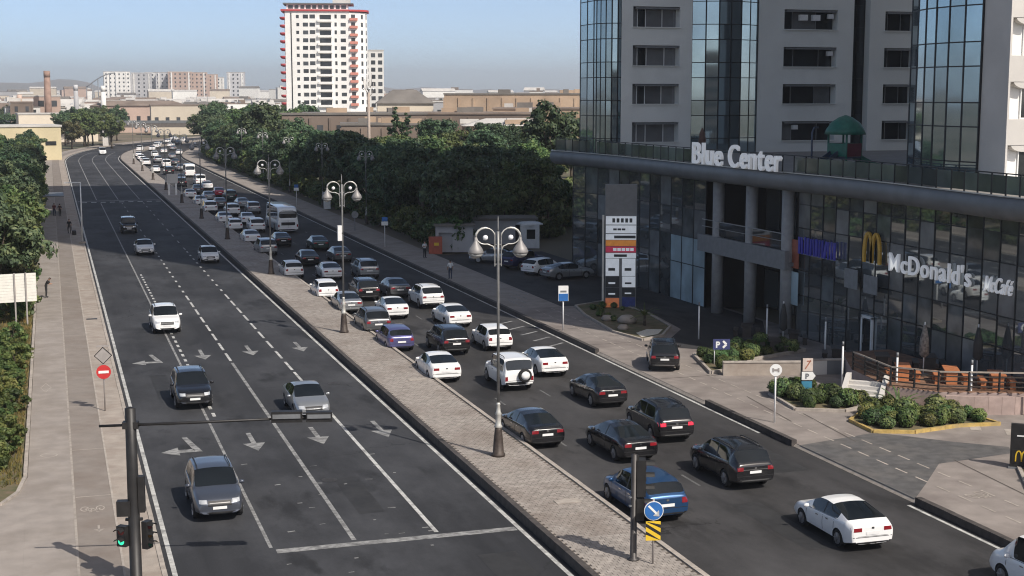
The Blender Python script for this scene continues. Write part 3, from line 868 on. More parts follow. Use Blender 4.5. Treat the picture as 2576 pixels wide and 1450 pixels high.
# deep window recesses: lintel ledge, inner window with frame, panes
for (x0, x1) in (wA, wB, wC):
    for k, (z0, z1) in enumerate(WZ):
        w = x1 - x0
        win = link('window', MB().box((0, 0, 0), (w, 0.06, z1 - z0)).mesh('window_back', frame_grey if x0 < 50 else dark_in), tl, ((x0 + x1) / 2, YF + 0.95, (z0 + z1) / 2))
        ubox('lintel', frame_grey, (0.1, -0.65, (z1 - z0) / 2 - 0.13), (w - 0.35, 0.5, 0.14), 0, win)
        ubox('sill', concrete_t, (0, -1.0, -(z1 - z0) / 2 + 0.03), (w + 0.1, 0.25, 0.07), 0, win)
        cols = 3
        xx0, xx1 = (-w / 2 + 0.75, w / 2 - 0.25) if x0 < 50 else (-w / 2 + 0.1, w / 2 - 0.1)
        cw = [0.22, 0.46, 0.32] if k % 2 else [0.25, 0.5, 0.25]
        xa = xx0
        for c in range(cols):
            ww = (xx1 - xx0) * cw[c]
            ubox('pane', (blind_m if (x0 < 50 and c > 0) or (x0 < 70 and (k * 3 + c) % 5 == 0) else glass_win), (xa + ww / 2, -0.06, -0.06), (ww - 0.06, 0.03, (z1 - z0) - 0.3), 0, win)
            ubox('frame_bar', frame_grey if x0 > 50 else white_plastic, (xa, -0.08, -0.06), (0.07, 0.06, (z1 - z0) - 0.22), 0, win)
            xa += ww
        if x0 > 55 and k in (0, 2, 3) and x0 < 70:
            ubox('air_conditioner', white_plastic, (w / 2 - 0.55 if k else -1.2, -0.6, 0.35), (0.5, 0.35, 0.4), 0, win)
        if x0 > 55 and x0 < 70 and k == 3:
            for s in (-0.7, 0.55): ubox('air_conditioner', white_plastic, (s, -0.75, 0.2), (0.75, 0.35, 0.5), 0, win)
# glass: rounded corner, bowed bay, recessed strip
def rows(z, top):
    out = [z]
    k = 0
    while out[-1] < top:
        out.append(out[-1] + (1.30, 1.95)[k % 2]); k += 1
    return out
arc = [(46.5 - 0.02, 114.35)]
arc = [(46.75 + 1.95 * math.cos(a), 116.35 + 1.95 * math.sin(a)) for a in [R(180 + 15 * k) for k in range(7)]]
cp = arc[::-1]
cp = cp + [(44.8, 117.9), (44.8, 119.6)]
curtain(tl, cp, rows(11.0, 25.5), glass_sky, frame_dark, 0.006)
upc = MB(); upc.prism([(p[0] + .04, p[1] + .04) for p in cp] + [(46.6, 119.6), (46.6, 114.6)], 26.0, HT); upc.build('upper_glass', glass_sky, tl)
bow = []
for k in range(7):
    tt = k / 6
    bow.append((59.40 - (59.40 - 53.10) * tt, YF + 0.15 - 1.15 * math.sin(math.pi * tt)))
def bow_glass(i, j): return None
curtain(tl, bow, rows(11.0, 26), glass_sky, frame_dark, 0.005)
upb = MB(); upb.prism(bow, 27.3, HT - 1); upb.build('upper_glass', glass_sky, tl)
curtain(tl, [(70.45, YF + 0.9), (69.67, YF + 0.9), (68.9, YF + 0.9)], rows(11.0, 25), glass_win, frame_dark, 0.004)

# ------------------------------------------------------------------ right tower
tr_ = thing('corner_tower', 'tall tower at the right edge with curved glass column and sunlit white window recesses', 'building', (0, 0, 0))
XF = 47.62; YR = 63.7; HR = 138.0
b = MB()
# side face (towards the road): pier between front corner and the glass column
b.poly([(XF, 65.95, 11), (XF, YR, 11), (XF, YR, 34), (XF, 65.95, 34)])
hz = [(z0, z0 + 1.95) for z0 in (11.45, 14.75, 18.05, 21.35, 24.65)]
wall_holes(b, (XF, YR), (1, 0), 40, 11.0, 34.0, [(0.12 + 6.5 * c, 3.4 + 6.5 * c, z0, z1) for c in range(5) for z0, z1 in hz], 0.55, (0, -1))
b.build('wall', concrete_l, tr_)
up = MB(); up.prism([(XF, YR), (XF + 52, YR), (XF + 52, 88), (60, 88), (XF + 0.6, 73.3), (XF, 66)], 34, HR); up.build('upper_wall', concrete_l, tr_)  # unseen upper bulk, stretched to shade the road and the office tower
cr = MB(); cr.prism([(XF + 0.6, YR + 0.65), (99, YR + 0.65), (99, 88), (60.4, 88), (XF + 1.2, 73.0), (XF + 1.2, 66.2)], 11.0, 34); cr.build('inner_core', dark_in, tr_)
for c in range(5):
    for z0, z1 in hz:
        x0 = XF + 0.12 + 6.5 * c
        win = link('window', MB().box((0, 0, 0), (3.28, 0.05, 1.95)).mesh('window_back', white_wall), tr_, (x0 + 1.64, YR + 0.53, (z0 + z1) / 2))
        ubox('pane', glass_win, (0.45, -0.05, -0.1), (2.2, 0.03, 1.55), 0, win)
        ubox('frame_bar', white_plastic, (-0.62, -0.07, -0.1), (0.07, 0.07, 1.65), 0, win)
        ubox('frame_bar', white_plastic, (0.45, -0.07, -0.1), (0.06, 0.06, 1.65), 0, win)
        br = MB(); P0 = []
        for k in range(7):
            a = R(90 * k / 6); P0.append((-1.62 + 0.95 * (1 - math.cos(a)) + 0.0, -0.5, 0.96 - 0.95 * math.sin(a) * 0.9))
        # quarter-round bracket under the lintel
        prev = None
        poly = [(-0.55, 0.965), (-0.55, 0.62)] + [(-0.55 - 0.85 * math.sin(R(15 * k)), 0.965 - 0.35 * math.cos(R(15 * k))) for k in range(1, 7)]
        fr_ = [(p[0], -0.50, p[1]) for p in poly]; bk = [(p[0], -0.12, p[1]) for p in poly]
        br.poly(fr_); br.poly(bk[::-1])
        for i in range(len(poly)):
            j = (i + 1) % len(poly); br.poly([fr_[j], fr_[i], bk[i], bk[j]])
        br.build('bracket', concrete_l, win)
cg = []
for k in range(7):
    tt = k / 6
    cg.append((XF - 0.05 + 0.40 * tt - 0.62 * math.sin(math.pi * tt), 66.0 + 7.2 * tt))
curtain(tr_, cg, [11.0, 12.4, 14.3, 15.6, 17.55, 18.85, 20.8, 22.1, 24.05, 25.4], glass_sky, frame_dark, 0.006)
up = MB(); up.prism(cg + [(XF + 1.3, 73.2), (XF + 1.3, 66.0)], 25.4, 34.0); up.build('upper_glass', glass_sky, tr_)
b = MB(); b.poly([(XF + 0.35, 73.2, 11), (60, 88, 11), (60, 88, 34), (XF + 0.35, 73.2, 34)][::-1]); b.build('side_wall', concrete_l, tr_)

# ------------------------------------------------------------------ playground set on the terrace
pg = thing('playground_tower', 'green domed playground tower with slides on the terrace', 'playground', (49.6, 83.0, 11.012), R(20))
gr = mat('play_green', (0.02, 0.14, 0.10), 0.45, var=0.15); rd = mat('play_red', (0.13, 0.02, 0.035), 0.5, var=0.15); ppl = mat('play_blue', (0.03, 0.05, 0.09), 0.5, var=0.15)
for sx in (-1, 1):
    for sy in (-1, 1): MB().tube([(sx * .75, sy * .75, 0), (sx * .75, sy * .75, 2.6)], 0.07).build('post', gr, pg)
MB().lathe([(1.35, 2.45), (1.25, 2.75), (0.95, 3.2), (0.45, 3.55), (0.05, 3.7)], n=16).build('dome_roof', gr, pg)
MB().box((0, 0, 0.95), (1.6, 1.6, 0.1)).build('platform', ppl, pg)
for a, m in ((0, rd), (90, gr), (180, rd), (270, gr)):
    MB().box((0, 0, 0), (1.45, 0.07, 0.85)).build('side_panel', m, pg, (0.77 * math.sin(R(a)), -0.77 * math.cos(R(a)), 1.45))
for ch in list(pg.children):
    if ch.name.startswith('side_panel') and abs(ch.location.x) > 0.5: ch.rotation_euler = (0, 0, R(90))
for s, ln in ((-1, 2.6), (1, 2.9)):
    b = MB()
    for k in range(6):
        f0, f1 = k / 6, (k + 1) / 6
        z = lambda f: 1.0 * (1 - f) ** 1.4 + 0.12
        b.bar((s * (0.8 + ln * f0), 0.2, z(f0)), (s * (0.8 + ln * f1), 0.2, z(f1)), 0.6, 0.06)
        for e in (-0.3, 0.3): b.bar((s * (0.8 + ln * f0), 0.2 + e, z(f0) + .14), (s * (0.8 + ln * f1), 0.2 + e, z(f1) + .14), 0.05, 0.3)
    b.build('slide', gr if s > 0 else ppl, pg)
MB().tube([(-2.2, 0.9, 0), (-2.2, 0.9, 2.6), (-2.0, 0.9, 2.9), (-1.6, 0.9, 2.9)], 0.06).build('swing_post', ppl, pg)
pk = thing('terrace_parasol', 'small closed parasol on the terrace between the railing and the glass bay', 'parasol', (47.2, 99.6, 11.012))
MB().tube([(0, 0, 0), (0, 0, 2.6)], 0.03).build('pole', steel, pk)
MB().lathe([(0.05, 1.2), (0.3, 1.5), (0.22, 2.1), (0.03, 2.55)], n=10).build('canvas', mat('canvas_brown', (0.10, 0.06, 0.05), 0.9), pk)
# ------------------------------------------------------------------ far buildings
def polar(bearing, dist): return (dist * math.sin(R(bearing)), dist * math.cos(R(bearing)))
# white apartment tower
wt = thing('apartment_tower', 'white apartment tower with red cornice and curved red balconies', 'building', (*polar(10.2, 575), 0), R(-10.2 - 2))
X0 = -12.6
b = MB()
wall_holes(b, (X0, 0), (1, 0), 25.1, 0, 48.6, [(11.9 + 1.5, 17.9, 13.3 + 3.02 * r - 1.15, 13.3 + 3.02 * r + 0.75) for r in range(12)], 1.3, (0, -1))
b.box((X0 + 12.55, 9.0, 24.3), (25.0, 15, 48.6))
b.build('wall', white_wall, wt)
b = MB(); b.prism([(12.5, 0.0), (16.2, 1.2), (18.6, 3.6), (19.4, 6.5), (19.4, 17), (12.5, 17)], 0, 48.2); b.build('corner_wing', white_wall, wt)
b = MB(); b.box((X0 + 2.4, -0.08, 24), (0.35, 0.2, 48)); b.build('drain_pipe', frame_dark, wt)
wcols = [(4.95, 1.1, 1.25), (7.9, 2.0, 1.5), (10.6, 2.1, 1.5), (19.7, 0.85, 1.5), (22.6, 2.0, 1.4)]
for r in range(12):
    z = 13.3 + 3.02 * r
    for (xc, w, h) in wcols:
        o = ubox('window', glass_far, (X0 + xc + random.uniform(-.1, .1), 0.0, z + random.uniform(-.1, .1)), (w, 0.1, h), 0, wt)
    ubox('balcony_window', glass_far, (X0 + 15.65, 1.28, z - 0.2), (4.3, 0.06, 1.8), 0, wt)
    bb = MB(); bb.box((0, -0.45, 0), (5.6, 1.0, 0.9)); bb.build('balcony', white_wall, wt, (X0 + 15.4, 0, z - 1.55))
    # curved red balcony on the left edge and pink one on the right corner
    bb = MB(); bb.lathe([(0.7, -1.3), (1.5, -0.9), (1.65, -0.1), (1.5, -0.1), (0.5, -1.0)], n=14); bb.build('red_balcony', red_trim, wt, (X0 - 0.55, 1.6, z))
    ubox('red_panel', red_trim, (X0 - 0.06, 1.6, z + 0.85), (0.3, 1.8, 1.5), 0, wt)
    bb = MB(); bb.prism([(0, 0), (0, -1.0), (2.6, -0.6), (3.1, 0.6), (2.6, 1)], -1.45, -0.45); bb.build('pink_balcony', pink_bal, wt, (12.6, 0.1, z))
    ubox('balcony_window', glass_far, (13.9, 0.42, z + 0.25), (1.6, 0.2, 1.3), R(18), wt)
    for (xc, yc, a) in ((17.3, 2.35, 45), (18.95, 4.9, 74)): ubox('window', glass_far, (xc, yc, z), (1.1, 0.12, 1.7), R(a), wt)
for r in range(4):
    for (xc, w, h) in wcols: ubox('window', glass_far, (X0 + xc, 0, 10.28 - 3.02 * r), (w, 0.1, h), 0, wt)
b = MB(); b.prism([(X0 - 1.6, -0.6), (12.7, -0.6), (16.6, 0.6), (19.4, 3.2), (20.1, 6.5), (20.1, 17.5), (X0 - 1.6, 17.5)], 48.6, 49.3); b.build('cornice', red_trim, wt)
pent = MB(); pent.box((X0 + 12.6, 8, 50.3), (24, 13, 2.0)); pent.build('top_storey', white_wall, wt)
for k in range(10): ubox('window', glass_far, (X0 + 2.2 + k * 2.3, 1.5, 50.3), (1.5 if k % 3 else 1.9, 0.12, 1.4), 0, wt)
MB().box((X0 + 13, 8, 51.6), (27.5, 15, 0.45)).build('roof', canopy_m, wt)
MB().box((X0 + 22, 8, 53.0), (7, 6, 2.4)).build('lift_house', concrete_l, wt)
b = MB()
for k in range(5): b.tube([(X0 + 19 + 1.6 * k, 6, 54.2), (X0 + 19 + 1.6 * k, 6, 55.5)], 0.12, 5)
b.bar((X0 + 18, 6, 55.4), (X0 + 26.5, 6, 55.4), 0.15, 0.15); b.build('roof_frame', frame_grey, wt)

def block(name, label, cat, bearing, dist, w, d, h, m, yaw=0, win=None, group=None, roof=None, wm=None, rh=0.0, z0=0):
    """a far building: walls, parapet or pitched roof, separate windows on the face towards the road"""
    t = thing(name, label, cat, (*polar(bearing, dist), 0), R(-bearing + yaw), group)
    MB().box((0, d / 2, h / 2), (w, d, h)).build('wall', m, t)
    if roof:
        b = MB()
        if rh > 0:
            e = 0.6
            v = [(-w / 2 - e, -e, h), (w / 2 + e, -e, h), (w / 2 + e, d + e, h), (-w / 2 - e, d + e, h), (-w / 2 + min(w, d) * 0.35, d / 2, h + rh), (w / 2 - min(w, d) * 0.35, d / 2, h + rh)]
            idx = [b.addv(p) for p in v]
            for f in ((0, 1, 5, 4), (1, 2, 5), (2, 3, 4, 5), (3, 0, 4), (3, 2, 1, 0)): b.face([idx[i] for i in f])
        else:
            b.box((0, d / 2, h + 0.2), (w + 0.5, d + 0.5, 0.45))
        b.build('roof', roof, t)
    if m in (brownb, ochre):
        k = int(w / 4.2)
        for i in range(k + 1): MB().box((-w / 2 + w * i / k, -0.12, h * .47), (0.55, 0.3, h * .94)).build('pilaster', m, t)
        for q in range(5): MB().box((random.uniform(-w * .45, w * .45), random.uniform(d * .1, d * .8), h + .9), (random.uniform(1.5, 5), random.uniform(1, 2), random.uniform(.8, 1.8))).build('roof_vent', random.choice([roof_w, roof_g, ochre]), t)
        MB().box((0, -0.14, h * .66), (w, 0.2, 0.3)).build('string_course', roof_b, t)
    if win:
        nx, nz, ww, wh = win
        for i in range(nx):
            for k in range(nz):
                ubox('window', wm or glass_far, (-w / 2 + w * (i + .5) / nx, 0.0, (h - 0.6) * (k + .55) / nz), (ww, 0.16, wh), 0, t)
    return t

cream = mat('far_cream', (0.60, 0.53, 0.43), 0.9, var=0.08, scale=0.1, objrand=0.16)
pinkb = mat('far_pink', (0.48, 0.36, 0.30), 0.9, var=0.08, scale=0.1, objrand=0.18)
whiteb = mat('far_white', (0.70, 0.69, 0.66), 0.9, var=0.06, scale=0.1, objrand=0.14)
greyb = mat('far_grey', (0.44, 0.44, 0.45), 0.9, var=0.08, scale=0.1, objrand=0.16)
brownb = mat('far_brown', (0.20, 0.155, 0.125), 0.9, var=0.22, scale=0.12, dirt=(0.12, 0.095, 0.08), dscale=0.06, objrand=0.12)
ochre = mat('far_ochre', (0.42, 0.31, 0.22), 0.9, var=0.15, scale=0.15, dirt=(0.30, 0.22, 0.16), dscale=0.08)
yellowb = mat('far_yellow', (0.58, 0.50, 0.32), 0.9, var=0.08, scale=0.2)
roof_g = mat('roof_grey', (0.17, 0.155, 0.14), 0.85, var=0.15, scale=0.2)
roof_b = mat('roof_brown', (0.21, 0.165, 0.135), 0.85, var=0.2, scale=0.2)
roof_w = mat('roof_pale', (0.52, 0.50, 0.47), 0.8, var=0.1, scale=0.2)

block('apartment_block', 'slim glazed apartment block standing behind the white tower', 'building', 12.35, 660, 9.5, 10, 36, whiteb, 4, (3, 11, 1.9, 1.8), roof=roof_w)
# brick-coloured sheds behind the trees
block('factory_shed', 'long ochre shed with flat dark roof, left of the canopy tip', 'building', 18.6, 430, 52, 30, 16.2, ochre, 3, (9, 1, 1.6, 1.8), roof=roof_g)
block('factory_shed', 'ochre terrace of walls low behind the trees by the glass corner', 'building', 19.7, 370, 34, 20, 12.4, ochre, -2, (7, 1, 1.4, 1.4), roof=roof_b)
block('factory_shed', 'wide brown warehouse wall below the white tower', 'building', 11.0, 330, 40, 22, 11.6, brownb, 6, (9, 2, 1.4, 1.5), roof=roof_g)
block('factory_shed', 'brown brick sheds in the middle distance right of the tall cypresses', 'building', 15.4, 350, 44, 24, 11.4, brownb, -3, (8, 1, 1.3, 1.4), roof=roof_b)
block('factory_shed', 'dark brown shed under the domed roof house', 'building', 13.1, 310, 22, 16, 9.6, brownb, 2, (5, 1, 1.2, 1.3), roof=roof_g)
block('factory_shed', 'pale roofed shed with a white eave among the dark trees', 'building', 17.6, 320, 18, 14, 9.2, ochre, 5, (4, 1, 1.2, 1.2), roof=roof_w, rh=1.6)
block('pavilion_house', 'cream house with a broad grey hipped roof right of the white tower', 'building', 13.6, 440, 17, 14, 13.5, cream, 2, (4, 1, 1.6, 2.2), roof=roof_g, rh=4.2)
block('low_house', 'low grey house between the pavilion and the ochre shed', 'building', 15.6, 520, 24, 16, 13.5, greyb, 0, (6, 2, 1.3, 1.6), roof=roof_w)
block('yellow_building', 'pale yellow flat roofed building at the left edge above the trees', 'building', -0.72, 372, 15, 14, 8.3, yellowb, 8, (3, 1, 2.6, 1.0), roof=roof_w)
block('cream_hall', 'pink cream hall with tall windows beyond the bend', 'building', 3.3, 640, 40, 18, 11.5, pinkb, -4, (9, 1, 1.6, 2.2), roof=roof_b, rh=2.2)
block('cream_hall', 'cream gabled hall to the right of the pink hall beyond the bend', 'building', 5.2, 600, 30, 16, 11.8, cream, 3, (7, 1, 1.5, 2.0), roof=roof_b)
block('works_building', 'tall pink works building with two window bays beside the brick chimney', 'building', -0.25, 610, 15, 16, 15.5, pinkb, 4, (3, 3, 2.2, 2.4), roof=roof_w)
block('works_building', 'brown brick works building left of the chimney', 'building', -0.95, 590, 8, 12, 13.2, brownb, 0, (2, 3, 1.2, 2.0), roof=roof_b)
block('works_building', 'long low pale works shed in front of the brick chimney', 'building', 0.35, 520, 26, 14, 9.5, cream, 5, (6, 1, 1.6, 1.2), roof=roof_w)
# chimneys
def chimney(bearing, dist, h, r, m, label, cap=True):
    t = thing('chimney', label, 'chimney', (*polar(bearing, dist), 0))
    MB().lathe([(r * 1.35, 0), (r, h)], n=14).build('shaft', m, t)
    if cap: MB().lathe([(r * 1.08, h - 2.5), (r * 1.08, h)], n=14).build('rim', m, t)
brick_ch = mat('chimney_brick', (0.30, 0.20, 0.16), 0.9, var=0.15, scale=0.6)
chimney(0.0, 600, 25.5, 1.15, brick_ch, 'thick brick chimney rising over the works at the left')
chimney(1.02, 660, 20.5, 0.9, greyb, 'slim grey chimney right of the brick chimney')
chimney(2.02, 640, 20.0, 0.95, whiteb, 'slim white chimney above the trees at the bend')
chimney(-1.02, 600, 16.2, 0.9, pinkb, 'short pink chimney at the left among works buildings')
# apartment blocks on the skyline
k = 0
sky_spec = [(2.55, 1750, 30, 43, whiteb), (3.05, 1820, 20, 40, greyb), (3.45, 1760, 24, 42, greyb), (3.95, 1800, 22, 43, whiteb), (4.4, 1780, 26, 43, greyb), (4.9, 1760, 28, 43.5, pinkb), (5.45, 1770, 30, 43, pinkb), (5.95, 1790, 24, 41, pinkb), (6.35, 1850, 14, 38, whiteb), (7.0, 1700, 20, 42, greyb)]
for (bg_, ds, w, h, m) in sky_spec:
    nm = ['first', 'second', 'third', 'fourth', 'fifth', 'sixth', 'seventh', 'eighth', 'ninth', 'tenth'][k]; k += 1
    t = block('apartment_block', 'pale apartment block on the skyline, %s from the left in the row' % nm, 'building', bg_, ds, w, 16, h, m, random.uniform(-6, 6), (max(3, int(w / 5)), 9, 1.7, 2.0), 'apartment blocks on the skyline', roof_w)
    b = MB()
    for s in (-1, 1): b.box((s * w * 0.36, -0.35, h / 2), (1.6, 0.7, h - 1.5))
    b.build('pilaster', whiteb, t)
# curved open frame left of the blocks
t = thing('arch_frame', 'dark curved frame roof on the skyline left of the apartment blocks', 'roof frame', (*polar(1.95, 1500), 0))
b = MB(); pts = [(-14 + 28 * q / 10, 0, 24 + 14 * math.sin(math.pi * q / 20)) for q in range(11)]
b.tube(pts, 0.6, 6); b.build('rib', frame_grey, t)
for q in range(0, 11, 2):
    b = MB(); b.tube([pts[q], (pts[q][0], 0, 0)], 0.45, 5); b.build('strut', frame_grey, t)
# the town in between
def house(bearing, dist, w, d, h, m, rf, rh, far, label, group):
    t = thing('town_house', label, 'house', (*polar(bearing, dist), 0), R(-bearing + random.uniform(-14, 14)), group)
    b = MB().box((0, d / 2, h / 2), (w, d, h)); b.build('wall', m, t)
    b = MB()
    if rh > 0:
        v = [(-w / 2 - .4, -.4, h), (w / 2 + .4, -.4, h), (w / 2 + .4, d + .4, h), (-w / 2 - .4, d + .4, h), (-w / 2 - .4, d / 2, h + rh), (w / 2 + .4, d / 2, h + rh)]
        ix = [b.addv(p) for p in v]
        for f in ((0, 1, 5, 4), (1, 2, 5), (2, 3, 4, 5), (3, 0, 4), (3, 2, 1, 0)): b.face([ix[i] for i in f])
    else:
        b.box((0, d / 2, h + 0.15), (w + .3, d + .3, 0.35))
        if random.random() < .6: b.box((random.uniform(-w / 4, w / 4), d / 2, h + 1.2), (w * .25, d * .3, 2.2))
    b.build('roof', rf, t)
    if not far:
        for q in range(random.randint(1, 3)):
            tx, ty = random.uniform(-w * .4, w * .4), random.uniform(d * .15, d * .85)
            MB().box((tx, ty, h + rh * .6 + .9), (random.uniform(.8, 1.8), random.uniform(.8, 1.4), random.uniform(.8, 1.6))).build('roof_tank', random.choice([roof_w, greyb, frame_grey]), t)
        if random.random() < .5: MB().tube([(w * .3, d * .4, h), (w * .3, d * .4, h + rh + random.uniform(2, 4))], .08, 5).build('aerial', frame_grey, t)
        nx = max(2, int(w / 3.6)); nz = max(1, int(h / 3.6))
        for i in range(nx):
            for k in range(nz):
                if random.random() < .85: ubox('window', glass_far, (-w / 2 + w * (i + .5) / nx, 0, h * (k + .55) / nz), (1.2, 0.14, 1.5), 0, t)
rs = random.Random(21)
NEARL = {'w': 'white flat roofed house in the near part of the town', 'c': 'cream house in the near part of the town', 'p': 'pinkish house in the near part of the town', 'g': 'grey house in the near part of the town'}
FARL = {'w': 'tiny white house far off near the horizon', 'c': 'tiny cream house far off near the horizon', 'p': 'tiny pinkish house far off near the horizon', 'g': 'tiny grey house far off near the horizon'}
MM = {'w': whiteb, 'c': cream, 'p': pinkb, 'g': greyb}
def town(n, b0, b1, d0, d1, h0, h1, far):
    for i in range(n):
        bgx = rs.uniform(b0, b1); ds = rs.uniform(d0, d1)
        k = rs.choice('wwwccpg')
        fl = ds > 900
        pit = rs.random() < 0.45
        w = rs.uniform(8, 20) * (1.5 if ds > 1100 else 1); 
        house(bgx, ds, w, rs.uniform(8, 14), rs.uniform(h0, h1), MM[k], rs.choice([roof_w, roof_g, roof_b, roof_w]), rs.uniform(1.2, 2.8) if pit else 0, fl,
              (FARL if fl else NEARL)[k], ('far town houses ' if fl else 'near town houses ') + {'w': 'white', 'c': 'cream', 'p': 'pinkish', 'g': 'grey'}[k])
town(34, -2.0, 2.6, 600, 900, 6, 13, False)
town(26, 2.2, 8.8, 680, 950, 6, 12, False)
town(90, -2.2, 9.0, 950, 1500, 7, 13, True)
town(80, -2.2, 9.0, 1500, 2600, 12, 24, True)
town(16, 12.5, 21.5, 600, 900, 9, 14, False)
town(60, 12.5, 21.5, 950, 2400, 10, 21, True)
# low far hills on the horizon
hb = MB(); hb.smooth = True
nseg = 90; base = []; crest = []; back = []
for i in range(nseg + 1):
    bgx = -14 + 48 * i / nseg
    hh = 34 + 26 * (0.5 + 0.5 * math.sin(bgx * 0.55 + 1.2)) * (1.5 if bgx < 1.5 else 0.55) + 6 * math.sin(bgx * 2.7)
    base.append(hb.addv((*polar(bgx, 5200), -1))); crest.append(hb.addv((*polar(bgx, 5900), hh))); back.append(hb.addv((*polar(bgx, 6800), -1)))
for i in range(nseg):
    hb.face((base[i], base[i + 1], crest[i + 1], crest[i])); hb.face((crest[i], crest[i + 1], back[i + 1], back[i]))
struct(hb.build('hills', mat('hill_brown', (0.22, 0.20, 0.18), 0.95, scale=0.004, col2=(0.16, 0.16, 0.13))))  # dull brown varied by broad noise
# flyover at the far end of the road
fo = thing('flyover', 'dark flyover crossing the road beyond the queue of cars', 'bridge', (33.5, 474, 0), R(-6))
MB().box((0, 0, 6.5), (36, 8, 1.3)).build('deck', mat('deck_concrete', (0.13, 0.115, 0.105), 0.9, var=0.15), fo)
MB().box((0, -3.9, 7.6), (36, 0.3, 0.9)).build('parapet', canopy_m, fo)
for x in (-16.5, 17): MB().box((x, 0, 2.9), (1.6, 6, 5.8)).build('pier', concrete_l, fo)
# apartment slabs behind the viewer (seen only as reflections in the glass)
for i, (x, y, w, h) in enumerate(((60, -170, 60, 24), (140, -120, 50, 33), (190, -30, 46, 28), (-60, -160, 70, 26))):
    t = thing('slab_block', ['beige slab block mirrored in the glass bay', 'taller beige slab block mirrored in the glass bay', 'beige slab block mirrored at the glass strip', 'beige slab block mirrored low in the corner glass'][i], 'building', (x, y, 0), 0)
    MB().box((0, 0, h / 2), (w, 14, h)).build('wall', ochre if i % 2 else cream, t)
    for k in range(int(h / 3.3)):
        MB().box((0, 7.05, 2 + 3.3 * k), (w - 4, 0.2, 1.3)).build('window_band', glass_far, t)
# ------------------------------------------------------------------ vegetation
def leaf_quad(V, F, p, nrm, s, rnd):
    a = Vector((rnd.uniform(-1, 1), rnd.uniform(-1, 1), rnd.uniform(-1, 1)))
    u = nrm.cross(a)
    if u.length < 1e-3: return
    u.normalize(); w = nrm.cross(u).normalized()
    u *= s * rnd.uniform(0.6, 1.1); w *= s * rnd.uniform(0.35, 0.7)
    i = len(V)
    V.extend([tuple(p - u), tuple(p + w), tuple(p + u), tuple(p - w)])
    F.append((i, i + 1, i + 2, i + 3))
def crown_mesh(name, seed, clumps, leaves, lsize, m):
    """clumps: list of (centre, radius)"""
    rnd = random.Random(seed)
    V, F = [], []
    for (c, r) in clumps:
        c = Vector(c)
        for k in range(leaves):
            d = Vector((rnd.gauss(0, 1), rnd.gauss(0, 1), rnd.gauss(0.25, 1)))
            if d.length < 1e-3: continue
            d.normalize()
            rr = r * (rnd.random() ** 0.45) * (0.85 + 0.3 * rnd.random())
            p = c + Vector((d.x * rr, d.y * rr, d.z * rr * 0.75))
            nrm = (d + Vector((rnd.uniform(-.8, .8), rnd.uniform(-.8, .8), rnd.uniform(-.4, 1.0)))).normalized()
            leaf_quad(V, F, p, nrm, lsize * rnd.uniform(0.7, 1.3), rnd)
    me = bpy.data.meshes.new(name); me.from_pydata(V, [], F); me.materials.append(m); me.update()
    return me
def make_tree(seed, h, rx, rz, cz, nc, leaves, lsize, m, trunk_h, tr=0.2, flat=1.0):
    rnd = random.Random(seed)
    clumps = []
    for k in range(nc):
        d = Vector((rnd.gauss(0, 1), rnd.gauss(0, 1), rnd.gauss(0, 1))).normalized()
        q = 0.45 + 0.55 * rnd.random() ** 0.6
        bump = 1 + 0.22 * math.sin(3 * math.atan2(d.y, d.x) + seed) + 0.15 * math.sin(5 * d.z + seed * 2)
        clumps.append(((d.x * rx * q * bump, d.y * rx * q * bump, cz + d.z * rz * q * flat), rnd.uniform(0.20, 0.34) * rx))
    crown = crown_mesh('crown', seed, clumps, leaves, lsize, m)
    b = MB()
    b.tube([(0, 0, 0), (0.1, 0.05, trunk_h * .5), (0.0, 0.1, trunk_h), (-0.05, 0.0, cz)], [tr * 1.3, tr, tr * .85, tr * .4], 8)
    for k in range(6):
        c = clumps[k * 3 % len(clumps)][0]
        b.tube([(0, 0.08, trunk_h * (0.8 + 0.06 * k)), (c[0] * .45, c[1] * .45, (trunk_h + c[2]) / 2 + .3), (c[0] * .9, c[1] * .9, c[2])], [tr * .55, tr * .35, tr * .1], 6)
    trunk = b.mesh('trunk', bark)
    return (trunk, crown)
TP = {}
TP['broad'] = [make_tree(11 + i, 9, 3.1, 3.0, 5.8, 62, 110, 0.27, leaf_a, 2.6) for i in range(4)]
TP['dark'] = [make_tree(31 + i, 10, 3.3, 3.3, 6.4, 64, 110, 0.27, leaf_b, 2.8) for i in range(3)]
TP['olive'] = [make_tree(51 + i, 7, 2.6, 2.3, 4.4, 50, 100, 0.25, leaf_c, 1.9) for i in range(2)]
TP['pine'] = [make_tree(61 + i, 11, 3.6, 1.9, 8.3, 40, 110, 0.26, leaf_b, 6.0, 0.24, 0.8) for i in range(2)]
TP['cypress'] = [make_tree(71 + i, 14, 1.15, 6.2, 7.4, 60, 80, 0.24, leaf_b, 1.0, 0.16) for i in range(2)]
TP['shrub'] = [make_tree(81 + i, 2.4, 1.25, 1.0, 1.15, 26, 70, 0.14, leaf_h, 0.5, 0.06) for i in range(3)]
TP['shrubd'] = [make_tree(91 + i, 2.4, 1.3, 1.1, 1.2, 26, 70, 0.15, leaf_a, 0.5, 0.06) for i in range(2)]
vr = random.Random(5)
def ordinal(n): return '%d%s' % (n, 'th' if 10 <= n % 100 <= 20 else {1: 'st', 2: 'nd', 3: 'rd'}.get(n % 10, 'th'))
NT = {'l': 0, 'r': 0}
def nth(k):
    NT[k] += 1; return ordinal(NT[k])
def plant(kind, x, y, s, name, label, cat, group, z=0.0, sz=1.0):
    tm, cm = vr.choice(TP[kind])
    t = thing(name, label, cat, (x, y, z), vr.uniform(0, 6.28), group)
    t.scale = (s, s, s * sz)
    link('trunk', tm, t); link('crown', cm, t)
    return t
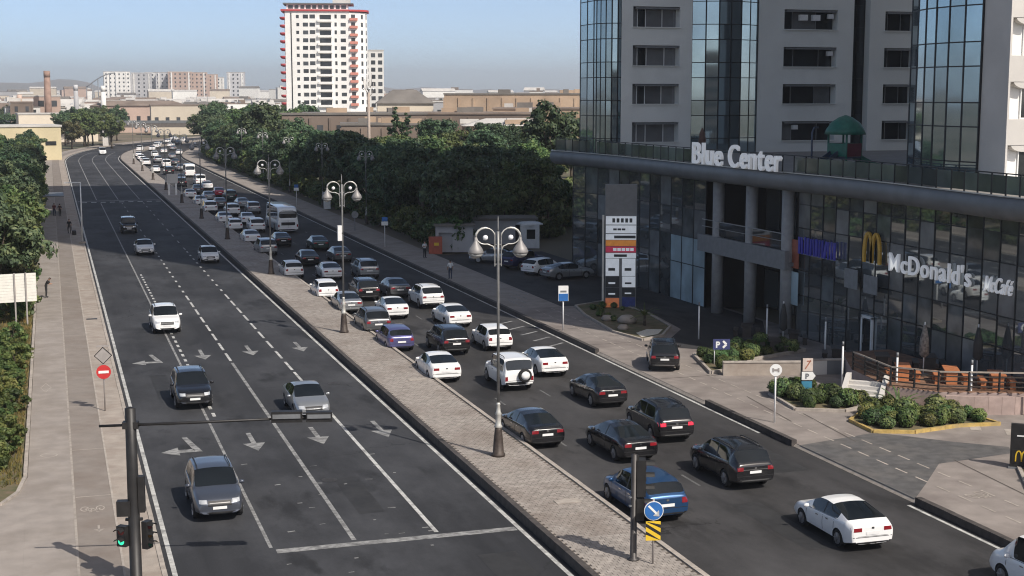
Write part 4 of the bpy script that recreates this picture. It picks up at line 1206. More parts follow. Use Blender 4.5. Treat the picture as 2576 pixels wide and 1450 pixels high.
# wood along the left footpath
LW = 'leafy tree in the dense wood along the left footpath'
y = 112.0
while y < 345:
    plant(vr.choice(['broad', 'broad', 'dark', 'olive']), -4.3 + vr.uniform(-.5, .5), y, vr.uniform(.72, .9), 'roadside_tree', '%s tree from the near end, front row of the wood beside the left footpath' % nth('l'), 'tree', 'front row trees of the left wood')
    y += vr.uniform(3.2, 4.3)
for i in range(60):
    plant(vr.choice(['broad', 'dark', 'olive']), vr.uniform(-22, -7.5), vr.uniform(116, 350), vr.uniform(.82, 1.02), 'roadside_tree', 'tree deeper in the wood left of the footpath', 'tree', 'back row trees of the left wood')
y = 107.0
while y < 330:
    plant(vr.choice(['shrub', 'shrubd', 'shrubd']), -2.75 + vr.uniform(-.3, .25), y, vr.uniform(.8, 1.25), 'roadside_shrub', 'shrub at the foot of the left wood beside the path edge', 'shrub', 'shrubs at the foot of the left wood')
    y += vr.uniform(1.9, 3.0)
# low greenery on the near verge
for i in range(70):
    yy = vr.uniform(63, 107)
    xx = -2.1 - abs(vr.gauss(0, 1.0)) - 0.3
    if 98 < yy < 107 and xx < -2.4: continue
    plant('shrub', xx, yy, vr.uniform(.45, .8), 'verge_shrub', 'low yellow green shrub on the near verge beside the footpath', 'shrub', 'low shrubs on the near verge', 0.05, vr.uniform(.7, 1.1))
# grass tufts
gv, gf = [], []
for i in range(14000):
    yy = vr.uniform(56.5, 112); xx = -1.75 - vr.random() ** 1.2 * 5.0
    if yy < 61 and xx > -2.2 - (61 - yy) * 0.5: continue
    hgt = vr.uniform(0.08, 0.3); a = vr.uniform(0, 6.28); l = vr.uniform(-.12, .12)
    i0 = len(gv); c, s = math.cos(a) * 0.035, math.sin(a) * 0.035
    gv.extend([(xx - c, yy - s, 0.05), (xx + c, yy + s, 0.05), (xx + l, yy + l, 0.05 + hgt)]); gf.append((i0, i0 + 1, i0 + 2))
me = bpy.data.meshes.new('grass'); me.from_pydata(gv, [], gf)
me.materials.append(leaf_mat('grass_dry', (0.09, 0.095, 0.028), (0.17, 0.16, 0.045), (0.30, 0.24, 0.08))); me.update()
tag(link('grass', me), 'dry grass and ground cover on the verge left of the footpath', 'grass', None, 'stuff')
# right-hand wood
def free(x, y):
    if x < 38.5 + (y - 138) * 0.004: return False
    if y < 142: return False
    if 44 < x < 80 and y < 146: return False
    return True
SHADE = 'tree in the dark shaded wood behind the car court'
y = 143.0
while y < 420:
    x = 40.3 + vr.uniform(-.8, 1.2)
    if y > S0: x = rp(41, y)[0]
    plant(vr.choice(['dark', 'broad', 'dark', 'pine']), x, y, vr.uniform(.82, 1.08), 'park_tree', '%s tree from the near end, front row of the wood behind the right footpath' % nth('r'), 'tree', 'front row trees of the right wood')
    y += vr.uniform(5, 7)
n = 0
while n < 92:
    x = vr.uniform(45, 118); yy = vr.uniform(146, 300)
    bgx = math.degrees(math.atan2(x, yy))
    if bgx > 25 or not free(x, yy): continue
    k = vr.choice(['dark', 'broad', 'broad', 'olive', 'olive', 'pine'])
    plant(k, x, yy, vr.uniform(.85, 1.12), 'park_tree', 'tree inside the wood between the road and the brown sheds', 'tree', 'inner trees of the right wood'); n += 1
for i in range(26):
    bgx = vr.uniform(5.5, 9.6); ds = vr.uniform(300, 470)
    x, yy = polar(bgx, ds)
    if x < 42: continue
    plant(vr.choice(['broad', 'broad', 'dark', 'olive']), x, yy, vr.uniform(1.1, 1.5), 'park_tree', 'sunlit tree beside the far stretch of the queue', 'tree', 'sunlit trees on the far right')
y = 142.0
while y < 400:
    x = 38.6 + vr.uniform(-.3, .9)
    if y > S0: x = rp(39, y)[0]
    plant(vr.choice(['shrubd', 'shrub']), x, y, vr.uniform(1.1, 1.8), 'wood_shrub', 'shrub under the front trees of the right wood', 'shrub', 'shrubs under the right wood')
    y += vr.uniform(2.2, 3.6)
for i in range(60):
    x = vr.uniform(42, 80); yy = vr.uniform(147, 200)
    if math.degrees(math.atan2(x, yy)) < 24: plant('shrubd', x, yy, vr.uniform(1.4, 2.4), 'wood_shrub', 'shrub in the shade inside the right wood', 'shrub', 'shrubs inside the right wood')
for (bgx, ds, s, lab) in ((13.25, 262, 1.08, 'taller cypress of the pair left of the domed roof'), (13.62, 262, 1.0, 'shorter cypress of the pair by the domed roof'), (14.5, 560, 1.15, 'dark cypress spire on the horizon')):
    plant('cypress', *polar(bgx, ds), s, 'cypress', lab, 'tree', None)
plant('dark', *polar(19.35, 225), 1.5, 'park_tree', 'big dark tree rising highest left of the glass corner', 'tree', None)
# trees at the bend and scattered in the town
for i in range(15):
    plant(vr.choice(['broad', 'dark', 'olive']), *polar(vr.uniform(0.55, 2.55), vr.uniform(415, 500) + 35), vr.uniform(1.0, 1.35), 'bend_tree', 'round green tree at the outside of the road bend', 'tree', 'trees at the road bend')
for i in range(60):
    far_side = vr.random() < .35
    plant(vr.choice(['dark', 'broad']), *polar(vr.uniform(12.5, 21) if far_side else vr.uniform(-2, 9.5), vr.uniform(520, 1100)), vr.uniform(1.0, 1.4), 'town_tree', 'small dark tree among the town houses', 'tree', 'trees among the town houses')
# clipped bushes in the beds
bush_cl = []
for i in range(4):
    rnd = random.Random(200 + i); V, F = [], []
    for k in range(900):
        d = Vector((rnd.gauss(0, 1), rnd.gauss(0, 1), rnd.gauss(0, 1))).normalized()
        r = 0.5 * (0.82 + 0.18 * rnd.random()) * (1 + 0.12 * math.sin(4 * d.x + i) * math.sin(5 * d.y + 2 * i))
        p = Vector((d.x * r, d.y * r, 0.42 + d.z * r * 0.85))
        if p.z < 0.0: p.z = rnd.uniform(0, 0.1)
        leaf_quad(V, F, p, (d + Vector((rnd.uniform(-.6, .6), rnd.uniform(-.6, .6), rnd.uniform(-.2, .7)))).normalized(), 0.07, rnd)
    me = bpy.data.meshes.new('bush_leaves'); me.from_pydata(V, [], F); me.materials.append(leaf_h if i % 2 == 0 else leaf_a); me.update(); bush_cl.append(me)
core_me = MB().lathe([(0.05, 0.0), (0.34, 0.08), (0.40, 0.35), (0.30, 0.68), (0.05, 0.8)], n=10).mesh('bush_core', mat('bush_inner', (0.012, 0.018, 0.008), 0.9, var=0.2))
def bush(x, y, s, label, group, sz=1.0, z=0.18):
    t = thing('clipped_bush', label, 'bush', (x, y, z), vr.uniform(0, 6.28), group); t.scale = (s, s, s * sz)
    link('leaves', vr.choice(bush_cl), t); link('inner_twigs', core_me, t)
    return t
def inside(p, poly):
    c = False
    for i in range(len(poly)):
        a, q = poly[i], poly[i - 1]
        if (a[1] > p[1]) != (q[1] > p[1]) and p[0] < (q[0] - a[0]) * (p[1] - a[1]) / (q[1] - a[1]) + a[0]: c = not c
    return c
def fill(poly, step, s0, s1, label, group, sz=1.0):
    xs = [p[0] for p in poly]; ys = [p[1] for p in poly]
    cx, cy = sum(xs) / len(xs), sum(ys) / len(ys)
    x = min(xs)
    while x < max(xs):
        y = min(ys)
        while y < max(ys):
            px, py = x + vr.uniform(-.25, .25), y + vr.uniform(-.25, .25)
            ex, ey = px + (px - cx) * 0.12, py + (py - cy) * 0.12
            if inside((ex, ey), poly): bush(px, py, vr.uniform(s0, s1), label, group, sz * vr.uniform(.85, 1.2))
            y += step
        x += step
fill(BED2, 0.98, 0.7, 1.05, 'rounded clipped bush in the long bed by the blue parking sign', 'bushes in the long bed')
fill(BED3, 0.95, 0.7, 1.15, 'dense bush in the bed at the foot of the outside steps', 'bushes by the steps')
fill(BED4, 0.98, 0.75, 1.25, 'dark green bush in the bed with the yellow kerb', 'bushes in the yellow kerbed bed')
fill(BED5, 0.95, 0.9, 1.3, 'bush in the bed by the drive through sign', 'bushes at the right edge')
# small palms and spiky plants
def spiky(x, y, h, n, label, z=0.2, trunk=0.5, m=leaf_h):
    t = thing('spiky_palm', label, 'palm', (x, y, z))
    MB().tube([(0, 0, 0), (0.03, 0, trunk)], [0.12, 0.09], 8).build('trunk', bark, t)
    for k in range(n):
        b = MB(); a = 2 * math.pi * k / n + vr.uniform(-.2, .2); el = vr.uniform(0.2, 1.3)
        pts = [(h * q * math.cos(a) * math.cos(el * (1 - .35 * q)), h * q * math.sin(a) * math.cos(el * (1 - .35 * q)), trunk + h * (q * math.sin(el) - .35 * q * q)) for q in (0, .35, .7, 1)]
        for i in range(3): b.bar(pts[i], pts[i + 1], 0.16 * (1 - .3 * i), 0.012)
        b.build('frond', m, t)
spiky(38.7, 90.4, 1.3, 14, 'small palm on the sunlit tip of the sign island', trunk=0.7)
spiky(39.9, 60.9, 1.5, 18, 'spiky agave below the steps among dark bushes', trunk=0.3, m=leaf_a)
for (x, y, s, lb) in ((37.1, 93.2, .5, 'pale boulder on the left side of the sign island'), (38.0, 91.8, .7, 'larger pale boulder next to the small palm'), (36.6, 89.2, .45, 'small pale boulder at the tip of the sign island')):
    rnd = random.Random(int(s * 100)); b = MB(); b.smooth = True
    b.lathe([(0.02, 0), (s * .8, 0.02), (s * .95, s * .35), (s * .6, s * .75), (0.03, s * .85)], n=9)
    b.v = [(p[0] * rnd.uniform(.85, 1.15), p[1] * rnd.uniform(.85, 1.15), p[2]) for p in b.v]
    tag(b.build('boulder', paving_s, None, (x, y, 0.18)), lb, 'boulder')
gp = MB(); gp.poly([(36.6, 85.9, 0.212), (38.1, 86.7, 0.212), (39.2, 88.4, 0.212), (38.2, 88.8, 0.212), (36.9, 87.6, 0.212)])
struct(gp.build('white_gravel', mat('gravel_white', (0.62, 0.58, 0.50), 0.9, var=0.2, scale=14, bump=0.5, bscale=30)))
for i in range(10): 
    px, py = vr.uniform(37.2, 40.4), vr.uniform(92, 101)
    if inside((px, py), BED1): bush(px, py, vr.uniform(.4, .7), 'low dark bush under the tall sign board', 'bushes under the sign board')
# ------------------------------------------------------------------ street lamps
def make_lamp():
    t = thing('street_lamp', 'double armed street lamp', 'street lamp', (0, 0, 0))
    MB().lathe([(0.31, 0), (0.31, 0.12), (0.25, 0.16), (0.21, 0.75), (0.16, 1.25), (0.15, 1.35)], n=10).build('base', brown_iron, t)
    MB().lathe([(0.15, 1.35), (0.19, 1.40), (0.13, 1.5), (0.115, 1.95), (0.15, 2.0), (0.105, 2.12), (0.08, 2.4), (0.10, 2.45), (0.065, 2.55)], n=12).build('collar', silver_paint, t)
    MB().lathe([(0.068, 2.5), (0.06, 9.2), (0.06, 10.5)], n=10).build('pole', pole_grey, t)
    MB().lathe([(0.02, 10.5), (0.025, 10.6), (0.012, 11.2)], n=6).build('finial', pole_grey, t)
    br = MB()
    for s in (-1, 1):
        br.bar((s * 0.14, 0, 8.9), (s * 0.14, 0, 10.45), 0.045, 0.045)
        br.bar((s * 0.06, 0, 9.0), (s * 0.14, 0, 9.0), 0.04, 0.04); br.bar((s * 0.06, 0, 9.9), (s * 0.14, 0, 9.9), 0.04, 0.04)
    br.build('cage', pole_grey, t)
    for s in (-1, 1):
        pts = [(s * 0.14, 0, 9.6), (s * 0.22, 0, 9.82), (s * 0.44, 0, 9.92)]
        for k in range(10):
            a = R(-100 + 100 * k / 9); pts.append((s * (0.56 + 0.38 * math.cos(a)), 0, 10.28 + 0.36 * math.sin(a)))
        MB().tube(pts, 0.028, 8).build('arm', silver_paint, t)
        a2 = []
        for k in range(9):
            a = R(180 - 180 * k / 8); a2.append((s * (0.55 + 0.42 * math.cos(a)), 0, 10.25 + 0.42 * math.sin(a)))
        MB().tube(a2, [0.028] * 4 + [0.05] * 5, 8).build('arm', silver_paint, t)
        MB().lathe([(0.02, -0.12), (0.09, -0.085), (0.12, 0.0), (0.09, 0.085), (0.02, 0.12)], (0, 0, 0), 12).build('globe', globe_m, t, (s * 0.55, 0, 10.22))
        lp = MB().lathe([(0.33, 9.50), (0.35, 9.56), (0.28, 9.74), (0.14, 9.95), (0.06, 10.12), (0.05, 10.25)], (0, 0, 0), 16).build('lamp_shade', shade_metal, t, (s * 0.97, 0, 0))
        MB().lathe([(0.02, 9.27), (0.16, 9.31), (0.27, 9.40), (0.32, 9.498)], (0, 0, 0), 16).build('lamp_bowl', mat('bowl_glass', (0.30, 0.30, 0.29), 0.2, var=0.1), lp)
    return t
lamp0 = make_lamp()
LY = [58.4, 93.0, 126.0, 158.5, 186.5, 215.0, 245, 276, 308, 340]
words = ['nearest', 'second', 'third', 'fourth', 'fifth', 'sixth', 'seventh', 'eighth', 'ninth', 'tenth']
for i, yy in enumerate(LY):
    o = lamp0 if i == 0 else copy_tree(lamp0)
    o.location = (18.15, yy, MZ); o.rotation_euler = (0, 0, R(-9)); o.scale = (1, 1, 0.94)
    o['label'] = 'nearest double armed street lamp on the paved median' if i == 0 else '%s double armed street lamp along the median' % words[i]
    o['group'] = 'street lamps on the median'
for i, (x, yy) in enumerate(((37.2, 205), (37.4, 236), (37.6, 268), (37.8, 300), (37.0, 174))):
    o = copy_tree(lamp0); o.location = (x, yy, 0.1); o.rotation_euler = (0, 0, R(-9)); o.scale = (.85, .85, .85)
    o['label'] = 'street lamp at the back of the right footpath, %s of five' % ['second', 'third', 'fourth', 'farthest', 'nearest'][i]; o['group'] = 'street lamps by the right footpath'
sp = thing('pole_box', 'white cabinet strapped to the second street lamp', 'cabinet', (18.15, 92.86, 7.0))
MB().box((-0.22, 0, 0), (0.28, 0.28, 1.0)).build('box', white_plastic, sp); MB().box((-0.05, 0, 0), (0.08, 0.32, 0.06)).build('strap', black_metal, sp)

# ------------------------------------------------------------------ traffic signals
red_l = mat('lens_red', (0.10, 0.012, 0.012), 0.25, var=0.05); amb_l = mat('lens_amber', (0.10, 0.05, 0.01), 0.25, var=0.05)
grn_on = mat('lens_green_lit', (0.02, 0.30, 0.16), 0.25, var=0.05, emit=(0.02, 0.55, 0.28), estr=1.2); grn_l = mat('lens_green', (0.01, 0.06, 0.04), 0.25, var=0.05)
def signal_head(parent, loc, rz, n=3, lit=None, sc=1.0, name='signal_head'):
    h = link(name, MB().box((0, 0, 0), (0.34 * sc, 0.24 * sc, 0.34 * n * sc)).mesh('housing', black_metal), parent, loc, (0, 0, rz))
    for k in range(n):
        z = (n / 2 - .5 - k) * 0.33 * sc
        m = [red_l, amb_l, grn_l][k if n == 3 else (0 if k == 0 else 2)]
        if lit == k: m = grn_on
        MB().lathe([(0.11 * sc, 0), (0.11 * sc, 0.02)], (0, -0.125 * sc, 0), 14, 'Y').build('lens', m, h, (0, -0.012, z))
        v = MB()
        for q in range(9):
            a0, a1 = R(20 + 140 * q / 9), R(20 + 140 * (q + 1) / 9)
            pts = [(0.145 * sc * math.cos(a0), -0.125 * sc, 0.145 * sc * math.sin(a0)), (0.145 * sc * math.cos(a1), -0.125 * sc, 0.145 * sc * math.sin(a1)), (0.145 * sc * math.cos(a1), -0.36 * sc, 0.145 * sc * math.sin(a1)), (0.145 * sc * math.cos(a0), -0.36 * sc, 0.145 * sc * math.sin(a0))]
            v.poly(pts); v.poly([tuple(c * .97 if i != 1 else c for i, c in enumerate(p)) for p in pts[::-1]])
        v.build('visor', black_metal, h, (0, 0, z))
    return h
sg = thing('signal_mast', 'thick black signal mast on the left footpath with an arm over the road', 'traffic signal', (2.12, 46.9, 0.13), R(-12))
MB().lathe([(0.34, 0), (0.34, 0.05), (0.20, 0.1), (0.185, 3.2), (0.175, 5.85), (0.02, 5.9)], n=14).build('mast', black_metal, sg)
MB().tube([(-1.0, 0, 5.28), (2.0, 0, 5.33), (6.2, 0, 5.42)], [0.045, 0.05, 0.035], 8).build('arm', black_metal, sg)
MB().box((0, 0, 5.3), (0.5, 0.3, 0.22)).build('arm_bracket', black_metal, sg)
hd = thing('arm_signal', 'signal heads lying along the arm above the second lane', 'traffic signal', (0, 0, 0))
hd.location = (0, 0, 0)
bpy.data.objects.remove(hd)
ah = link('arm_signal', MB().box((0, 0, 0), (1.0, 0.28, 0.36)).mesh('arm_signal', black_metal), sg, (5.0, 0.02, 5.46))
MB().box((0.0, -0.16, 0.03), (0.9, 0.05, 0.14)).build('visor', steel, ah)
ah2 = link('arm_signal', MB().box((0, 0, 0), (0.85, 0.28, 0.32)).mesh('arm_signal', black_metal), sg, (6.05, 0.02, 5.44))
MB().box((0.0, -0.16, 0.03), (0.75, 0.05, 0.13)).build('visor', steel, ah2)
signal_head(sg, (-0.36, -0.05, 1.62), R(-25), 2, 1, 1.0, 'crossing_signal')
signal_head(sg, (0.40, 0.02, 1.62), R(60), 3, None, 0.9)
MB().box((-0.30, -0.05, 2.55), (0.44, 0.3, 0.5)).build('control_box', black_metal, sg)
MB().box((0.27, 0.0, 3.0), (0.2, 0.26, 1.2)).build('signal_back', black_metal, sg)
MB().box((0, 0, 2.15), (0.55, 0.12, 0.08)).build('bracket', black_metal, sg)

sm = thing('signal_post', 'black signal post at the tip of the median in front of the blue saloon', 'traffic signal', (18.32, 43.5, MZ))
MB().lathe([(0.2, 0), (0.2, 0.04), (0.115, 0.08), (0.10, 3.65), (0.02, 3.7)], n=12).build('post', mat('post_dark', (0.055, 0.05, 0.048), 0.5, 0.3, var=0.15), sm)
signal_head(sm, (0.26, 0.02, 2.85), R(70), 3, None, 1.25)
signal_head(sm, (0.22, -0.02, 1.78), R(70), 2, None, 1.1)
MB().box((0.06, 0, 3.5), (0.16, 0.14, 0.3)).build('cap_box', black_metal, sm)
for z in (1.9, 2.2): MB().box((-0.12, 0, z), (0.12, 0.1, 0.05)).build('clamp', steel, sm)

# ------------------------------------------------------------------ road signs
sign_red = mat('sign_red', (0.50, 0.03, 0.03), 0.45, var=0.05); sign_blue = mat('sign_blue_board', (0.025, 0.14, 0.42), 0.45, var=0.06)
sign_white = mat('sign_white', (0.78, 0.78, 0.76), 0.45, var=0.04); sign_yel = mat('sign_yellow', (0.75, 0.50, 0.03), 0.45, var=0.05); sign_back = mat('sign_back', (0.40, 0.37, 0.35), 0.5, 0.4, var=0.08)
def disc(r, m, d=0.03, n=24): return MB().lathe([(r, -d / 2), (r, d / 2)], (0, 0, 0), n, 'Y').mesh('disc', m)
t = thing('road_sign', 'round blue sign with a white slanting arrow on a thin post at the median tip', 'road sign', (18.78, 42.9, MZ), R(-14))
MB().tube([(0, 0, 0), (0, 0, 2.25)], 0.035, 8).build('post', sign_back, t)
f = link('sign_face', disc(0.33, sign_white), t, (0, -0.06, 1.86))
link('blue_disc', disc(0.305, sign_blue, 0.01), f, (0, -0.022, 0))
b = MB(); b.bar((-0.18, -0.034, 0.18), (0.10, -0.034, -0.10), 0.01, 0.075); b.poly([(0.19, -0.036, -0.19), (0.17, -0.036, 0.03), (-0.03, -0.036, -0.17)][::-1]); b.poly([(0.19, -0.036, -0.19), (0.17, -0.036, 0.03), (-0.03, -0.036, -0.17)])
b.build('arrow', sign_white, f)
cp_ = link('hazard_plate', MB().box((0, 0, 0), (0.5, 0.03, 0.66)).mesh('hazard_plate', sign_yel), t, (-0.01, -0.05, 1.16))
for k in range(4):
    z = -0.42 + 0.27 * k
    pts = [(-0.25, z + 0.30), (0.25, z - 0.02), (0.25, z + 0.10), (-0.25, z + 0.42)]
    # clip to the plate
    pts = [(x, max(-0.33, min(0.33, zz))) for x, zz in pts]
    MB_ = MB(); MB_.poly([(x, -0.018, zz) for x, zz in pts]); MB_.build('black_stripe', black_metal, cp_)

t = thing('road_sign', 'red no entry sign below a diamond plate on a post by the cycle path', 'road sign', (2.12, 74.0, 0.13), R(-2))
MB().tube([(0, 0, 0), (0, 0, 3.3)], 0.035, 8).build('post', sign_back, t)
f = link('sign_face', disc(0.36, sign_red), t, (0, -0.055, 2.02)); MB().box((0, -0.022, 0), (0.5, 0.012, 0.13)).build('white_bar', sign_white, f)
dm = link('diamond_plate', MB().box((0, 0, 0), (0.62, 0.025, 0.62)).mesh('diamond_plate', sign_back), t, (0, -0.04, 2.86), (0, R(45), 0))
fr = MB()
for a in range(4):
    c, s = math.cos(R(90 * a)), math.sin(R(90 * a)); fr.box((0.3 * c, -0.02, 0.3 * s), (0.035 if a % 2 == 0 else 0.62, 0.02, 0.62 if a % 2 == 0 else 0.035))
fr.build('diamond_rim', black_metal, dm)
MB().box((0, -0.04, 3.34), (0.62, 0.03, 0.09)).build('top_plate', sign_back, t)

t = thing('bus_stop_sign', 'white and blue panel sign on a pale post on the right footpath', 'sign', (32.75, 90.5, 0.13), R(-12))
MB().tube([(0, 0, 0), (0, 0, 2.9)], 0.05, 8).build('post', white_plastic, t)
pn = link('panel', MB().box((0, 0, 0), (0.68, 0.09, 1.05)).mesh('panel', sign_white), t, (0, -0.06, 2.55))
MB().box((0, -0.05, -0.26), (0.64, 0.012, 0.5)).build('blue_half', sign_blue, pn); MB().box((0, -0.05, 0.14), (0.42, 0.012, 0.12)).build('dark_strip', frame_grey, pn)
t = thing('round_sign_post', 'pale round sign seen from behind the kerb beside the steps bed', 'road sign', (33.2, 61.3, 0.13), R(-20))
MB().tube([(0, 0, 0), (0, 0, 2.9)], 0.045, 8).build('post', white_plastic, t)
f = link('sign_face', disc(0.30, sign_white), t, (0, -0.06, 2.62)); MB().box((0, -0.02, 0), (0.3, 0.012, 0.1)).build('pictogram', sign_back, f)
for s in (-1, 1): MB().box((s * .13, -0.022, 0.0), (0.08, 0.012, 0.2)).build('pictogram', sign_back, f)
t = thing('parking_sign', 'dark blue parking sign with white P and chevron at the end of the long bed', 'sign', (37.0, 75.2, 0.2), R(-14))
MB().tube([(-0.3, 0, 0), (-0.3, 0, 1.5)], 0.03, 8).build('post', white_plastic, t)
pn = link('panel', MB().box((0, 0, 0), (1.0, 0.07, 0.62)).mesh('panel', mat('sign_navy', (0.05, 0.06, 0.16), 0.4, var=0.1)), t, (0.1, -0.06, 1.3))
bx = sign_thing('x', 'x y z w', 'x', (0, 0, 0), ROT_FRONT); bpy.data.objects.remove(bx)
h_ = link('letter_P', glyph_mesh('P', 0.36, 0.006, sign_white, 0.02), pn, (-0.36, -0.045, -0.18), ROT_FRONT)
b = MB()
b.bar((0.08, -0.045, 0.2), (0.28, -0.045, 0), 0.012, 0.13); b.bar((0.28, -0.045, 0), (0.08, -0.045, -0.2), 0.012, 0.13); b.build('chevron', sign_white, pn)
t = thing('stacked_sign', 'tall stacked sign with a white P arrow and blue foot in the steps bed', 'sign', (37.7, 66.2, 0.2), R(-16))
MB().box((0, 0.05, 1.0), (0.62, 0.12, 2.05)).build('body', frame_dark, t)
MB().box((0.03, -0.03, 1.66), (0.54, 0.05, 0.7)).build('upper_panel', mat('panel_cream', (0.62, 0.52, 0.46), 0.5, var=0.1), t)
b = MB(); b.bar((-0.1, -0.062, 1.45), (0.18, -0.062, 1.9), 0.01, 0.06); b.bar((-0.02, -0.062, 1.86), (0.2, -0.062, 1.86), 0.01, 0.06); b.build('red_mark', mat('mark_rust', (0.4, 0.16, 0.10), 0.5), t)
b = MB(); pl = [(-.28, 1.28), (-.28, .84), (.3, .84), (.46, 1.06), (.3, 1.28)]
b.poly([(x, -0.06, z) for x, z in pl][::-1]); b.poly([(x, -0.02, z) for x, z in pl])
for i in range(5):
    p, q = pl[i], pl[(i + 1) % 5]; b.poly([(p[0], -0.06, p[1]), (q[0], -0.06, q[1]), (q[0], -0.02, q[1]), (p[0], -0.02, p[1])])
ap = b.build('arrow_panel', sign_white, t)
link('letter_P', glyph_mesh('P', 0.28, 0.004, frame_grey, 0.015), ap, (-0.1, -0.068, 0.92), ROT_FRONT)
MB().box((0.0, -0.04, 0.55), (0.56, 0.05, 0.44)).build('blue_panel', mat('panel_teal', (0.05, 0.22, 0.34), 0.5, var=0.1), t)
# black drive-through sign
t = thing('drive_sign', 'black panel sign with a yellow arch and white arrow at the right edge', 'sign', (39.15, 50.2, 0.13), R(-36))
MB().box((0, 0, 1.0), (1.1, 0.22, 1.9)).build('body', black_metal, t)
MB().box((0, 0, 0.04), (1.2, 0.35, 0.08)).build('foot', frame_grey, t)
at = bpy.data.objects.new('arch_mark', None); C.objects.link(at); at.parent = t; at.location = (-0.35, -0.13, 0.25); at.rotation_euler = ROT_FRONT
bpy.data.objects.remove(at)
mk = link('yellow_arches', MB().box((0, 0, 0), (0.8, 0.02, 0.6)).mesh('mark_back', black_metal), t, (-0.08, -0.115, 0.55))
for s in (0, 1):
    b = MB(); pts = []
    for k in range(11):
        a = math.pi * k / 10; pts.append((-0.24 + s * 0.24 + 0.12 - 0.12 * math.cos(a), -0.02, -0.22 + 0.46 * max(0, math.sin(a)) ** 0.6))
    for i in range(10): b.bar(pts[i], pts[i + 1], 0.02, 0.055)
    b.build('arch', sign_yel, mk)
b = MB(); b.bar((-0.3, -0.13, 1.45), (0.1, -0.13, 1.45), 0.015, 0.06); b.poly([(0.1, -0.135, 1.55), (0.26, -0.135, 1.45), (0.1, -0.135, 1.35)][::-1]); b.build('arrow', sign_white, t)

# totem with tenants' panels
tt = thing('totem_sign', 'tall sign board with stacked coloured panels at the car court', 'sign', (40.35, 98.9, 0.13), R(-20))
MB().box((0, 0.2, 4.65), (2.35, 0.5, 9.3)).build('body', mat('totem_grey', (0.17, 0.175, 0.18), 0.55, 0.2, var=0.08), tt)
MB().box((-1.32, 0.1, 3.5), (0.14, 0.4, 7.0)).build('side_fin', silver_paint, tt)
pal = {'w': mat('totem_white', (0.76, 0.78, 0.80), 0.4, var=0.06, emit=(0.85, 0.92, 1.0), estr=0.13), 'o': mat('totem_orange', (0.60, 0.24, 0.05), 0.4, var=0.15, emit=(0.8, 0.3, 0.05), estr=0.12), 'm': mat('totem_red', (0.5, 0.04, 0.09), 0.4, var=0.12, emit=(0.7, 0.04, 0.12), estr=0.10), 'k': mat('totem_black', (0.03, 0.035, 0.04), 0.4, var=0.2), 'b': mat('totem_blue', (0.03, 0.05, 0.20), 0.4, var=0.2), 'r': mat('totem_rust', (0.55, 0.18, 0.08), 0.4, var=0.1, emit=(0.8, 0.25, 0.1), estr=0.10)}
rows_ = [('w', 6.62, .62), ('w', 5.95, .58), ('w', 5.38, .42), ('o', 4.92, .42), ('m', 4.44, .44), ('w', 3.98, .38)]
for i, (c, z, h) in enumerate(rows_):
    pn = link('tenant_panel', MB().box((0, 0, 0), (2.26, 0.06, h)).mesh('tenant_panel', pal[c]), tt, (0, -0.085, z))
    for k in range(5 if i % 2 == 0 else 3):
        ubox('print_mark', pal['k'] if c == 'w' else pal['w' if c == 'm' else 'o'], (-0.55 + 0.32 * k + 0.1 * (i % 3), -0.034, 0), (0.2 + 0.06 * ((k * 3 + i) % 3), 0.01, h * (.5 if i != 1 else .25)), 0, pn)
for (c, x, z, w, h) in (('w', -0.62, 3.1, 1.0, 1.3), ('w', 0.6, 3.1, 1.0, 1.3), ('w', 0.62, 2.0, 0.98, 0.8), ('k', -0.6, 2.0, 1.02, 0.8), ('k', -0.6, 1.18, 1.02, .74), ('k', 0.62, 1.22, .98, .66), ('r', -0.6, 0.42, 1.02, .7), ('b', 0.62, 0.48, .98, .72)):
    pn = link('tenant_panel', MB().box((0, 0, 0), (w, 0.06, h)).mesh('tenant_panel', pal[c]), tt, (x, -0.085, z))
    if c != 'b': ubox('print_mark', pal['k'] if c == 'w' else pal['w'] if c == 'k' else pal['o'], (-0.05, -0.034, -0.12 * h), (w * .5, 0.01, h * .16), 0, pn)

# billboard seen from behind, left verge
t = thing('billboard', 'white panel board on two posts on the left verge, back towards the path', 'billboard', (-2.55, 104.6, 0.05), R(8))
bbm = mat('board_white', (0.72, 0.70, 0.64), 0.7, var=0.05)
for k in range(10): ubox('slat', bbm, (-0.55, 0.0, 1.75 + 0.2 * k), (3.6, 0.05, 0.19), 0, t)
for x in (-0.2, 0.55): MB().box((x, -0.08, 1.85), (0.1, 0.1, 3.7)).build('post', sign_back, t)
MB().box((-2.0, -0.08, 1.85), (0.1, 0.1, 3.7)).build('post', sign_back, t)

# bus shelter and platform on the left, small furniture
t = thing('bus_shelter', 'bus shelter with a dark flat roof on the left footpath', 'bus shelter', (-0.1, 203, 0.135))
MB().box((0, 0, 2.55), (3.2, 7.5, 0.16)).build('roof', canopy_m, t)
for yy in (-3.4, 0, 3.4): MB().box((-1.3, yy, 1.25), (0.1, 0.1, 2.5)).build('post', steel, t)
MB().box((-1.36, 0, 1.3), (0.04, 6.8, 1.9)).build('back_glass', glass_win, t)
MB().box((-0.9, 0, 0.45), (0.45, 4.5, 0.07)).build('bench', brown_iron, t)
t = thing('street_lamp', 'slim white post on the left footpath before the bus shelter', 'post', (2.95, 161, 0.13))
MB().tube([(0, 0, 0), (0, 0, 6.6)], [0.09, 0.06], 8).build('pole', white_plastic, t); MB().box((0, 0, 0.1), (0.7, 0.5, 0.2)).build('foot', kerb_l, t); MB().box((-0.8, 0, 6.55), (1.7, 0.12, 0.09)).build('arm', white_plastic, t)
t = thing('bench', 'dark slatted bench on the left footpath behind the standing man', 'bench', (2.25, 171.5, 0.13))
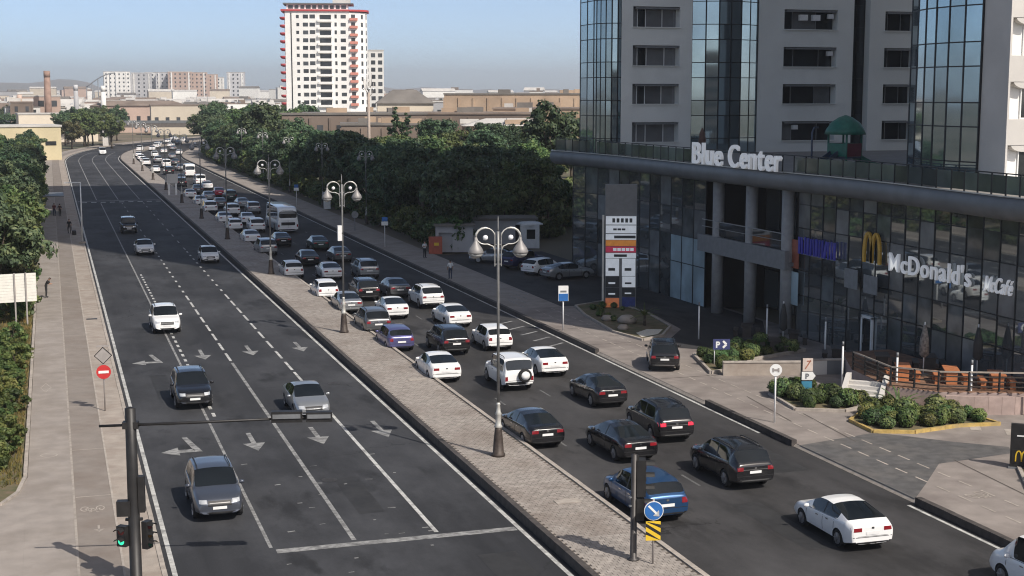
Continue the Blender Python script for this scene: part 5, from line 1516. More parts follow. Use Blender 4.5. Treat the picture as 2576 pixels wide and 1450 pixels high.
for k in range(3): ubox('seat_slat', brown_iron, (-0.15 + .15 * k, 0, 0.45), (0.12, 1.8, 0.04), 0, t)
for yy in (-.75, .75): ubox('leg', black_metal, (0, yy, 0.22), (0.45, 0.06, 0.44), 0, t)
for k in range(3): ubox('back_slat', brown_iron, (-0.28, 0, 0.6 + .14 * k), (0.04, 1.8, 0.1), 0, t)
t = thing('info_board', 'pale board on two legs on the median before the far crossing', 'board', (18.2, 232, MZ))
MB().box((0, 0, 2.6), (1.7, 0.3, 1.5)).build('panel', concrete_l, t)
for x in (-.55, .55): MB().box((x, 0, .95), (0.28, 0.22, 1.9)).build('leg', sign_white, t)

# kiosk, guard booth and tank by the car court
t = thing('kiosk', 'grey kiosk with a dark doorway beside a red box', 'kiosk', (38.9, 140.2, 0.1), R(-14))
b = MB(); wall_holes(b, (-1.9, 0), (1, 0), 3.8, 0, 2.7, [(0.3, 1.7, 0, 2.0)], 0.5, (0, -1)); b.box((0, 1.6, 1.35), (3.8, 2.2, 2.7)); b.build('wall', greyb, t)
MB().box((0, 1.2, 2.8), (4.2, 3.2, 0.2)).build('roof', roof_g, t)
t = thing('red_box', 'rusty red box beside the grey kiosk', 'cabinet', (36.75, 139.6, 0.1), R(-14))
MB().box((0, 0, 0.85), (1.35, 0.9, 1.7)).build('body', mat('box_red', (0.42, 0.10, 0.06), 0.6, var=0.12), t); ubox('label_panel', sign_yel, (0.1, -0.46, 1.0), (0.5, 0.02, 0.3), 0, t)
t = thing('guard_booth', 'white guard booth with rounded top behind the parked cars', 'booth', (48.0, 143.2, 0.0), R(-16))
b = MB(); b.prism([(-1, -1), (1, -1), (1, 1), (-1, 1)], 0, 2.4); b.build('body', white_plastic, t)
MB().lathe([(1.45, 2.4), (1.4, 2.55), (0.9, 2.75), (0.05, 2.8)], n=4).build('roof', white_plastic, t)
ubox('window', glass_win, (0.1, -1.01, 1.5), (0.9, 0.04, 1.0), 0, t); ubox('window', glass_win, (-1.01, 0, 1.5), (0.04, 1.2, 1.0), 0, t)
t = thing('service_building', 'low grey service building with dark doorway behind the guard booth', 'building', (45.4, 147.5, 0), R(-14))
MB().box((0, 2, 1.3), (9, 4, 2.6)).build('wall', greyb, t); MB().box((0, 2, 2.7), (9.5, 4.5, 0.25)).build('roof', roof_g, t); ubox('doorway', dark_in, (3.0, -0.01, 1.05), (1.4, 0.1, 2.1), 0, t)
# bus-stop poles and small signs along the right footpath
for i, (x, y, lb) in enumerate(((33.2, 147, 'small white and blue plate on a post by the shaded footpath'), (33.4, 205, 'small square plate on a post far along the right footpath'))):
    t = thing('plate_sign', lb, 'sign', (x, y, 0.13), R(-10))
    MB().tube([(0, 0, 0), (0, 0, 2.8)], 0.04, 6).build('post', white_plastic, t); MB().box((0, -0.05, 2.5), (0.7, 0.04, 0.4)).build('plate', sign_white, t); MB().box((0, -0.05, 2.95), (0.6, 0.04, 0.45)).build('upper_plate', sign_blue, t)
t = thing('notice_column', 'white notice column beside the right footpath in the shade', 'column', (36.9, 200, 0.1))
MB().box((0, 0, 1.2), (0.9, 0.5, 2.4)).build('body', white_plastic, t); ubox('notice', frame_grey, (0, -0.26, 1.5), (0.6, 0.02, 0.9), 0, t)
t = thing('convex_mirror', 'round mirror on a short post at the shaded footpath', 'mirror', (33.9, 166, 0.13))
MB().tube([(0, 0, 0), (0, 0, 1.6)], 0.04, 6).build('post', steel, t); link('mirror_face', disc(0.42, steel), t, (0, -0.05, 1.9))
# white marker posts in the forecourt
MP = [((40.0, 84.4), 'by the driveway mouth'), ((43.8, 82.2), 'left of the dark terrace'), ((44.6, 76.2), 'behind the low wall'), ((40.55, 67.4), 'at the top of the steps'), ((41.5, 63.6), 'by the deck rail corner'), ((43.9, 60.6), 'in front of the deck rail'), ((45.9, 58.9), 'at the right end of the deck')]
for i, ((x, y), w) in enumerate(MP):
    z = 0.13 if i < 3 else 0.0
    t = thing('light_post', 'slim white light post ' + w, 'post', (x, y, z))
    MB().tube([(0, 0, 0), (0, 0, 2.5 if i > 2 else 2.2)], 0.055, 8).build('shaft', white_plastic, t); MB().tube([(0, 0, 2.5 if i > 2 else 2.2), (0, 0, 2.75 if i > 2 else 2.45)], 0.06, 8).build('head', frame_grey, t)

# ------------------------------------------------------------------ raised deck, steps, walls, furniture
dk = thing('timber_deck', 'raised timber deck with tables in front of the restaurant glass', 'deck', (0, 0, 0))
DP = [(40.6, 62.9), (42.3, 61.0), (46.6, 59.2), (46.6, 72.5), (43.6, 72.5), (41.3, 67.6)]
b = MB(); b.prism(DP, 0.05, 1.12); b.build('plinth', mat('plinth_pink', (0.38, 0.29, 0.26), 0.85, var=0.1, dirt=(0.28, 0.22, 0.20), dscale=0.6), dk)
wood = mat('deck_wood', (0.20, 0.115, 0.075), 0.7, var=0.25, scale=4, objrand=0.2)
y = 59.5
while y < 72.4:
    # a board runs in X between the deck outline's edges
    xs = []
    for i in range(len(DP)):
        a, c = DP[i], DP[(i + 1) % len(DP)]
        if (a[1] > y) != (c[1] > y): xs.append(a[0] + (c[0] - a[0]) * (y - a[1]) / (c[1] - a[1]))
    if len(xs) >= 2 and max(xs) - min(xs) > .4: ubox('board', wood, ((min(xs) + max(xs)) / 2, y, 1.14), (max(xs) - min(xs), 0.17, 0.04), 0, dk)
    y += 0.19
rl = thing('deck_railing', 'dark horizontal bar railing round the timber deck', 'railing', (0, 0, 0))
RP = [(41.2, 67.4), (40.75, 63.0), (42.35, 61.15), (46.5, 59.4)]
for i in range(3):
    a, c = Vector(RP[i]), Vector(RP[i + 1]); k = max(2, round((c - a).length / 1.5))
    for j in range(k + (i == 2)):
        p = a.lerp(c, j / k); ubox('post', frame_dark, (p.x, p.y, 1.66), (0.08, 0.08, 1.0), 0, rl)
    for z in (1.4, 1.65, 1.9, 2.14):
        b = MB().bar((a.x, a.y, z), (c.x, c.y, z), 0.05, 0.06 if z < 2.1 else 0.08); b.build('bar', brown_iron if z < 2.1 else paving_s, rl)
# steps
st = thing('outside_steps', 'outside steps with pale side walls leading up to the deck', 'steps', (38.95, 63.0, 0.13), R(-42))
for k in range(6): ubox('step', concrete_l, (0, 0.34 * k + 0.17, 0.085 + 0.085 * k), (1.7, 0.36, 0.17 + 0.17 * k), 0, st)
for s in (-1, 1):
    b = MB(); pr = [(0, 0), (2.3, 0), (2.3, 1.35), (2.0, 1.35), (0, 0.3)]
    f0 = [(s * 0.98 - 0.12, p[0], p[1]) for p in pr]; f1 = [(s * 0.98 + 0.12, p[0], p[1]) for p in pr]
    b.poly(f0); b.poly(f1[::-1])
    for i in range(5): j = (i + 1) % 5; b.poly([f0[j], f0[i], f1[i], f1[j]])
    b.build('side_wall', concrete_l, st)
# low walls
lw = thing('low_wall', 'low beige wall with pale coping along the long bed and dark terrace', 'wall', (0, 0, 0))
for a, c, m in (((36.1, 72.9), (40.6, 71.6), paving_s), ((40.6, 71.6), (41.9, 71.4), concrete_l), ((41.9, 71.4), (44.6, 70.6), canopy_m)):
    b = MB(); b.bar((*a, 0.50), (*c, 0.50), 0.3, 0.9 if a[0] > 40 else 0.75); b.build('wall_section', m, lw); b = MB(); b.bar((*a, 0.98 if a[0] > 40 else 0.90), (*c, 0.98 if a[0] > 40 else 0.90), 0.38, 0.06); b.build('coping', kerb_l, lw)
cw = thing('curved_wall', 'curved pink planter wall in front of the deck at the right', 'wall', (0, 0, 0))
pw = [(42.4 + 0.62 * k, 60.6 - 1.5 * math.sin(R(100) * k / 8)) for k in range(9)]
for k in range(8):
    b = MB().bar((*pw[k], 0.55), (*pw[k + 1], 0.55), 0.28, 0.95); b.build('wall_section', MATS['plinth_pink'], cw)
# tables, benches, parasols on the deck and the shaded terrace
orange = mat('table_orange', (0.46, 0.17, 0.07), 0.5, var=0.12); darkwood = mat('table_dark', (0.05, 0.04, 0.035), 0.5, var=0.15)
def make_table(m):
    t = thing('terrace_table', 'x', 'table')
    MB().box((0, 0, 0.74), (1.5, 0.75, 0.06)).build('table_top', m, t)
    for s in (-1, 1): MB().box((s * .6, 0, 0.36), (0.08, 0.55, 0.7)).build('leg', m, t)
    for s in (-1, 1):
        bn = MB().box((0, s * 0.72, 0.45), (1.5, 0.32, 0.06)).build('bench_seat', m, t)
        for q in (-1, 1): MB().box((q * .6, s * .72, 0.21), (0.08, 0.26, 0.42)).build('leg', m, bn)
    return t
t1 = make_table(orange); t2 = make_table(darkwood)
spots = [((42.3, 64.3, 1.16), t1, 'orange picnic table nearest the steps on the deck'), ((44.2, 62.8, 1.16), t1, 'orange picnic table in the middle of the deck'), ((45.7, 61.0, 1.16), t1, 'orange picnic table at the right end of the deck'),
         ((43.0, 67.4, 1.16), t2, 'dark picnic table at the back left of the deck'), ((45.2, 66.2, 1.16), t2, 'dark picnic table against the glass on the deck'), ((42.6, 78.9, 0.13), t2, 'dark picnic table behind the low wall'), ((44.9, 75.3, 0.13), t2, 'dark picnic table in the shade near the glass door'), ((45.2, 81.2, 0.13), t2, 'dark picnic table in the shade below the blue sign'), ((43.6, 84.6, 0.13), t2, 'dark picnic table nearest the entrance columns')]
used = set()
for loc, pr, lab in spots:
    o = pr if pr.name not in used else copy_tree(pr)
    used.add(pr.name); o.location = loc; o.rotation_euler = (0, 0, R(62)); o['label'] = lab; o['group'] = 'picnic tables outside the restaurant'
for i, (x, y, z, lab) in enumerate(((43.9, 64.8, 1.16, 'closed striped parasol standing on the deck'), (46.1, 63.2, 1.16, 'closed dark parasol at the right of the deck'), (44.0, 80.4, 0.13, 'closed dark parasol on the shaded terrace'))):
    t = thing('parasol', lab, 'parasol', (x, y, z)); MB().tube([(0, 0, 0), (0, 0, 2.9)], 0.035, 8).build('pole', white_plastic, t)
    MB().lathe([(0.10, 1.0), (0.26, 1.15), (0.24, 1.9), (0.08, 2.75)], n=10).build('canvas', mat('canvas_dark', (0.05, 0.05, 0.05), 0.9) if i else mat('canvas_stripe', (0.20, 0.18, 0.16), 0.9, var=0.5, scale=6), t)
    MB().lathe([(0.3, 0), (0.3, 0.1)], n=12).build('foot', frame_grey, t)
# tall wooden-looking pole in the wood, antenna mast
t = thing('pylon_pole', 'tall pale concrete pole with a branching lamp top among the trees', 'pole', (*polar(12.15, 232), 0))
MB().tube([(0, 0, 0), (0, 0, 16.4)], [0.30, 0.2], 10).build('shaft', mat('pole_concrete', (0.40, 0.33, 0.28), 0.8, var=0.1), t)
b = MB()
for k in range(6): b.tube([(0, 0, 15.6 + .2 * k), (0.7 * math.cos(k * 1.05), 0.7 * math.sin(k * 1.05), 16.4 + .25 * k), (0.8 * math.cos(k * 1.05), 0.8 * math.sin(k * 1.05), 18 + .3 * k)], 0.05, 5)
b.build('branch_arms', sign_back, t)
for k in range(4): MB().lathe([(0.02, -.18), (0.2, 0), (0.02, .18)], n=8).build('lamp_globe', globe_m, t, (0.8 * math.cos(k * 1.57), 0.8 * math.sin(k * 1.57), 17.0))
# ------------------------------------------------------------------ vehicles
def interp(tab, x):
    if x <= tab[0][0]: return tab[0][1]
    for (a, va), (b_, vb) in zip(tab, tab[1:]):
        if x <= b_: 
            return va + (vb - va) * (x - a) / (b_ - a)
    return tab[-1][1]
tyre_m = mat('tyre', (0.014, 0.014, 0.015), 0.85, var=0.2, scale=8)
rim_m = mat('rim_alloy', (0.38, 0.38, 0.39), 0.3, 0.8, var=0.1); rim_d = mat('rim_dark', (0.06, 0.06, 0.06), 0.35, 0.7, var=0.1)
car_glass = mat('car_glass', (0.012, 0.015, 0.017), 0.04, 0.25, var=0.2, scale=1.0, spec=0.9)
tail_m = mat('tail_red', (0.22, 0.012, 0.018), 0.2, var=0.1, coat=0.5); tail_on = mat('tail_red_lit', (0.4, 0.02, 0.03), 0.2, var=0.1, emit=(0.9, 0.02, 0.05), estr=0.9)
head_m = mat('head_glass', (0.62, 0.64, 0.66), 0.12, 0.4, var=0.15); plate_m = mat('number_plate', (0.78, 0.78, 0.77), 0.4, var=0.03)
trim_m = mat('trim_black', (0.018, 0.018, 0.019), 0.5, var=0.2); chrome_m = mat('chrome', (0.60, 0.60, 0.60), 0.15, 0.95, var=0.05); seat_m = mat('interior_grey', (0.035, 0.034, 0.033), 0.8, var=0.2)
def paint(name, col, rough=0.25, metal=0.25):
    return mat('paint_' + name, col, rough, metal, var=0.03, scale=0.5, coat=0.8, spec=0.5)
# tail lamps get an inner clear strip
PAINT = {'white': paint('white', (0.84, 0.84, 0.83), 0.3, 0.0), 'silver': paint('silver', (0.36, 0.37, 0.38), 0.3, 0.6), 'grey': paint('grey', (0.13, 0.135, 0.14), 0.3, 0.5), 'black': paint('black', (0.010, 0.010, 0.012), 0.2, 0.1),
         'blue': paint('blue', (0.018, 0.07, 0.18), 0.3, 0.5), 'navy': paint('navy', (0.025, 0.030, 0.10), 0.3, 0.4), 'red': paint('red', (0.40, 0.02, 0.045), 0.3, 0.2), 'green': paint('green', (0.02, 0.05, 0.045), 0.3, 0.3), 'violet': paint('violet', (0.10, 0.10, 0.24), 0.3, 0.4), 'slate': paint('slate', (0.085, 0.095, 0.12), 0.3, 0.5)}
wheel_me = {}
def wheel_meshes(r, w):
    k = (r, w)
    if k in wheel_me: return wheel_me[k]
    t = MB().lathe([(r * .62, -w / 2 + .01), (r * .93, -w / 2), (r, -w / 2 + .035), (r, w / 2 - .035), (r * .93, w / 2), (r * .62, w / 2 - .01)], n=22, axis='Y').mesh('tyre', tyre_m)
    out = []
    for m in (rim_m, rim_d):
        b = MB()
        b.lathe([(r * .64, -w / 2 - .002), (r * .60, -w / 2 + .03), (r * .58, -w / 2 + .03), (r * .58, w / 2 - .03), (r * .60, w / 2 - .03), (r * .64, w / 2 + .002)], n=20, axis='Y')
        for s in (-1, 1):
            for q in range(5):
                a = 2 * math.pi * q / 5
                b.bar((0, s * (w / 2 - .005), 0), (r * .62 * math.cos(a), s * (w / 2 - .005), r * .62 * math.sin(a)), r * .2, 0.03)
        out.append(b.mesh('rim', m))
    wheel_me[k] = (t, out[0], out[1]); return wheel_me[k]

def car_proto(kind):
    """returns list of (part name, mesh, location, children) for one body style; x forward, y left, origin on the ground under the centre"""
    S = {
     'sedan': dict(L=4.7, W=1.84, top=[(-2.35, .95), (-2.28, 1.04), (-2.05, 1.09), (-1.88, 1.12), (-.85, 1.41), (-.30, 1.465), (.25, 1.45), (1.18, 1.0), (1.30, .965), (1.80, .90), (2.15, .78), (2.35, .58)],
       belt=[(-2.35, .88), (-1.9, 1.01), (-.5, .965), (1.1, .90), (1.8, .82), (2.35, .52)], rw=(-1.88, -.85), ws=(.25, 1.18), sg=[(-1.42, -.42), (-.34, .60)], wb=(-1.42, 1.36), wr=.335, rear_flat=.5),
     'coupe': dict(L=4.5, W=1.82, top=[(-2.25, .97), (-2.18, 1.06), (-1.98, 1.10), (-1.85, 1.13), (-.62, 1.43), (-.15, 1.465), (.30, 1.43), (1.20, .98), (1.30, .95), (1.74, .88), (2.05, .76), (2.25, .56)],
       belt=[(-2.25, .90), (-1.8, 1.03), (-.4, .955), (1.1, .88), (1.8, .80), (2.25, .52)], rw=(-1.85, -.62), ws=(.30, 1.20), sg=[(-1.28, -.30), (-.22, .66)], wb=(-1.35, 1.30), wr=.33, rear_flat=.5),
     'hatch': dict(L=4.15, W=1.78, top=[(-2.075, .92), (-2.04, 1.0), (-1.95, 1.08), (-1.62, 1.40), (-1.2, 1.48), (-.2, 1.52), (.35, 1.48), (1.10, 1.0), (1.2, .96), (1.6, .89), (1.92, .76), (2.075, .58)],
       belt=[(-2.075, .86), (-1.7, .95), (1.05, .90), (1.6, .82), (2.075, .54)], rw=(-1.95, -1.62), ws=(.35, 1.10), sg=[(-1.5, -.45), (-.36, .6)], wb=(-1.28, 1.27), wr=.32, rear_flat=.7),
     'suv': dict(L=4.65, W=1.90, top=[(-2.325, 1.02), (-2.29, 1.12), (-2.22, 1.19), (-1.78, 1.61), (-1.35, 1.69), (-.2, 1.72), (.35, 1.68), (1.12, 1.15), (1.22, 1.11), (1.8, 1.05), (2.15, .94), (2.325, .72)],
       belt=[(-2.325, .98), (-1.9, 1.14), (-.6, 1.09), (1.05, 1.04), (1.8, .97), (2.325, .66)], rw=(-2.22, -1.78), ws=(.35, 1.12), sg=[(-1.62, -.58), (-.48, .60)], wb=(-1.36, 1.36), wr=.37, rear_flat=.7),
     'offroad': dict(L=4.3, W=1.82, top=[(-2.15, 1.05), (-2.13, 1.15), (-2.10, 1.22), (-1.98, 1.76), (-1.7, 1.82), (-.2, 1.84), (.40, 1.80), (.85, 1.20), (.95, 1.16), (1.75, 1.12), (2.05, 1.05), (2.15, .75)],
       belt=[(-2.15, 1.02), (-1.9, 1.10), (.9, 1.08), (1.75, 1.02), (2.15, .70)], rw=(-2.10, -1.98), ws=(.40, .85), sg=[(-1.85, -.75), (-.65, .55)], wb=(-1.22, 1.28), wr=.38, rear_flat=.85),
     'minivan': dict(L=5.0, W=1.95, top=[(-2.5, 1.05), (-2.47, 1.15), (-2.43, 1.25), (-2.3, 1.85), (-2.0, 1.95), (-.2, 1.98), (.9, 1.90), (1.7, 1.2), (1.8, 1.15), (2.15, 1.05), (2.4, .9), (2.5, .7)],
       belt=[(-2.5, 1.0), (-2.2, 1.12), (1.65, 1.05), (2.1, .95), (2.5, .64)], rw=(-2.43, -2.3), ws=(.9, 1.7), sg=[(-2.15, -.85), (-.72, .30), (.38, 1.05)], wb=(-1.5, 1.55), wr=.34, rear_flat=.85),
     'minibus': dict(L=6.0, W=2.05, top=[(-3.0, 1.3), (-2.99, 1.4), (-2.97, 1.5), (-2.9, 2.5), (-2.6, 2.62), (-.2, 2.65), (1.9, 2.55), (2.55, 1.45), (2.62, 1.38), (2.8, 1.2), (2.93, 1.0), (3.0, .75)],
       belt=[(-3.0, 1.2), (-2.7, 1.3), (2.5, 1.25), (2.8, 1.05), (3.0, .68)], rw=(-2.97, -2.9), ws=(1.9, 2.55), sg=[(-2.7, -1.4), (-1.3, 0.0), (.1, 1.7)], wb=(-1.8, 1.85), wr=.36, rear_flat=.9),
     'bus': dict(L=10.5, W=2.5, top=[(-5.25, 1.6), (-5.24, 1.7), (-5.22, 1.8), (-5.15, 2.95), (-4.8, 3.08), (-.2, 3.1), (4.6, 3.06), (5.1, 1.5), (5.14, 1.4), (5.18, 1.2), (5.22, 1.0), (5.25, .8)],
       belt=[(-5.25, 1.45), (-4.9, 1.5), (5.05, 1.4), (5.15, 1.1), (5.25, .7)], rw=(-5.22, -5.15), ws=(4.6, 5.1), sg=[(-4.8, -3.2), (-3.1, -1.5), (-1.4, .2), (.3, 1.9), (2.0, 3.6)], wb=(-2.6, 3.0), wr=.48, rear_flat=.95)}[kind]
    L, W, top, belt = S['L'], S['W'], S['top'], S['belt']
    hw = W / 2
    # station list: all key x positions plus window edges and end roundings
    xs = {p[0] for p in top} | {S['rw'][0], S['rw'][1], S['ws'][0], S['ws'][1]}
    for a, c in S['sg']: xs |= {a, c}
    xs |= {-L / 2 + .08, L / 2 - .10, S['wb'][0] - .45, S['wb'][0] + .45, S['wb'][1] - .45, S['wb'][1] + .45}
    xs = sorted(xs)
    o = [xs[0]]
    for x in xs[1:]:
        if x - o[-1] > 0.022: o.append(x)
    xs = o
    boxy = kind in ('minibus', 'bus')
    roofw = hw * (.70 if kind in ('sedan', 'coupe') else .74 if kind == 'hatch' else .77 if kind == 'suv' else .84 if not boxy else .90)
    V, F, MI = [], [], []
    secs = []
    zmax = max(p[1] for p in top)
    for x in xs:
        zt = interp(top, x); zb = interp(belt, x); zb = min(zb, zt - .03)
        endr = min(1.0, (x + L / 2) / .45) ; endf = min(1.0, (L / 2 - x) / .75)
        w = hw * (.90 + .10 * math.sin(math.pi / 2 * endr)) * (.80 + .20 * math.sin(math.pi / 2 * endf))
        if boxy: w = hw * (.96 + .04 * endr) * (.93 + .07 * endf)
        zbot = .20 + .10 * (1 - endf) + .12 * (1 - endr) + (.05 if kind in ('suv', 'offroad') else 0)
        g = max(0.0, min(1.0, (zt - zb - .08) / (zmax - zb - .08)))
        wr_ = (w * .86) * (1 - g) + min(roofw, w * .9) * g
        drop = .015 + .055 * g
        side = [(0, zbot), (w * .80, zbot), (w * .955, zbot + .09), (w * 1.0, zbot + (zb - zbot) * .52), (w * .985, zb - .10), (w * .935, zb)]
        side += [(wr_, zt - drop), (wr_ * .72, zt - .012 * (1 + g)), (0, zt)]
        secs.append(side)
    NS = len(secs[0])
    def vid(i, k, s):
        return idx[(i, k, s)]
    idx = {}
    for i, x in enumerate(xs):
        for k, (yy, z) in enumerate(secs[i]):
            if k in (0, NS - 1):
                V.append((x, 0, z)); idx[(i, k, 1)] = idx[(i, k, -1)] = len(V) - 1
            else:
                for s in (1, -1): V.append((x, s * yy, z)); idx[(i, k, s)] = len(V) - 1
    BODY, SIDE, WIN, REAR, TRIM = 0, 1, 2, 3, 4
    for i in range(len(xs) - 1):
        xm = (xs[i] + xs[i + 1]) / 2
        for k in range(NS - 1):
            m = BODY
            if k == 5 and any(a - .001 <= xs[i] and xs[i + 1] <= c + .001 for a, c in S['sg']): m = SIDE
            if k in (6, 7) and S['rw'][0] - .001 <= xs[i] and xs[i + 1] <= S['rw'][1] + .001: m = REAR
            if k in (6, 7) and S['ws'][0] - .001 <= xs[i] and xs[i + 1] <= S['ws'][1] + .001: m = WIN
            if k == 5 and m == BODY and S['sg'][0][0] < xm < S['sg'][-1][1]: m = TRIM
            if k in (0, 1): m = TRIM
            for s in (1, -1):
                f = (vid(i, k, s), vid(i + 1, k, s), vid(i + 1, k + 1, s), vid(i, k + 1, s))
                F.append(f[::-1] if s > 0 else f); MI.append(m)
    for i, rev in ((0, False), (len(xs) - 1, True)):
        def cap(ids):
            F.append(tuple(ids[::-1]) if rev else tuple(ids)); MI.append(BODY)
        cap([vid(i, 1, 1), vid(i, 0, 1), vid(i, 1, -1), vid(i, 2, -1), vid(i, 2, 1)][::-1] if False else [vid(i, 1, -1), vid(i, 0, 1), vid(i, 1, 1), vid(i, 2, 1), vid(i, 2, -1)][::-1])
        for k in range(2, NS - 3): cap([vid(i, k, -1), vid(i, k, 1), vid(i, k + 1, 1), vid(i, k + 1, -1)][::-1])
        cap([vid(i, NS - 3, -1), vid(i, NS - 3, 1), vid(i, NS - 2, 1), vid(i, NS - 1, 1), vid(i, NS - 2, -1)][::-1])
    me = bpy.data.meshes.new('car'); me.from_pydata(V, [], F)
    for m in (PAINT['white'], car_glass, car_glass, car_glass, trim_m): me.materials.append(m)
    me.polygons.foreach_set('material_index', MI)
    bm = bmesh.new(); bm.from_mesh(me); bmesh.ops.recalc_face_normals(bm, faces=bm.faces)
    cl = bm.edges.layers.float.get('crease_edge') or bm.edges.layers.float.new('crease_edge')
    for e in bm.edges:
        ms = {f.material_index for f in e.link_faces}
        if len(ms) > 1: e[cl] = 0.65
        zz = [v.co.x for v in e.verts]
        if all(abs(z + L / 2) < 1e-4 for z in zz) and len(e.link_faces) == 2:
            n = [f.normal for f in e.link_faces]
            if n[0].dot(n[1]) < .6: e[cl] = .35 if not boxy else .7
        if boxy and all(abs(z - L / 2) < 1e-4 for z in zz): e[cl] = .6
    bm.to_mesh(me); bm.free()
    ob = bpy.data.objects.new('car_tmp', me); C.objects.link(ob)
    sub = ob.modifiers.new('s', 'SUBSURF'); sub.levels = 2; sub.render_levels = 2
    cutb = MB()
    for x in S['wb']:
        for s in (1, -1): cutb.lathe([(S['wr'] * 1.13, -.16), (S['wr'] * 1.13, .2)], (x, s * hw, S['wr']), 24, 'Y')
    cme = cutb.mesh('cut', trim_m); bmc = bmesh.new(); bmc.from_mesh(cme); bmesh.ops.recalc_face_normals(bmc, faces=bmc.faces); bmc.to_mesh(cme); bmc.free()
    cob = bpy.data.objects.new('cut_tmp', cme); C.objects.link(cob)
    bo = ob.modifiers.new('b', 'BOOLEAN'); bo.object = cob; bo.operation = 'DIFFERENCE'; bo.solver = 'EXACT'; bo.material_mode = 'TRANSFER'
    dg = bpy.context.evaluated_depsgraph_get()
    full = bpy.data.meshes.new_from_object(ob.evaluated_get(dg))
    bpy.data.objects.remove(ob); bpy.data.objects.remove(cob)
    names = [m.name if m else '' for m in full.materials]
    bvh = BVHTree.FromPolygons([v.co.copy() for v in full.vertices], [tuple(p.vertices) for p in full.polygons])
    # split by part; side windows also by side and by pane
    groups = {}
    for p in full.polygons:
        mi = p.material_index
        c = p.center
        if mi == 1 and c.z < .8: key = ('wheel_arch', 1 if c.y > 0 else -1, c.x > 0)
        elif mi == 1:
            key = ('side_window', 1 if c.y > 0 else -1, max(range(len(S['sg'])), key=lambda q: -abs(c.x - sum(S['sg'][q]) / 2)))
        elif mi in (2, 3) and c.z < .85: key = ('wheel_arch', 1 if c.y > 0 else -1, c.x > 0)
        elif mi == 2: key = ('windscreen',)
        elif mi == 3: key = ('rear_window',)
        elif mi == 0: key = ('body',)
        else: key = ('underbody_trim',)
        groups.setdefault(key, []).append(p.index)
    parts = []
    vco = [tuple(v.co) for v in full.vertices]; polys = [tuple(p.vertices) for p in full.polygons]
    for key, pl in groups.items():
        remap = {}; vv = []; ff = []
        for pi in pl:
            f = []
            for v in polys[pi]:
                if v not in remap: remap[v] = len(vv); vv.append(vco[v])
                f.append(remap[v])
            ff.append(f)
        m2 = bpy.data.meshes.new(key[0]); m2.from_pydata(vv, [], ff)
        m2.materials.append(PAINT['white'] if key[0] == 'body' else trim_m if key[0] in ('underbody_trim', 'wheel_arch') else car_glass)
        m2.polygons.foreach_set('use_smooth', [True] * len(ff)); m2.update()
        parts.append([key[0], m2, (0, 0, 0), []])
    # conforming patches cast on to the body
    def patch(name, side, a0, a1, z0, z1, m, nx=5, nz=4, off=.008, dirx=None, round_=0.0):
        vv = []; ok = True
        for j in range(nz + 1):
            for i in range(nx + 1):
                a = a0 + (a1 - a0) * i / nx; z = z0 + (z1 - z0) * j / nz
                if round_: z += round_ * (a - a0) / (a1 - a0)
                if side == 'rear': o_, d_ = Vector((-L / 2 - 1, a, z)), Vector((1, 0, 0))
                elif side == 'front': o_, d_ = Vector((L / 2 + 1, a, z)), Vector((-1, 0, 0))
                elif side == 'left': o_, d_ = Vector((a, hw + 1, z)), Vector((0, -1, 0))
                else: o_, d_ = Vector((a, -hw - 1, z)), Vector((0, 1, 0))
                if dirx: d_ = Vector(dirx).normalized(); o_ = o_ - Vector((0, 0, 0))
                if dirx: o_ = Vector((0, a, z)) - d_ * 6.0 + Vector((-L / 2 * .0, 0, 0)); 
                hit = bvh.ray_cast(o_, d_)
                if hit[0] is None: ok = False; vv.append(o_ + d_); continue
                vv.append(hit[0] - d_ * off)
        if not ok: return None
        b = MB(); ids = [b.addv(p) for p in vv]
        b.smooth = True
        rev = side in ('front', 'right')
        for j in range(nz):
            for i in range(nx):
                q = (ids[j * (nx + 1) + i], ids[j * (nx + 1) + i + 1], ids[(j + 1) * (nx + 1) + i + 1], ids[(j + 1) * (nx + 1) + i])
                b.face(q)
        mm = b.mesh(name, m)
        p = [name, mm, (0, 0, 0), []]
        parts.append(p); return p
    zr = interp(top, -L / 2)
    if kind in ('sedan', 'coupe'):
        for s in (-1, 1): patch('taillight', 'rear', s * hw * .48, s * hw * .90, .78, .92, tail_m)
        patch('number_plate', 'rear', -.26, .26, .66, .77, plate_m, off=.015)
        patch('rear_trim', 'rear', -.62, .62, .29, .40, trim_m, off=.006)
        patch('boot_seam', 'rear', -.60, .60, .60, .612, trim_m, 6, 1, .005)
    elif kind == 'hatch':
        for s in (-1, 1): patch('taillight', 'rear', s * hw * .62, s * hw * .91, .72, .92, tail_m)
        patch('number_plate', 'rear', -.26, .26, .62, .73, plate_m, off=.015); patch('rear_trim', 'rear', -.6, .6, .28, .40, trim_m, off=.006)
    elif kind in ('suv', 'minivan'):
        for s in (-1, 1): patch('taillight', 'rear', s * hw * .58, s * hw * .92, .86, 1.02, tail_m)
        patch('number_plate', 'rear', -.26, .26, .74, .85, plate_m, off=.015); patch('rear_trim', 'rear', -.7, .7, .34, .50, trim_m, off=.006)
        patch('chrome_strip', 'rear', -.66, .66, .885, .915, chrome_m, 6, 1, .007); patch('bumper_strip', 'rear', -.6, .6, .44, .47, chrome_m, 6, 1, .012)
    elif kind == 'offroad':
        for s in (-1, 1): patch('taillight', 'rear', s * hw * .72, s * hw * .88, .62, .86, tail_m)
        patch('rear_trim', 'rear', -.78, .78, .36, .56, trim_m, off=.012); patch('number_plate', 'rear', -.75, -.35, .44, .54, plate_m, off=.03)
        sw = MB().lathe([(.20, -.09), (.34, -.10), (.37, -.07), (.37, .07), (.34, .10), (.2, .1)], (0, 0, 0), 22, 'X').mesh('spare_tyre', tyre_m)
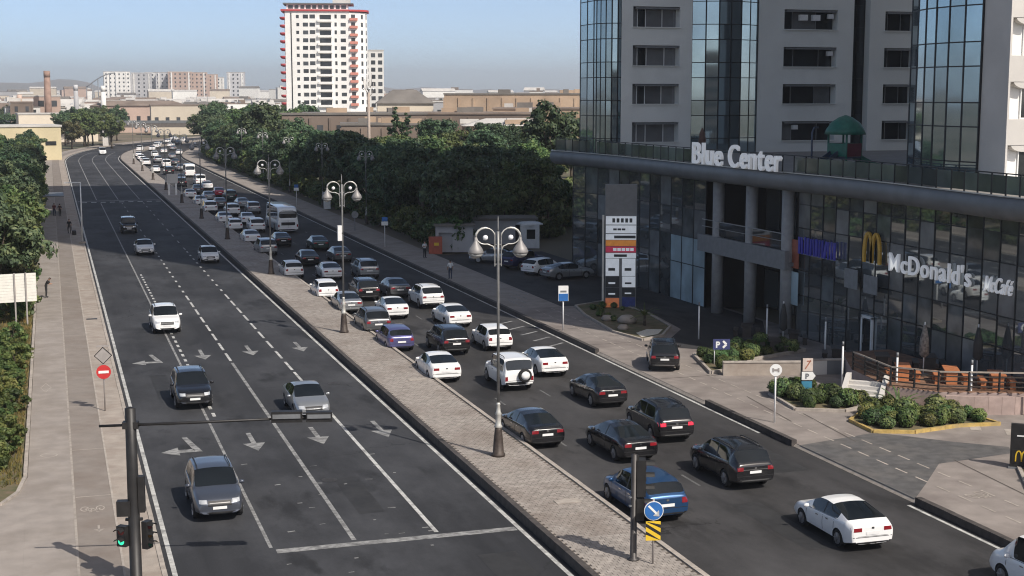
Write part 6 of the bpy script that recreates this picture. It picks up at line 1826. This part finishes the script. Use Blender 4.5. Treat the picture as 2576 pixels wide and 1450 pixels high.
        hub = MB().lathe([(.235, -.02), (.235, .02), (.1, .05)], (0, 0, 0), 18, 'X').mesh('spare_rim', white_plastic)
        hub2 = MB().lathe([(.05, -.03), (.24, -.02), (.24, .0)], (0, 0, 0), 18, 'X').mesh('spare_cover', PAINT['white'])
        parts.append(['spare_wheel', sw, (-L / 2 - .12, -.28, .92), [['wheel_cover', hub2, (-.10, 0, 0)]]])
    else:
        patch('rear_door_window', 'rear', -hw * .72, hw * .72, 1.62 if kind == 'minibus' else 1.9, 2.25 if kind == 'minibus' else 2.7, car_glass, off=.012)
        for s in (-1, 1): patch('taillight', 'rear', s * hw * .80, s * hw * .93, .75, 1.05, tail_m)
        patch('number_plate', 'rear', -.26, .26, .70, .81, plate_m, off=.015); patch('rear_trim', 'rear', -hw * .9, hw * .9, .36, .5, trim_m, off=.01)
        patch('door_seam', 'rear', -.012, .012, .65, 2.3 if kind == 'minibus' else 1.5, trim_m, 1, 4, .006)
        if kind == 'bus': patch('rear_grille', 'rear', -.8, .8, .95, 1.3, trim_m, off=.01)
    if not boxy:
        zs_ = .56 if kind in ('sedan', 'coupe', 'hatch') else .62
        patch('bumper_seam', 'rear', -hw * .86, hw * .86, zs_, zs_ + .022, trim_m, 8, 1, .004)
        patch('boot_badge', 'rear', -.05, .05, zr - .10, zr - .03, chrome_m, 2, 2, .012)
        for s in (1, -1):
            pts = []
            for q in range(9):
                xx = S['sg'][0][0] + (S['sg'][-1][1] + .1 - S['sg'][0][0]) * q / 8
                hit = bvh.ray_cast(Vector((xx, s * (hw + 1), interp(belt, xx) - .004)), Vector((0, -s, 0)))
                if hit[0] is not None: pts.append(hit[0] + Vector((0, s * .006, 0)))
            if len(pts) > 3: parts.append(['window_trim', MB().tube(pts, .014, 5).mesh('window_trim', chrome_m), (0, 0, 0), []])
            # sill cladding and wheel-arch lip
        zf = .60 if kind in ('sedan', 'coupe', 'hatch') else .76
        for s in (-1, 1): patch('headlight', 'front', s * hw * .50, s * hw * .80, zf, zf + .13, head_m, off=.008)
        patch('grille', 'front', -hw * .46, hw * .46, zf - .10, zf + .09, trim_m, off=.006)
        patch('grille_bar', 'front', -hw * .40, hw * .40, zf + .0, zf + .025, chrome_m, 4, 1, .012)
        patch('lower_grille', 'front', -hw * .72, hw * .72, .28, .44, trim_m, off=.006)
        patch('number_plate', 'front', -.26, .26, zf - .22, zf - .11, plate_m, off=.018)
        for s, sd in ((1, 'left'), (-1, 'right')):
            for xx in (S['sg'][0][1] + .04, S['sg'][-1][1] + .28, S['sg'][0][0] + .22):
                patch('door_seam', sd, xx - .013, xx + .013, .36, interp(belt, xx) - .05, trim_m, 1, 5, .003)
            for xx in (S['sg'][0][1] - .28, S['sg'][-1][1] - .62 + .1):
                zz = interp(belt, xx) - .13
                patch('door_handle', sd, xx - .09, xx + .09, zz - .018, zz + .018, trim_m if kind == 'offroad' else chrome_m, 3, 1, .02)
        for s in (1, -1):
            mx_ = S['sg'][-1][1] + .12; zz = interp(belt, mx_) + .06
            mb = MB().lathe([(.01, -.10), (.07, -.085), (.085, 0), (.07, .085), (.01, .10)], (0, 0, 0), 10, 'Y')
            mb.v = [(p[0] * .8, p[1], p[2] * .9) for p in mb.v]
            parts.append(['mirror', mb.mesh('mirror', PAINT['white']), (mx_, s * (hw + .07), zz), []])
    if kind in ('suv', 'offroad'):
        for s in (1, -1):
            z1 = interp(top, -.4) + .02
            parts.append(['roof_rail', MB().tube([(-1.5, s * roofw * .86, interp(top, -1.5) - .03), (-1.3, s * roofw * .86, interp(top, -1.3) + .03), (.1, s * roofw * .86, interp(top, .1) + .03), (.3, s * roofw * .86, interp(top, .3) - .03)], .02, 6).mesh('roof_rail', trim_m), (0, 0, 0), []])
    tm, r1, r2 = wheel_meshes(S['wr'], .22 if not boxy else .28)
    for x in S['wb']:
        for s in (1, -1): parts.append(['wheel', tm, (x, s * (hw - .125), S['wr']), [['rim', r1, (0, 0, 0)]]])
    return dict(parts=parts, L=L)
PROTO = {}
PAINTED = {'body', 'mirror', 'wheel_cover'}
TYPES = {'sedan': 'saloon', 'coupe': 'saloon', 'hatch': 'hatchback', 'suv': 'sport utility car', 'offroad': 'off-road car', 'minivan': 'people carrier', 'minibus': 'minibus', 'bus': 'bus'}
def car(kind, colour, x, y, facing, label, group, name=None, z=0.0, simple=False, dark_rim=False, lit=False, yaw=0.0, by_center=False, sc=1.0):
    """y is where the near bumper stands; facing +1 drives away from the viewer, -1 towards"""
    if kind not in PROTO: PROTO[kind] = car_proto(kind)
    P = PROTO[kind]
    cy = y if by_center else y + P['L'] / 2 * sc
    t = thing(name or {'bus': 'bus', 'minibus': 'minibus', 'minivan': 'van'}.get(kind, 'car'), label, {'bus': 'bus', 'minibus': 'minibus', 'minivan': 'van'}.get(kind, 'car'), (x, cy, z), R(90 * facing + yaw), group)
    t.scale = (sc, sc, sc)
    for nm, me, loc, ch in P['parts']:
        if simple and nm in ('door_handle', 'door_seam', 'mirror', 'grille_bar', 'roof_rail', 'lower_grille', 'boot_seam', 'bumper_seam', 'boot_badge', 'window_trim'): continue
        o = link(nm, me, t, loc)
        if nm in PAINTED:
            o.material_slots[0].link = 'OBJECT'; o.material_slots[0].material = PAINT[colour]
        if lit and nm == 'taillight':
            o.material_slots[0].link = 'OBJECT'; o.material_slots[0].material = tail_on
        for cn, cm, cl in ch:
            if simple and cn == 'rim' and False: continue
            c = link(cn, cm, o, cl)
            if cn in PAINTED: c.material_slots[0].link = 'OBJECT'; c.material_slots[0].material = PAINT[colour]
            if cn == 'rim' and dark_rim: c.data = wheel_meshes(0, 0) if False else c.data
    return t
# oncoming carriageway (faces the viewer)
G1 = 'vehicles on the oncoming carriageway'
car('suv', 'slate', 5.55, 53.2, -1, 'grey blue car nearest the viewer in the left lane, front towards us', G1)
car('suv', 'black', 6.55, 73.3, -1, 'black sport utility car behind the nearest grey one on the left road', G1)
car('sedan', 'silver', 11.95, 69.2, -1, 'silver saloon beside the median lane under the signal arm', G1)
car('suv', 'white', 7.05, 97.8, -1, 'white sport utility car on the dotted line in the left road', G1)
car('hatch', 'white', 14.25, 138.6, -1, 'white car hugging the median kerb on the left road', G1)
car('sedan', 'white', 8.75, 147.6, -1, 'white saloon with its nose in the sun just past the shadow', G1)
car('offroad', 'black', 8.4, 171.5, -1, 'black box shaped car in the shadow on the left road', G1)
car('minivan', 'white', 13.6, 405, -1, 'single white van far off at the road bend', G1, simple=True)
# queue on the outbound carriageway (rears towards the viewer)
G2 = 'queue on the outbound carriageway'
Q = [  # kind, colour, x, y of rear bumper, description or None
 ('coupe', 'white', 27.1, 42.6, 'white saloon alone in the near right foreground'), ('minivan', 'white', 30.2, 34.3, 'white van cut off at the bottom right corner'),
 ('hatch', 'blue', 21.5, 47.9, 'bright blue car behind the signal post at the median tip'), ('suv', 'black', 26.8, 51.0, 'black sport utility car with a sun glint behind the white saloon'),
 ('sedan', 'black', 24.0, 56.4, 'black saloon right behind the signal post'), ('suv', 'black', 27.1, 59.2, 'black sport utility car with red tail lights lit'),
 ('sedan', 'black', 20.95, 60.0, 'black car touching the nearest lamp post in view'), ('coupe', 'black', 27.0, 67.1, 'glossy black car two places behind the red lit one'),
 ('offroad', 'white', 23.8, 72.6, 'white off-road car with a spare wheel on its back door'), ('coupe', 'white', 26.95, 75.7, 'white saloon beside the car with the spare wheel'),
 ('sedan', 'white', 20.65, 75.9, 'white saloon against the median left of the spare wheel car'), ('suv', 'black', 23.4, 83.9, 'black car between the dark blue car and the white hatchback'),
 ('hatch', 'white', 26.5, 84.7, 'white hatchback behind the nearest lamp pole'), ('hatch', 'violet', 20.5, 86.3, 'dull violet blue hatchback beside the median'),
 ('suv', 'grey', 20.5, 92.8, 'dark grey car right of the second lamp foot'), ('sedan', 'white', 26.5, 94.2, 'white saloon near the right kerb ahead of the white hatchback'),
 ('coupe', 'white', 23.3, 99.1, 'white saloon in the middle lane level with the second lamp'), ('sedan', 'silver', 20.7, 102.7, 'grey saloon half hidden by the second lamp pole'),
 ('suv', 'white', 27.0, 103.4, 'white sport utility car by the right kerb at the shadow edge'), ('suv', 'black', 23.3, 108.7, 'black off-road style car in the middle lane before the shadow'),
 ('sedan', 'grey', 26.0, 109.7, 'dark saloon in the right lane before the shadow'), ('hatch', 'white', 20.4, 110.4, 'white hatchback beside the median before the shadow'),
 ('hatch', 'white', 20.0, 124.4, 'small white car at the foot of the third lamp'), ('sedan', 'white', 23.0, 122.1, 'white saloon in the middle lane left of the second lamp head'), ('suv', 'silver', 26.2, 122.0, 'silver sport utility car in the right lane at the shadow line'),
 ('sedan', 'black', 22.9, 132.8, None), ('sedan', 'grey', 26.4, 135.0, None), ('sedan', 'green', 26.3, 146.2, None), ('suv', 'silver', 20.4, 143.0, None), ('sedan', 'black', 23.2, 151.2, None),
 ('sedan', 'white', 19.95 + .5, 155.1, None), ('suv', 'white', 22.8, 167.8, None), ('hatch', 'white', 20.5, 170.5, None), ('sedan', 'white', 23.2, 179.0, None), ('sedan', 'white', 20.5, 180.5, None),
 ('suv', 'silver', 26.0, 194.4, None), ('suv', 'white', 22.9, 192.0, None), ('suv', 'white', 20.5, 197.6, None), ('sedan', 'silver', 25.9, 205.2, None), ('sedan', 'grey', 22.9, 206.4, None), ('sedan', 'white', 20.6, 211.4, None),
 ('suv', 'green', 25.9, 219.8, None), ('sedan', 'silver', 22.8, 221.0, None), ('sedan', 'white', 20.6, 227.0, None), ('sedan', 'red', 25.4, 230.0, None), ('sedan', 'grey', 22.8, 238.0, None), ('sedan', 'white', 25.4, 248.2, None), ('suv', 'black', 21.8, 256.6, None), ('minivan', 'white', 25.4, 260.8, None),
 ('sedan', 'grey', 23.0, 272.0, None), ('minibus', 'white', 26.0, 286.8, None), ('suv', 'black', 22.8, 296.6, None), ('sedan', 'white', 20.8, 306, None), ('sedan', 'silver', 26.4, 312, None), ('minivan', 'white', 24.5, 326.2, None), ('suv', 'white', 20.8, 336.8, None), ('sedan', 'grey', 27.5, 338, None), ('sedan', 'white', 21.2, 352, None), ('suv', 'silver', 24.4, 350, None),
 ('hatch', 'white', 21.4, 366, None), ('suv', 'white', 25.8, 381.4, None), ('sedan', 'white', 22.0, 384, None), ('sedan', 'silver', 29.5, 372, None), ('sedan', 'white', 33.4, 397, None), ('sedan', 'white', 30.2, 408, None), ('suv', 'white', 24.7, 424, None), ('sedan', 'white', 28.4, 428, None), ('sedan', 'silver', 34.5, 430, None), ('suv', 'white', 31.0, 447, None), ('sedan', 'white', 36.0, 456, None), ('sedan', 'white', 33.0, 470, None), ('sedan', 'grey', 40.0, 478, None), ('sedan', 'white', 38.0, 496, None), ('suv', 'white', 44.0, 505, None), ('sedan', 'white', 42.5, 524, None),
]
bus_spot = (26.1, 166.5)
car('bus', 'white', bus_spot[0], bus_spot[1], 1, 'grey white bus standing in the shaded right lane', None, sc=1.0)
lanes = [('lane beside the median', 0, 21.7), ('middle lane', 21.7, 24.9), ('right lane', 24.9, 99)]
order = {}
def ordinal(n): return '%d%s' % (n, 'th' if 10 <= n % 100 <= 20 else {1: 'st', 2: 'nd', 3: 'rd'}.get(n % 10, 'th'))
Q.sort(key=lambda q: q[3])
for kind, colr, x, y, lab in Q:
    off = x if y < S0 else x - (rp(0, y)[0] - 0)
    ln = next(l[0] for l in lanes if l[1] <= off < l[2])
    order[ln] = order.get(ln, 0) + 1
    if not lab: lab = '%s %s in the %s, %s from the viewer' % ({'grey': 'dark grey', 'green': 'dark green'}.get(colr, colr), TYPES[kind], ln, ordinal(order[ln]))
    yaw = random.Random(int(y * 10)).uniform(-1.5, 1.5)
    if y > S0: yaw -= math.degrees((y - S0) / RC)
    car(kind, colr, x, y, 1, lab, G2, simple=y > 130, yaw=yaw, lit='red tail' in lab, sc=1.08 if colr == 'blue' else 1.0)
# car leaving the forecourt, parked cars
car('suv', 'black', 34.05, 76.7, 1, 'black car on the footpath turning into the forecourt', None, z=0.13, sc=0.96, yaw=-21, by_center=True)
GP = 'cars parked in the shaded court'
for kind, colr, x, y, a, lab in (('sedan', 'silver', 42.6, 116.6, -78, 'silver saloon side on, nearest of the parked cars'), ('hatch', 'white', 41.6, 120.4, -60, 'white car parked behind the silver saloon'), ('suv', 'navy', 41.4, 125.2, -62, 'dark blue car parked behind the white one'), ('sedan', 'silver', 40.0, 130.0, 60, 'pale saloon at the far end of the parked cars')):
    car(kind, colr, x, y, 1, lab, GP, z=0.136, yaw=a, by_center=True)

# ------------------------------------------------------------------ people
def person(loc, rz, pose, cols, label, h=1.75):
    """one continuous skinned body; cols: hair, skin, shirt, trousers, shoes"""
    J = {'pel': (0, 0, .95), 'wst': (0, .0, 1.08), 'chs': (0, .01, 1.30), 'nek': (0, 0, 1.48), 'hd0': (0, -.01, 1.56), 'hd1': (0, -.02, 1.66), 'hd2': (0, -.01, 1.74)}
    for s, n in ((-1, 'l'), (1, 'r')):
        J.update({'sh' + n: (s * .18, 0, 1.43), 'el' + n: (s * .24, .02, 1.16), 'wr' + n: (s * .25, -.04, .92), 'ha' + n: (s * .25, -.06, .82),
                  'hp' + n: (s * .09, 0, .92), 'kn' + n: (s * .10, -.02, .50), 'an' + n: (s * .11, .02, .09), 'to' + n: (s * .12, -.15, .04)})
    J.update(pose)
    rad = {'pel': .15, 'wst': .13, 'chs': .155, 'nek': .06, 'hd0': .085, 'hd1': .10, 'hd2': .075}
    for n in 'lr': rad.update({'sh' + n: .075, 'el' + n: .05, 'wr' + n: .037, 'ha' + n: .042, 'hp' + n: .10, 'kn' + n: .066, 'an' + n: .045, 'to' + n: .04})
    ks = list(J); ix = {k: i for i, k in enumerate(ks)}
    E = [('pel', 'wst'), ('wst', 'chs'), ('chs', 'nek'), ('nek', 'hd0'), ('hd0', 'hd1'), ('hd1', 'hd2')]
    for n in 'lr': E += [('chs', 'sh' + n), ('sh' + n, 'el' + n), ('el' + n, 'wr' + n), ('wr' + n, 'ha' + n), ('pel', 'hp' + n), ('hp' + n, 'kn' + n), ('kn' + n, 'an' + n), ('an' + n, 'to' + n)]
    me = bpy.data.meshes.new('p'); me.from_pydata([J[k] for k in ks], [(ix[a], ix[c]) for a, c in E], [])
    ob = bpy.data.objects.new('p', me); C.objects.link(ob)
    sk = ob.modifiers.new('skin', 'SKIN'); sk.use_smooth_shade = True
    for k in ks:
        sv = me.skin_vertices[0].data[ix[k]]; sv.radius = (rad[k], rad[k] * (.8 if k in ('pel', 'wst', 'chs') else 1)); sv.use_root = (k == 'pel')
    ob.modifiers.new('sub', 'SUBSURF').levels = 1
    dg = bpy.context.evaluated_depsgraph_get(); body = bpy.data.meshes.new_from_object(ob.evaluated_get(dg)); bpy.data.objects.remove(ob)
    body.materials.clear()
    for c in cols: body.materials.append(c)
    segs = [(Vector(J[a]), Vector(J[c]), a, c) for a, c in E]
    for p in body.polygons:
        best = None; bd = 9
        for a, c, na, nc in segs:
            d = c - a; tt = max(0, min(1, (p.center - a).dot(d) / max(1e-6, d.length_squared))); dd = (p.center - a - d * tt).length
            if dd < bd: bd = dd; best = (na, nc, tt)
        na, nc, tt = best
        if nc in ('hd1', 'hd2') : m = 0 if (nc == 'hd2' or p.center.y > J['hd1'][1] + .03) else 1
        elif nc == 'hd0' or na == 'chs' and nc == 'nek' and tt > .7: m = 1
        elif nc[:2] in ('wr', 'ha'): m = 1
        elif nc[:2] in ('hp', 'kn', 'an'): m = 3
        elif nc[:2] == 'to': m = 4
        elif na == 'pel' and tt < .4: m = 3
        else: m = 2
        p.material_index = m
    body.polygons.foreach_set('use_smooth', [True] * len(body.polygons))
    t = thing('person', label, 'person', loc, rz); t.scale = (h / 1.78,) * 3
    link('body', body, t)
    for s in (-1, 1):
        hx, hy, hz = J['hd1']; MB().lathe([(.005, -.02), (.03, 0), (.005, .02)], (0, 0, 0), 6, 'X').build('ear', cols[1], t, (hx + s * .095, hy, hz - .01))
    MB().lathe([(.022, -.02), (.004, .03)], (0, 0, 0), 6).build('nose', cols[1], t, (J['hd1'][0], J['hd1'][1] - .105, J['hd1'][2] - .01))
    return t
hair = mat('hair_dark', (0.015, 0.012, 0.01), 0.6); skin = mat('skin', (0.36, 0.22, 0.16), 0.55, var=0.05); wsh = mat('shirt_white', (0.68, 0.70, 0.70), 0.8, var=0.06); jean = mat('jeans', (0.03, 0.04, 0.07), 0.85, var=0.15); blk = mat('cloth_black', (0.018, 0.018, 0.02), 0.85, var=0.2); shoe = mat('shoe', (0.02, 0.02, 0.02), 0.6)
person((32.7, 119.2, 0.136), R(180), {'ell': (-.23, .03, 1.17), 'wrl': (-.22, -.05, .95), 'knr': (.10, -.06, .50)}, [hair, skin, wsh, jean, shoe], 'person in a white shirt and dark jeans standing on the shaded path')
person((34.6, 135.6, 0.136), R(20), {'wrl': (-.12, -.2, 1.2), 'hal': (-.05, -.22, 1.24), 'wrr': (.12, -.2, 1.2), 'har': (.05, -.22, 1.24)}, [hair, skin, wsh, blk, shoe], 'person in a white top and black trousers near the red box')
person((-0.75, 118.0, 0.135), R(80), {'chs': (0, -.12, 1.26), 'nek': (0, -.22, 1.40), 'hd0': (0, -.27, 1.46), 'hd1': (0, -.33, 1.54), 'hd2': (0, -.37, 1.61), 'shl': (-.18, -.17, 1.36), 'shr': (.18, -.17, 1.36), 'ell': (-.22, -.25, 1.12), 'elr': (.22, -.25, 1.12), 'wrl': (-.14, -.42, 1.10), 'wrr': (.14, -.42, 1.10), 'hal': (-.08, -.48, 1.12), 'har': (.08, -.48, 1.12)}, [hair, skin, blk, blk, shoe], 'person in dark clothes leaning forward at the verge edge')
person((1.75, 172.6, 0.13), R(-20), {'knl': (-.12, -.16, .52), 'anl': (-.14, .05, .12), 'tol': (-.14, -.1, .05)}, [hair, skin, blk, blk, shoe], 'person in black standing beside the bench on the left footpath')
person((0.9, 197.5, 0.135), R(160), {}, [hair, skin, mat('cloth_brown', (0.08, 0.05, 0.045), 0.85), blk, shoe], 'person in brown walking near the bus shelter')
person((0.2, 198.6, 0.135), R(150), {'knl': (-.10, -.14, .50)}, [hair, skin, mat('cloth_maroon', (0.10, 0.02, 0.025), 0.85), jean, shoe], 'person in maroon close to the bus shelter roof')
# ------------------------------------------------------------------ the air
hz_m = bpy.data.materials.new('haze_air'); hz_m.use_nodes = True
hn = hz_m.node_tree.nodes; hn.remove(hn['Principled BSDF'])
pv = hn.new('ShaderNodeVolumePrincipled')
pv.inputs['Color'].default_value = (0.93, 0.95, 1.0, 1); pv.inputs['Density'].default_value = 0.00019; pv.inputs['Anisotropy'].default_value = 0.2
hz_m.node_tree.links.new(pv.outputs['Volume'], hn['Material Output'].inputs['Volume'])
hz = MB().box((0, 2800, 72), (9600, 9200, 146)).build('haze', hz_m); hz['kind'] = 'stuff'; hz['label'] = 'thin pale haze in the air over the town'; hz['category'] = 'haze'
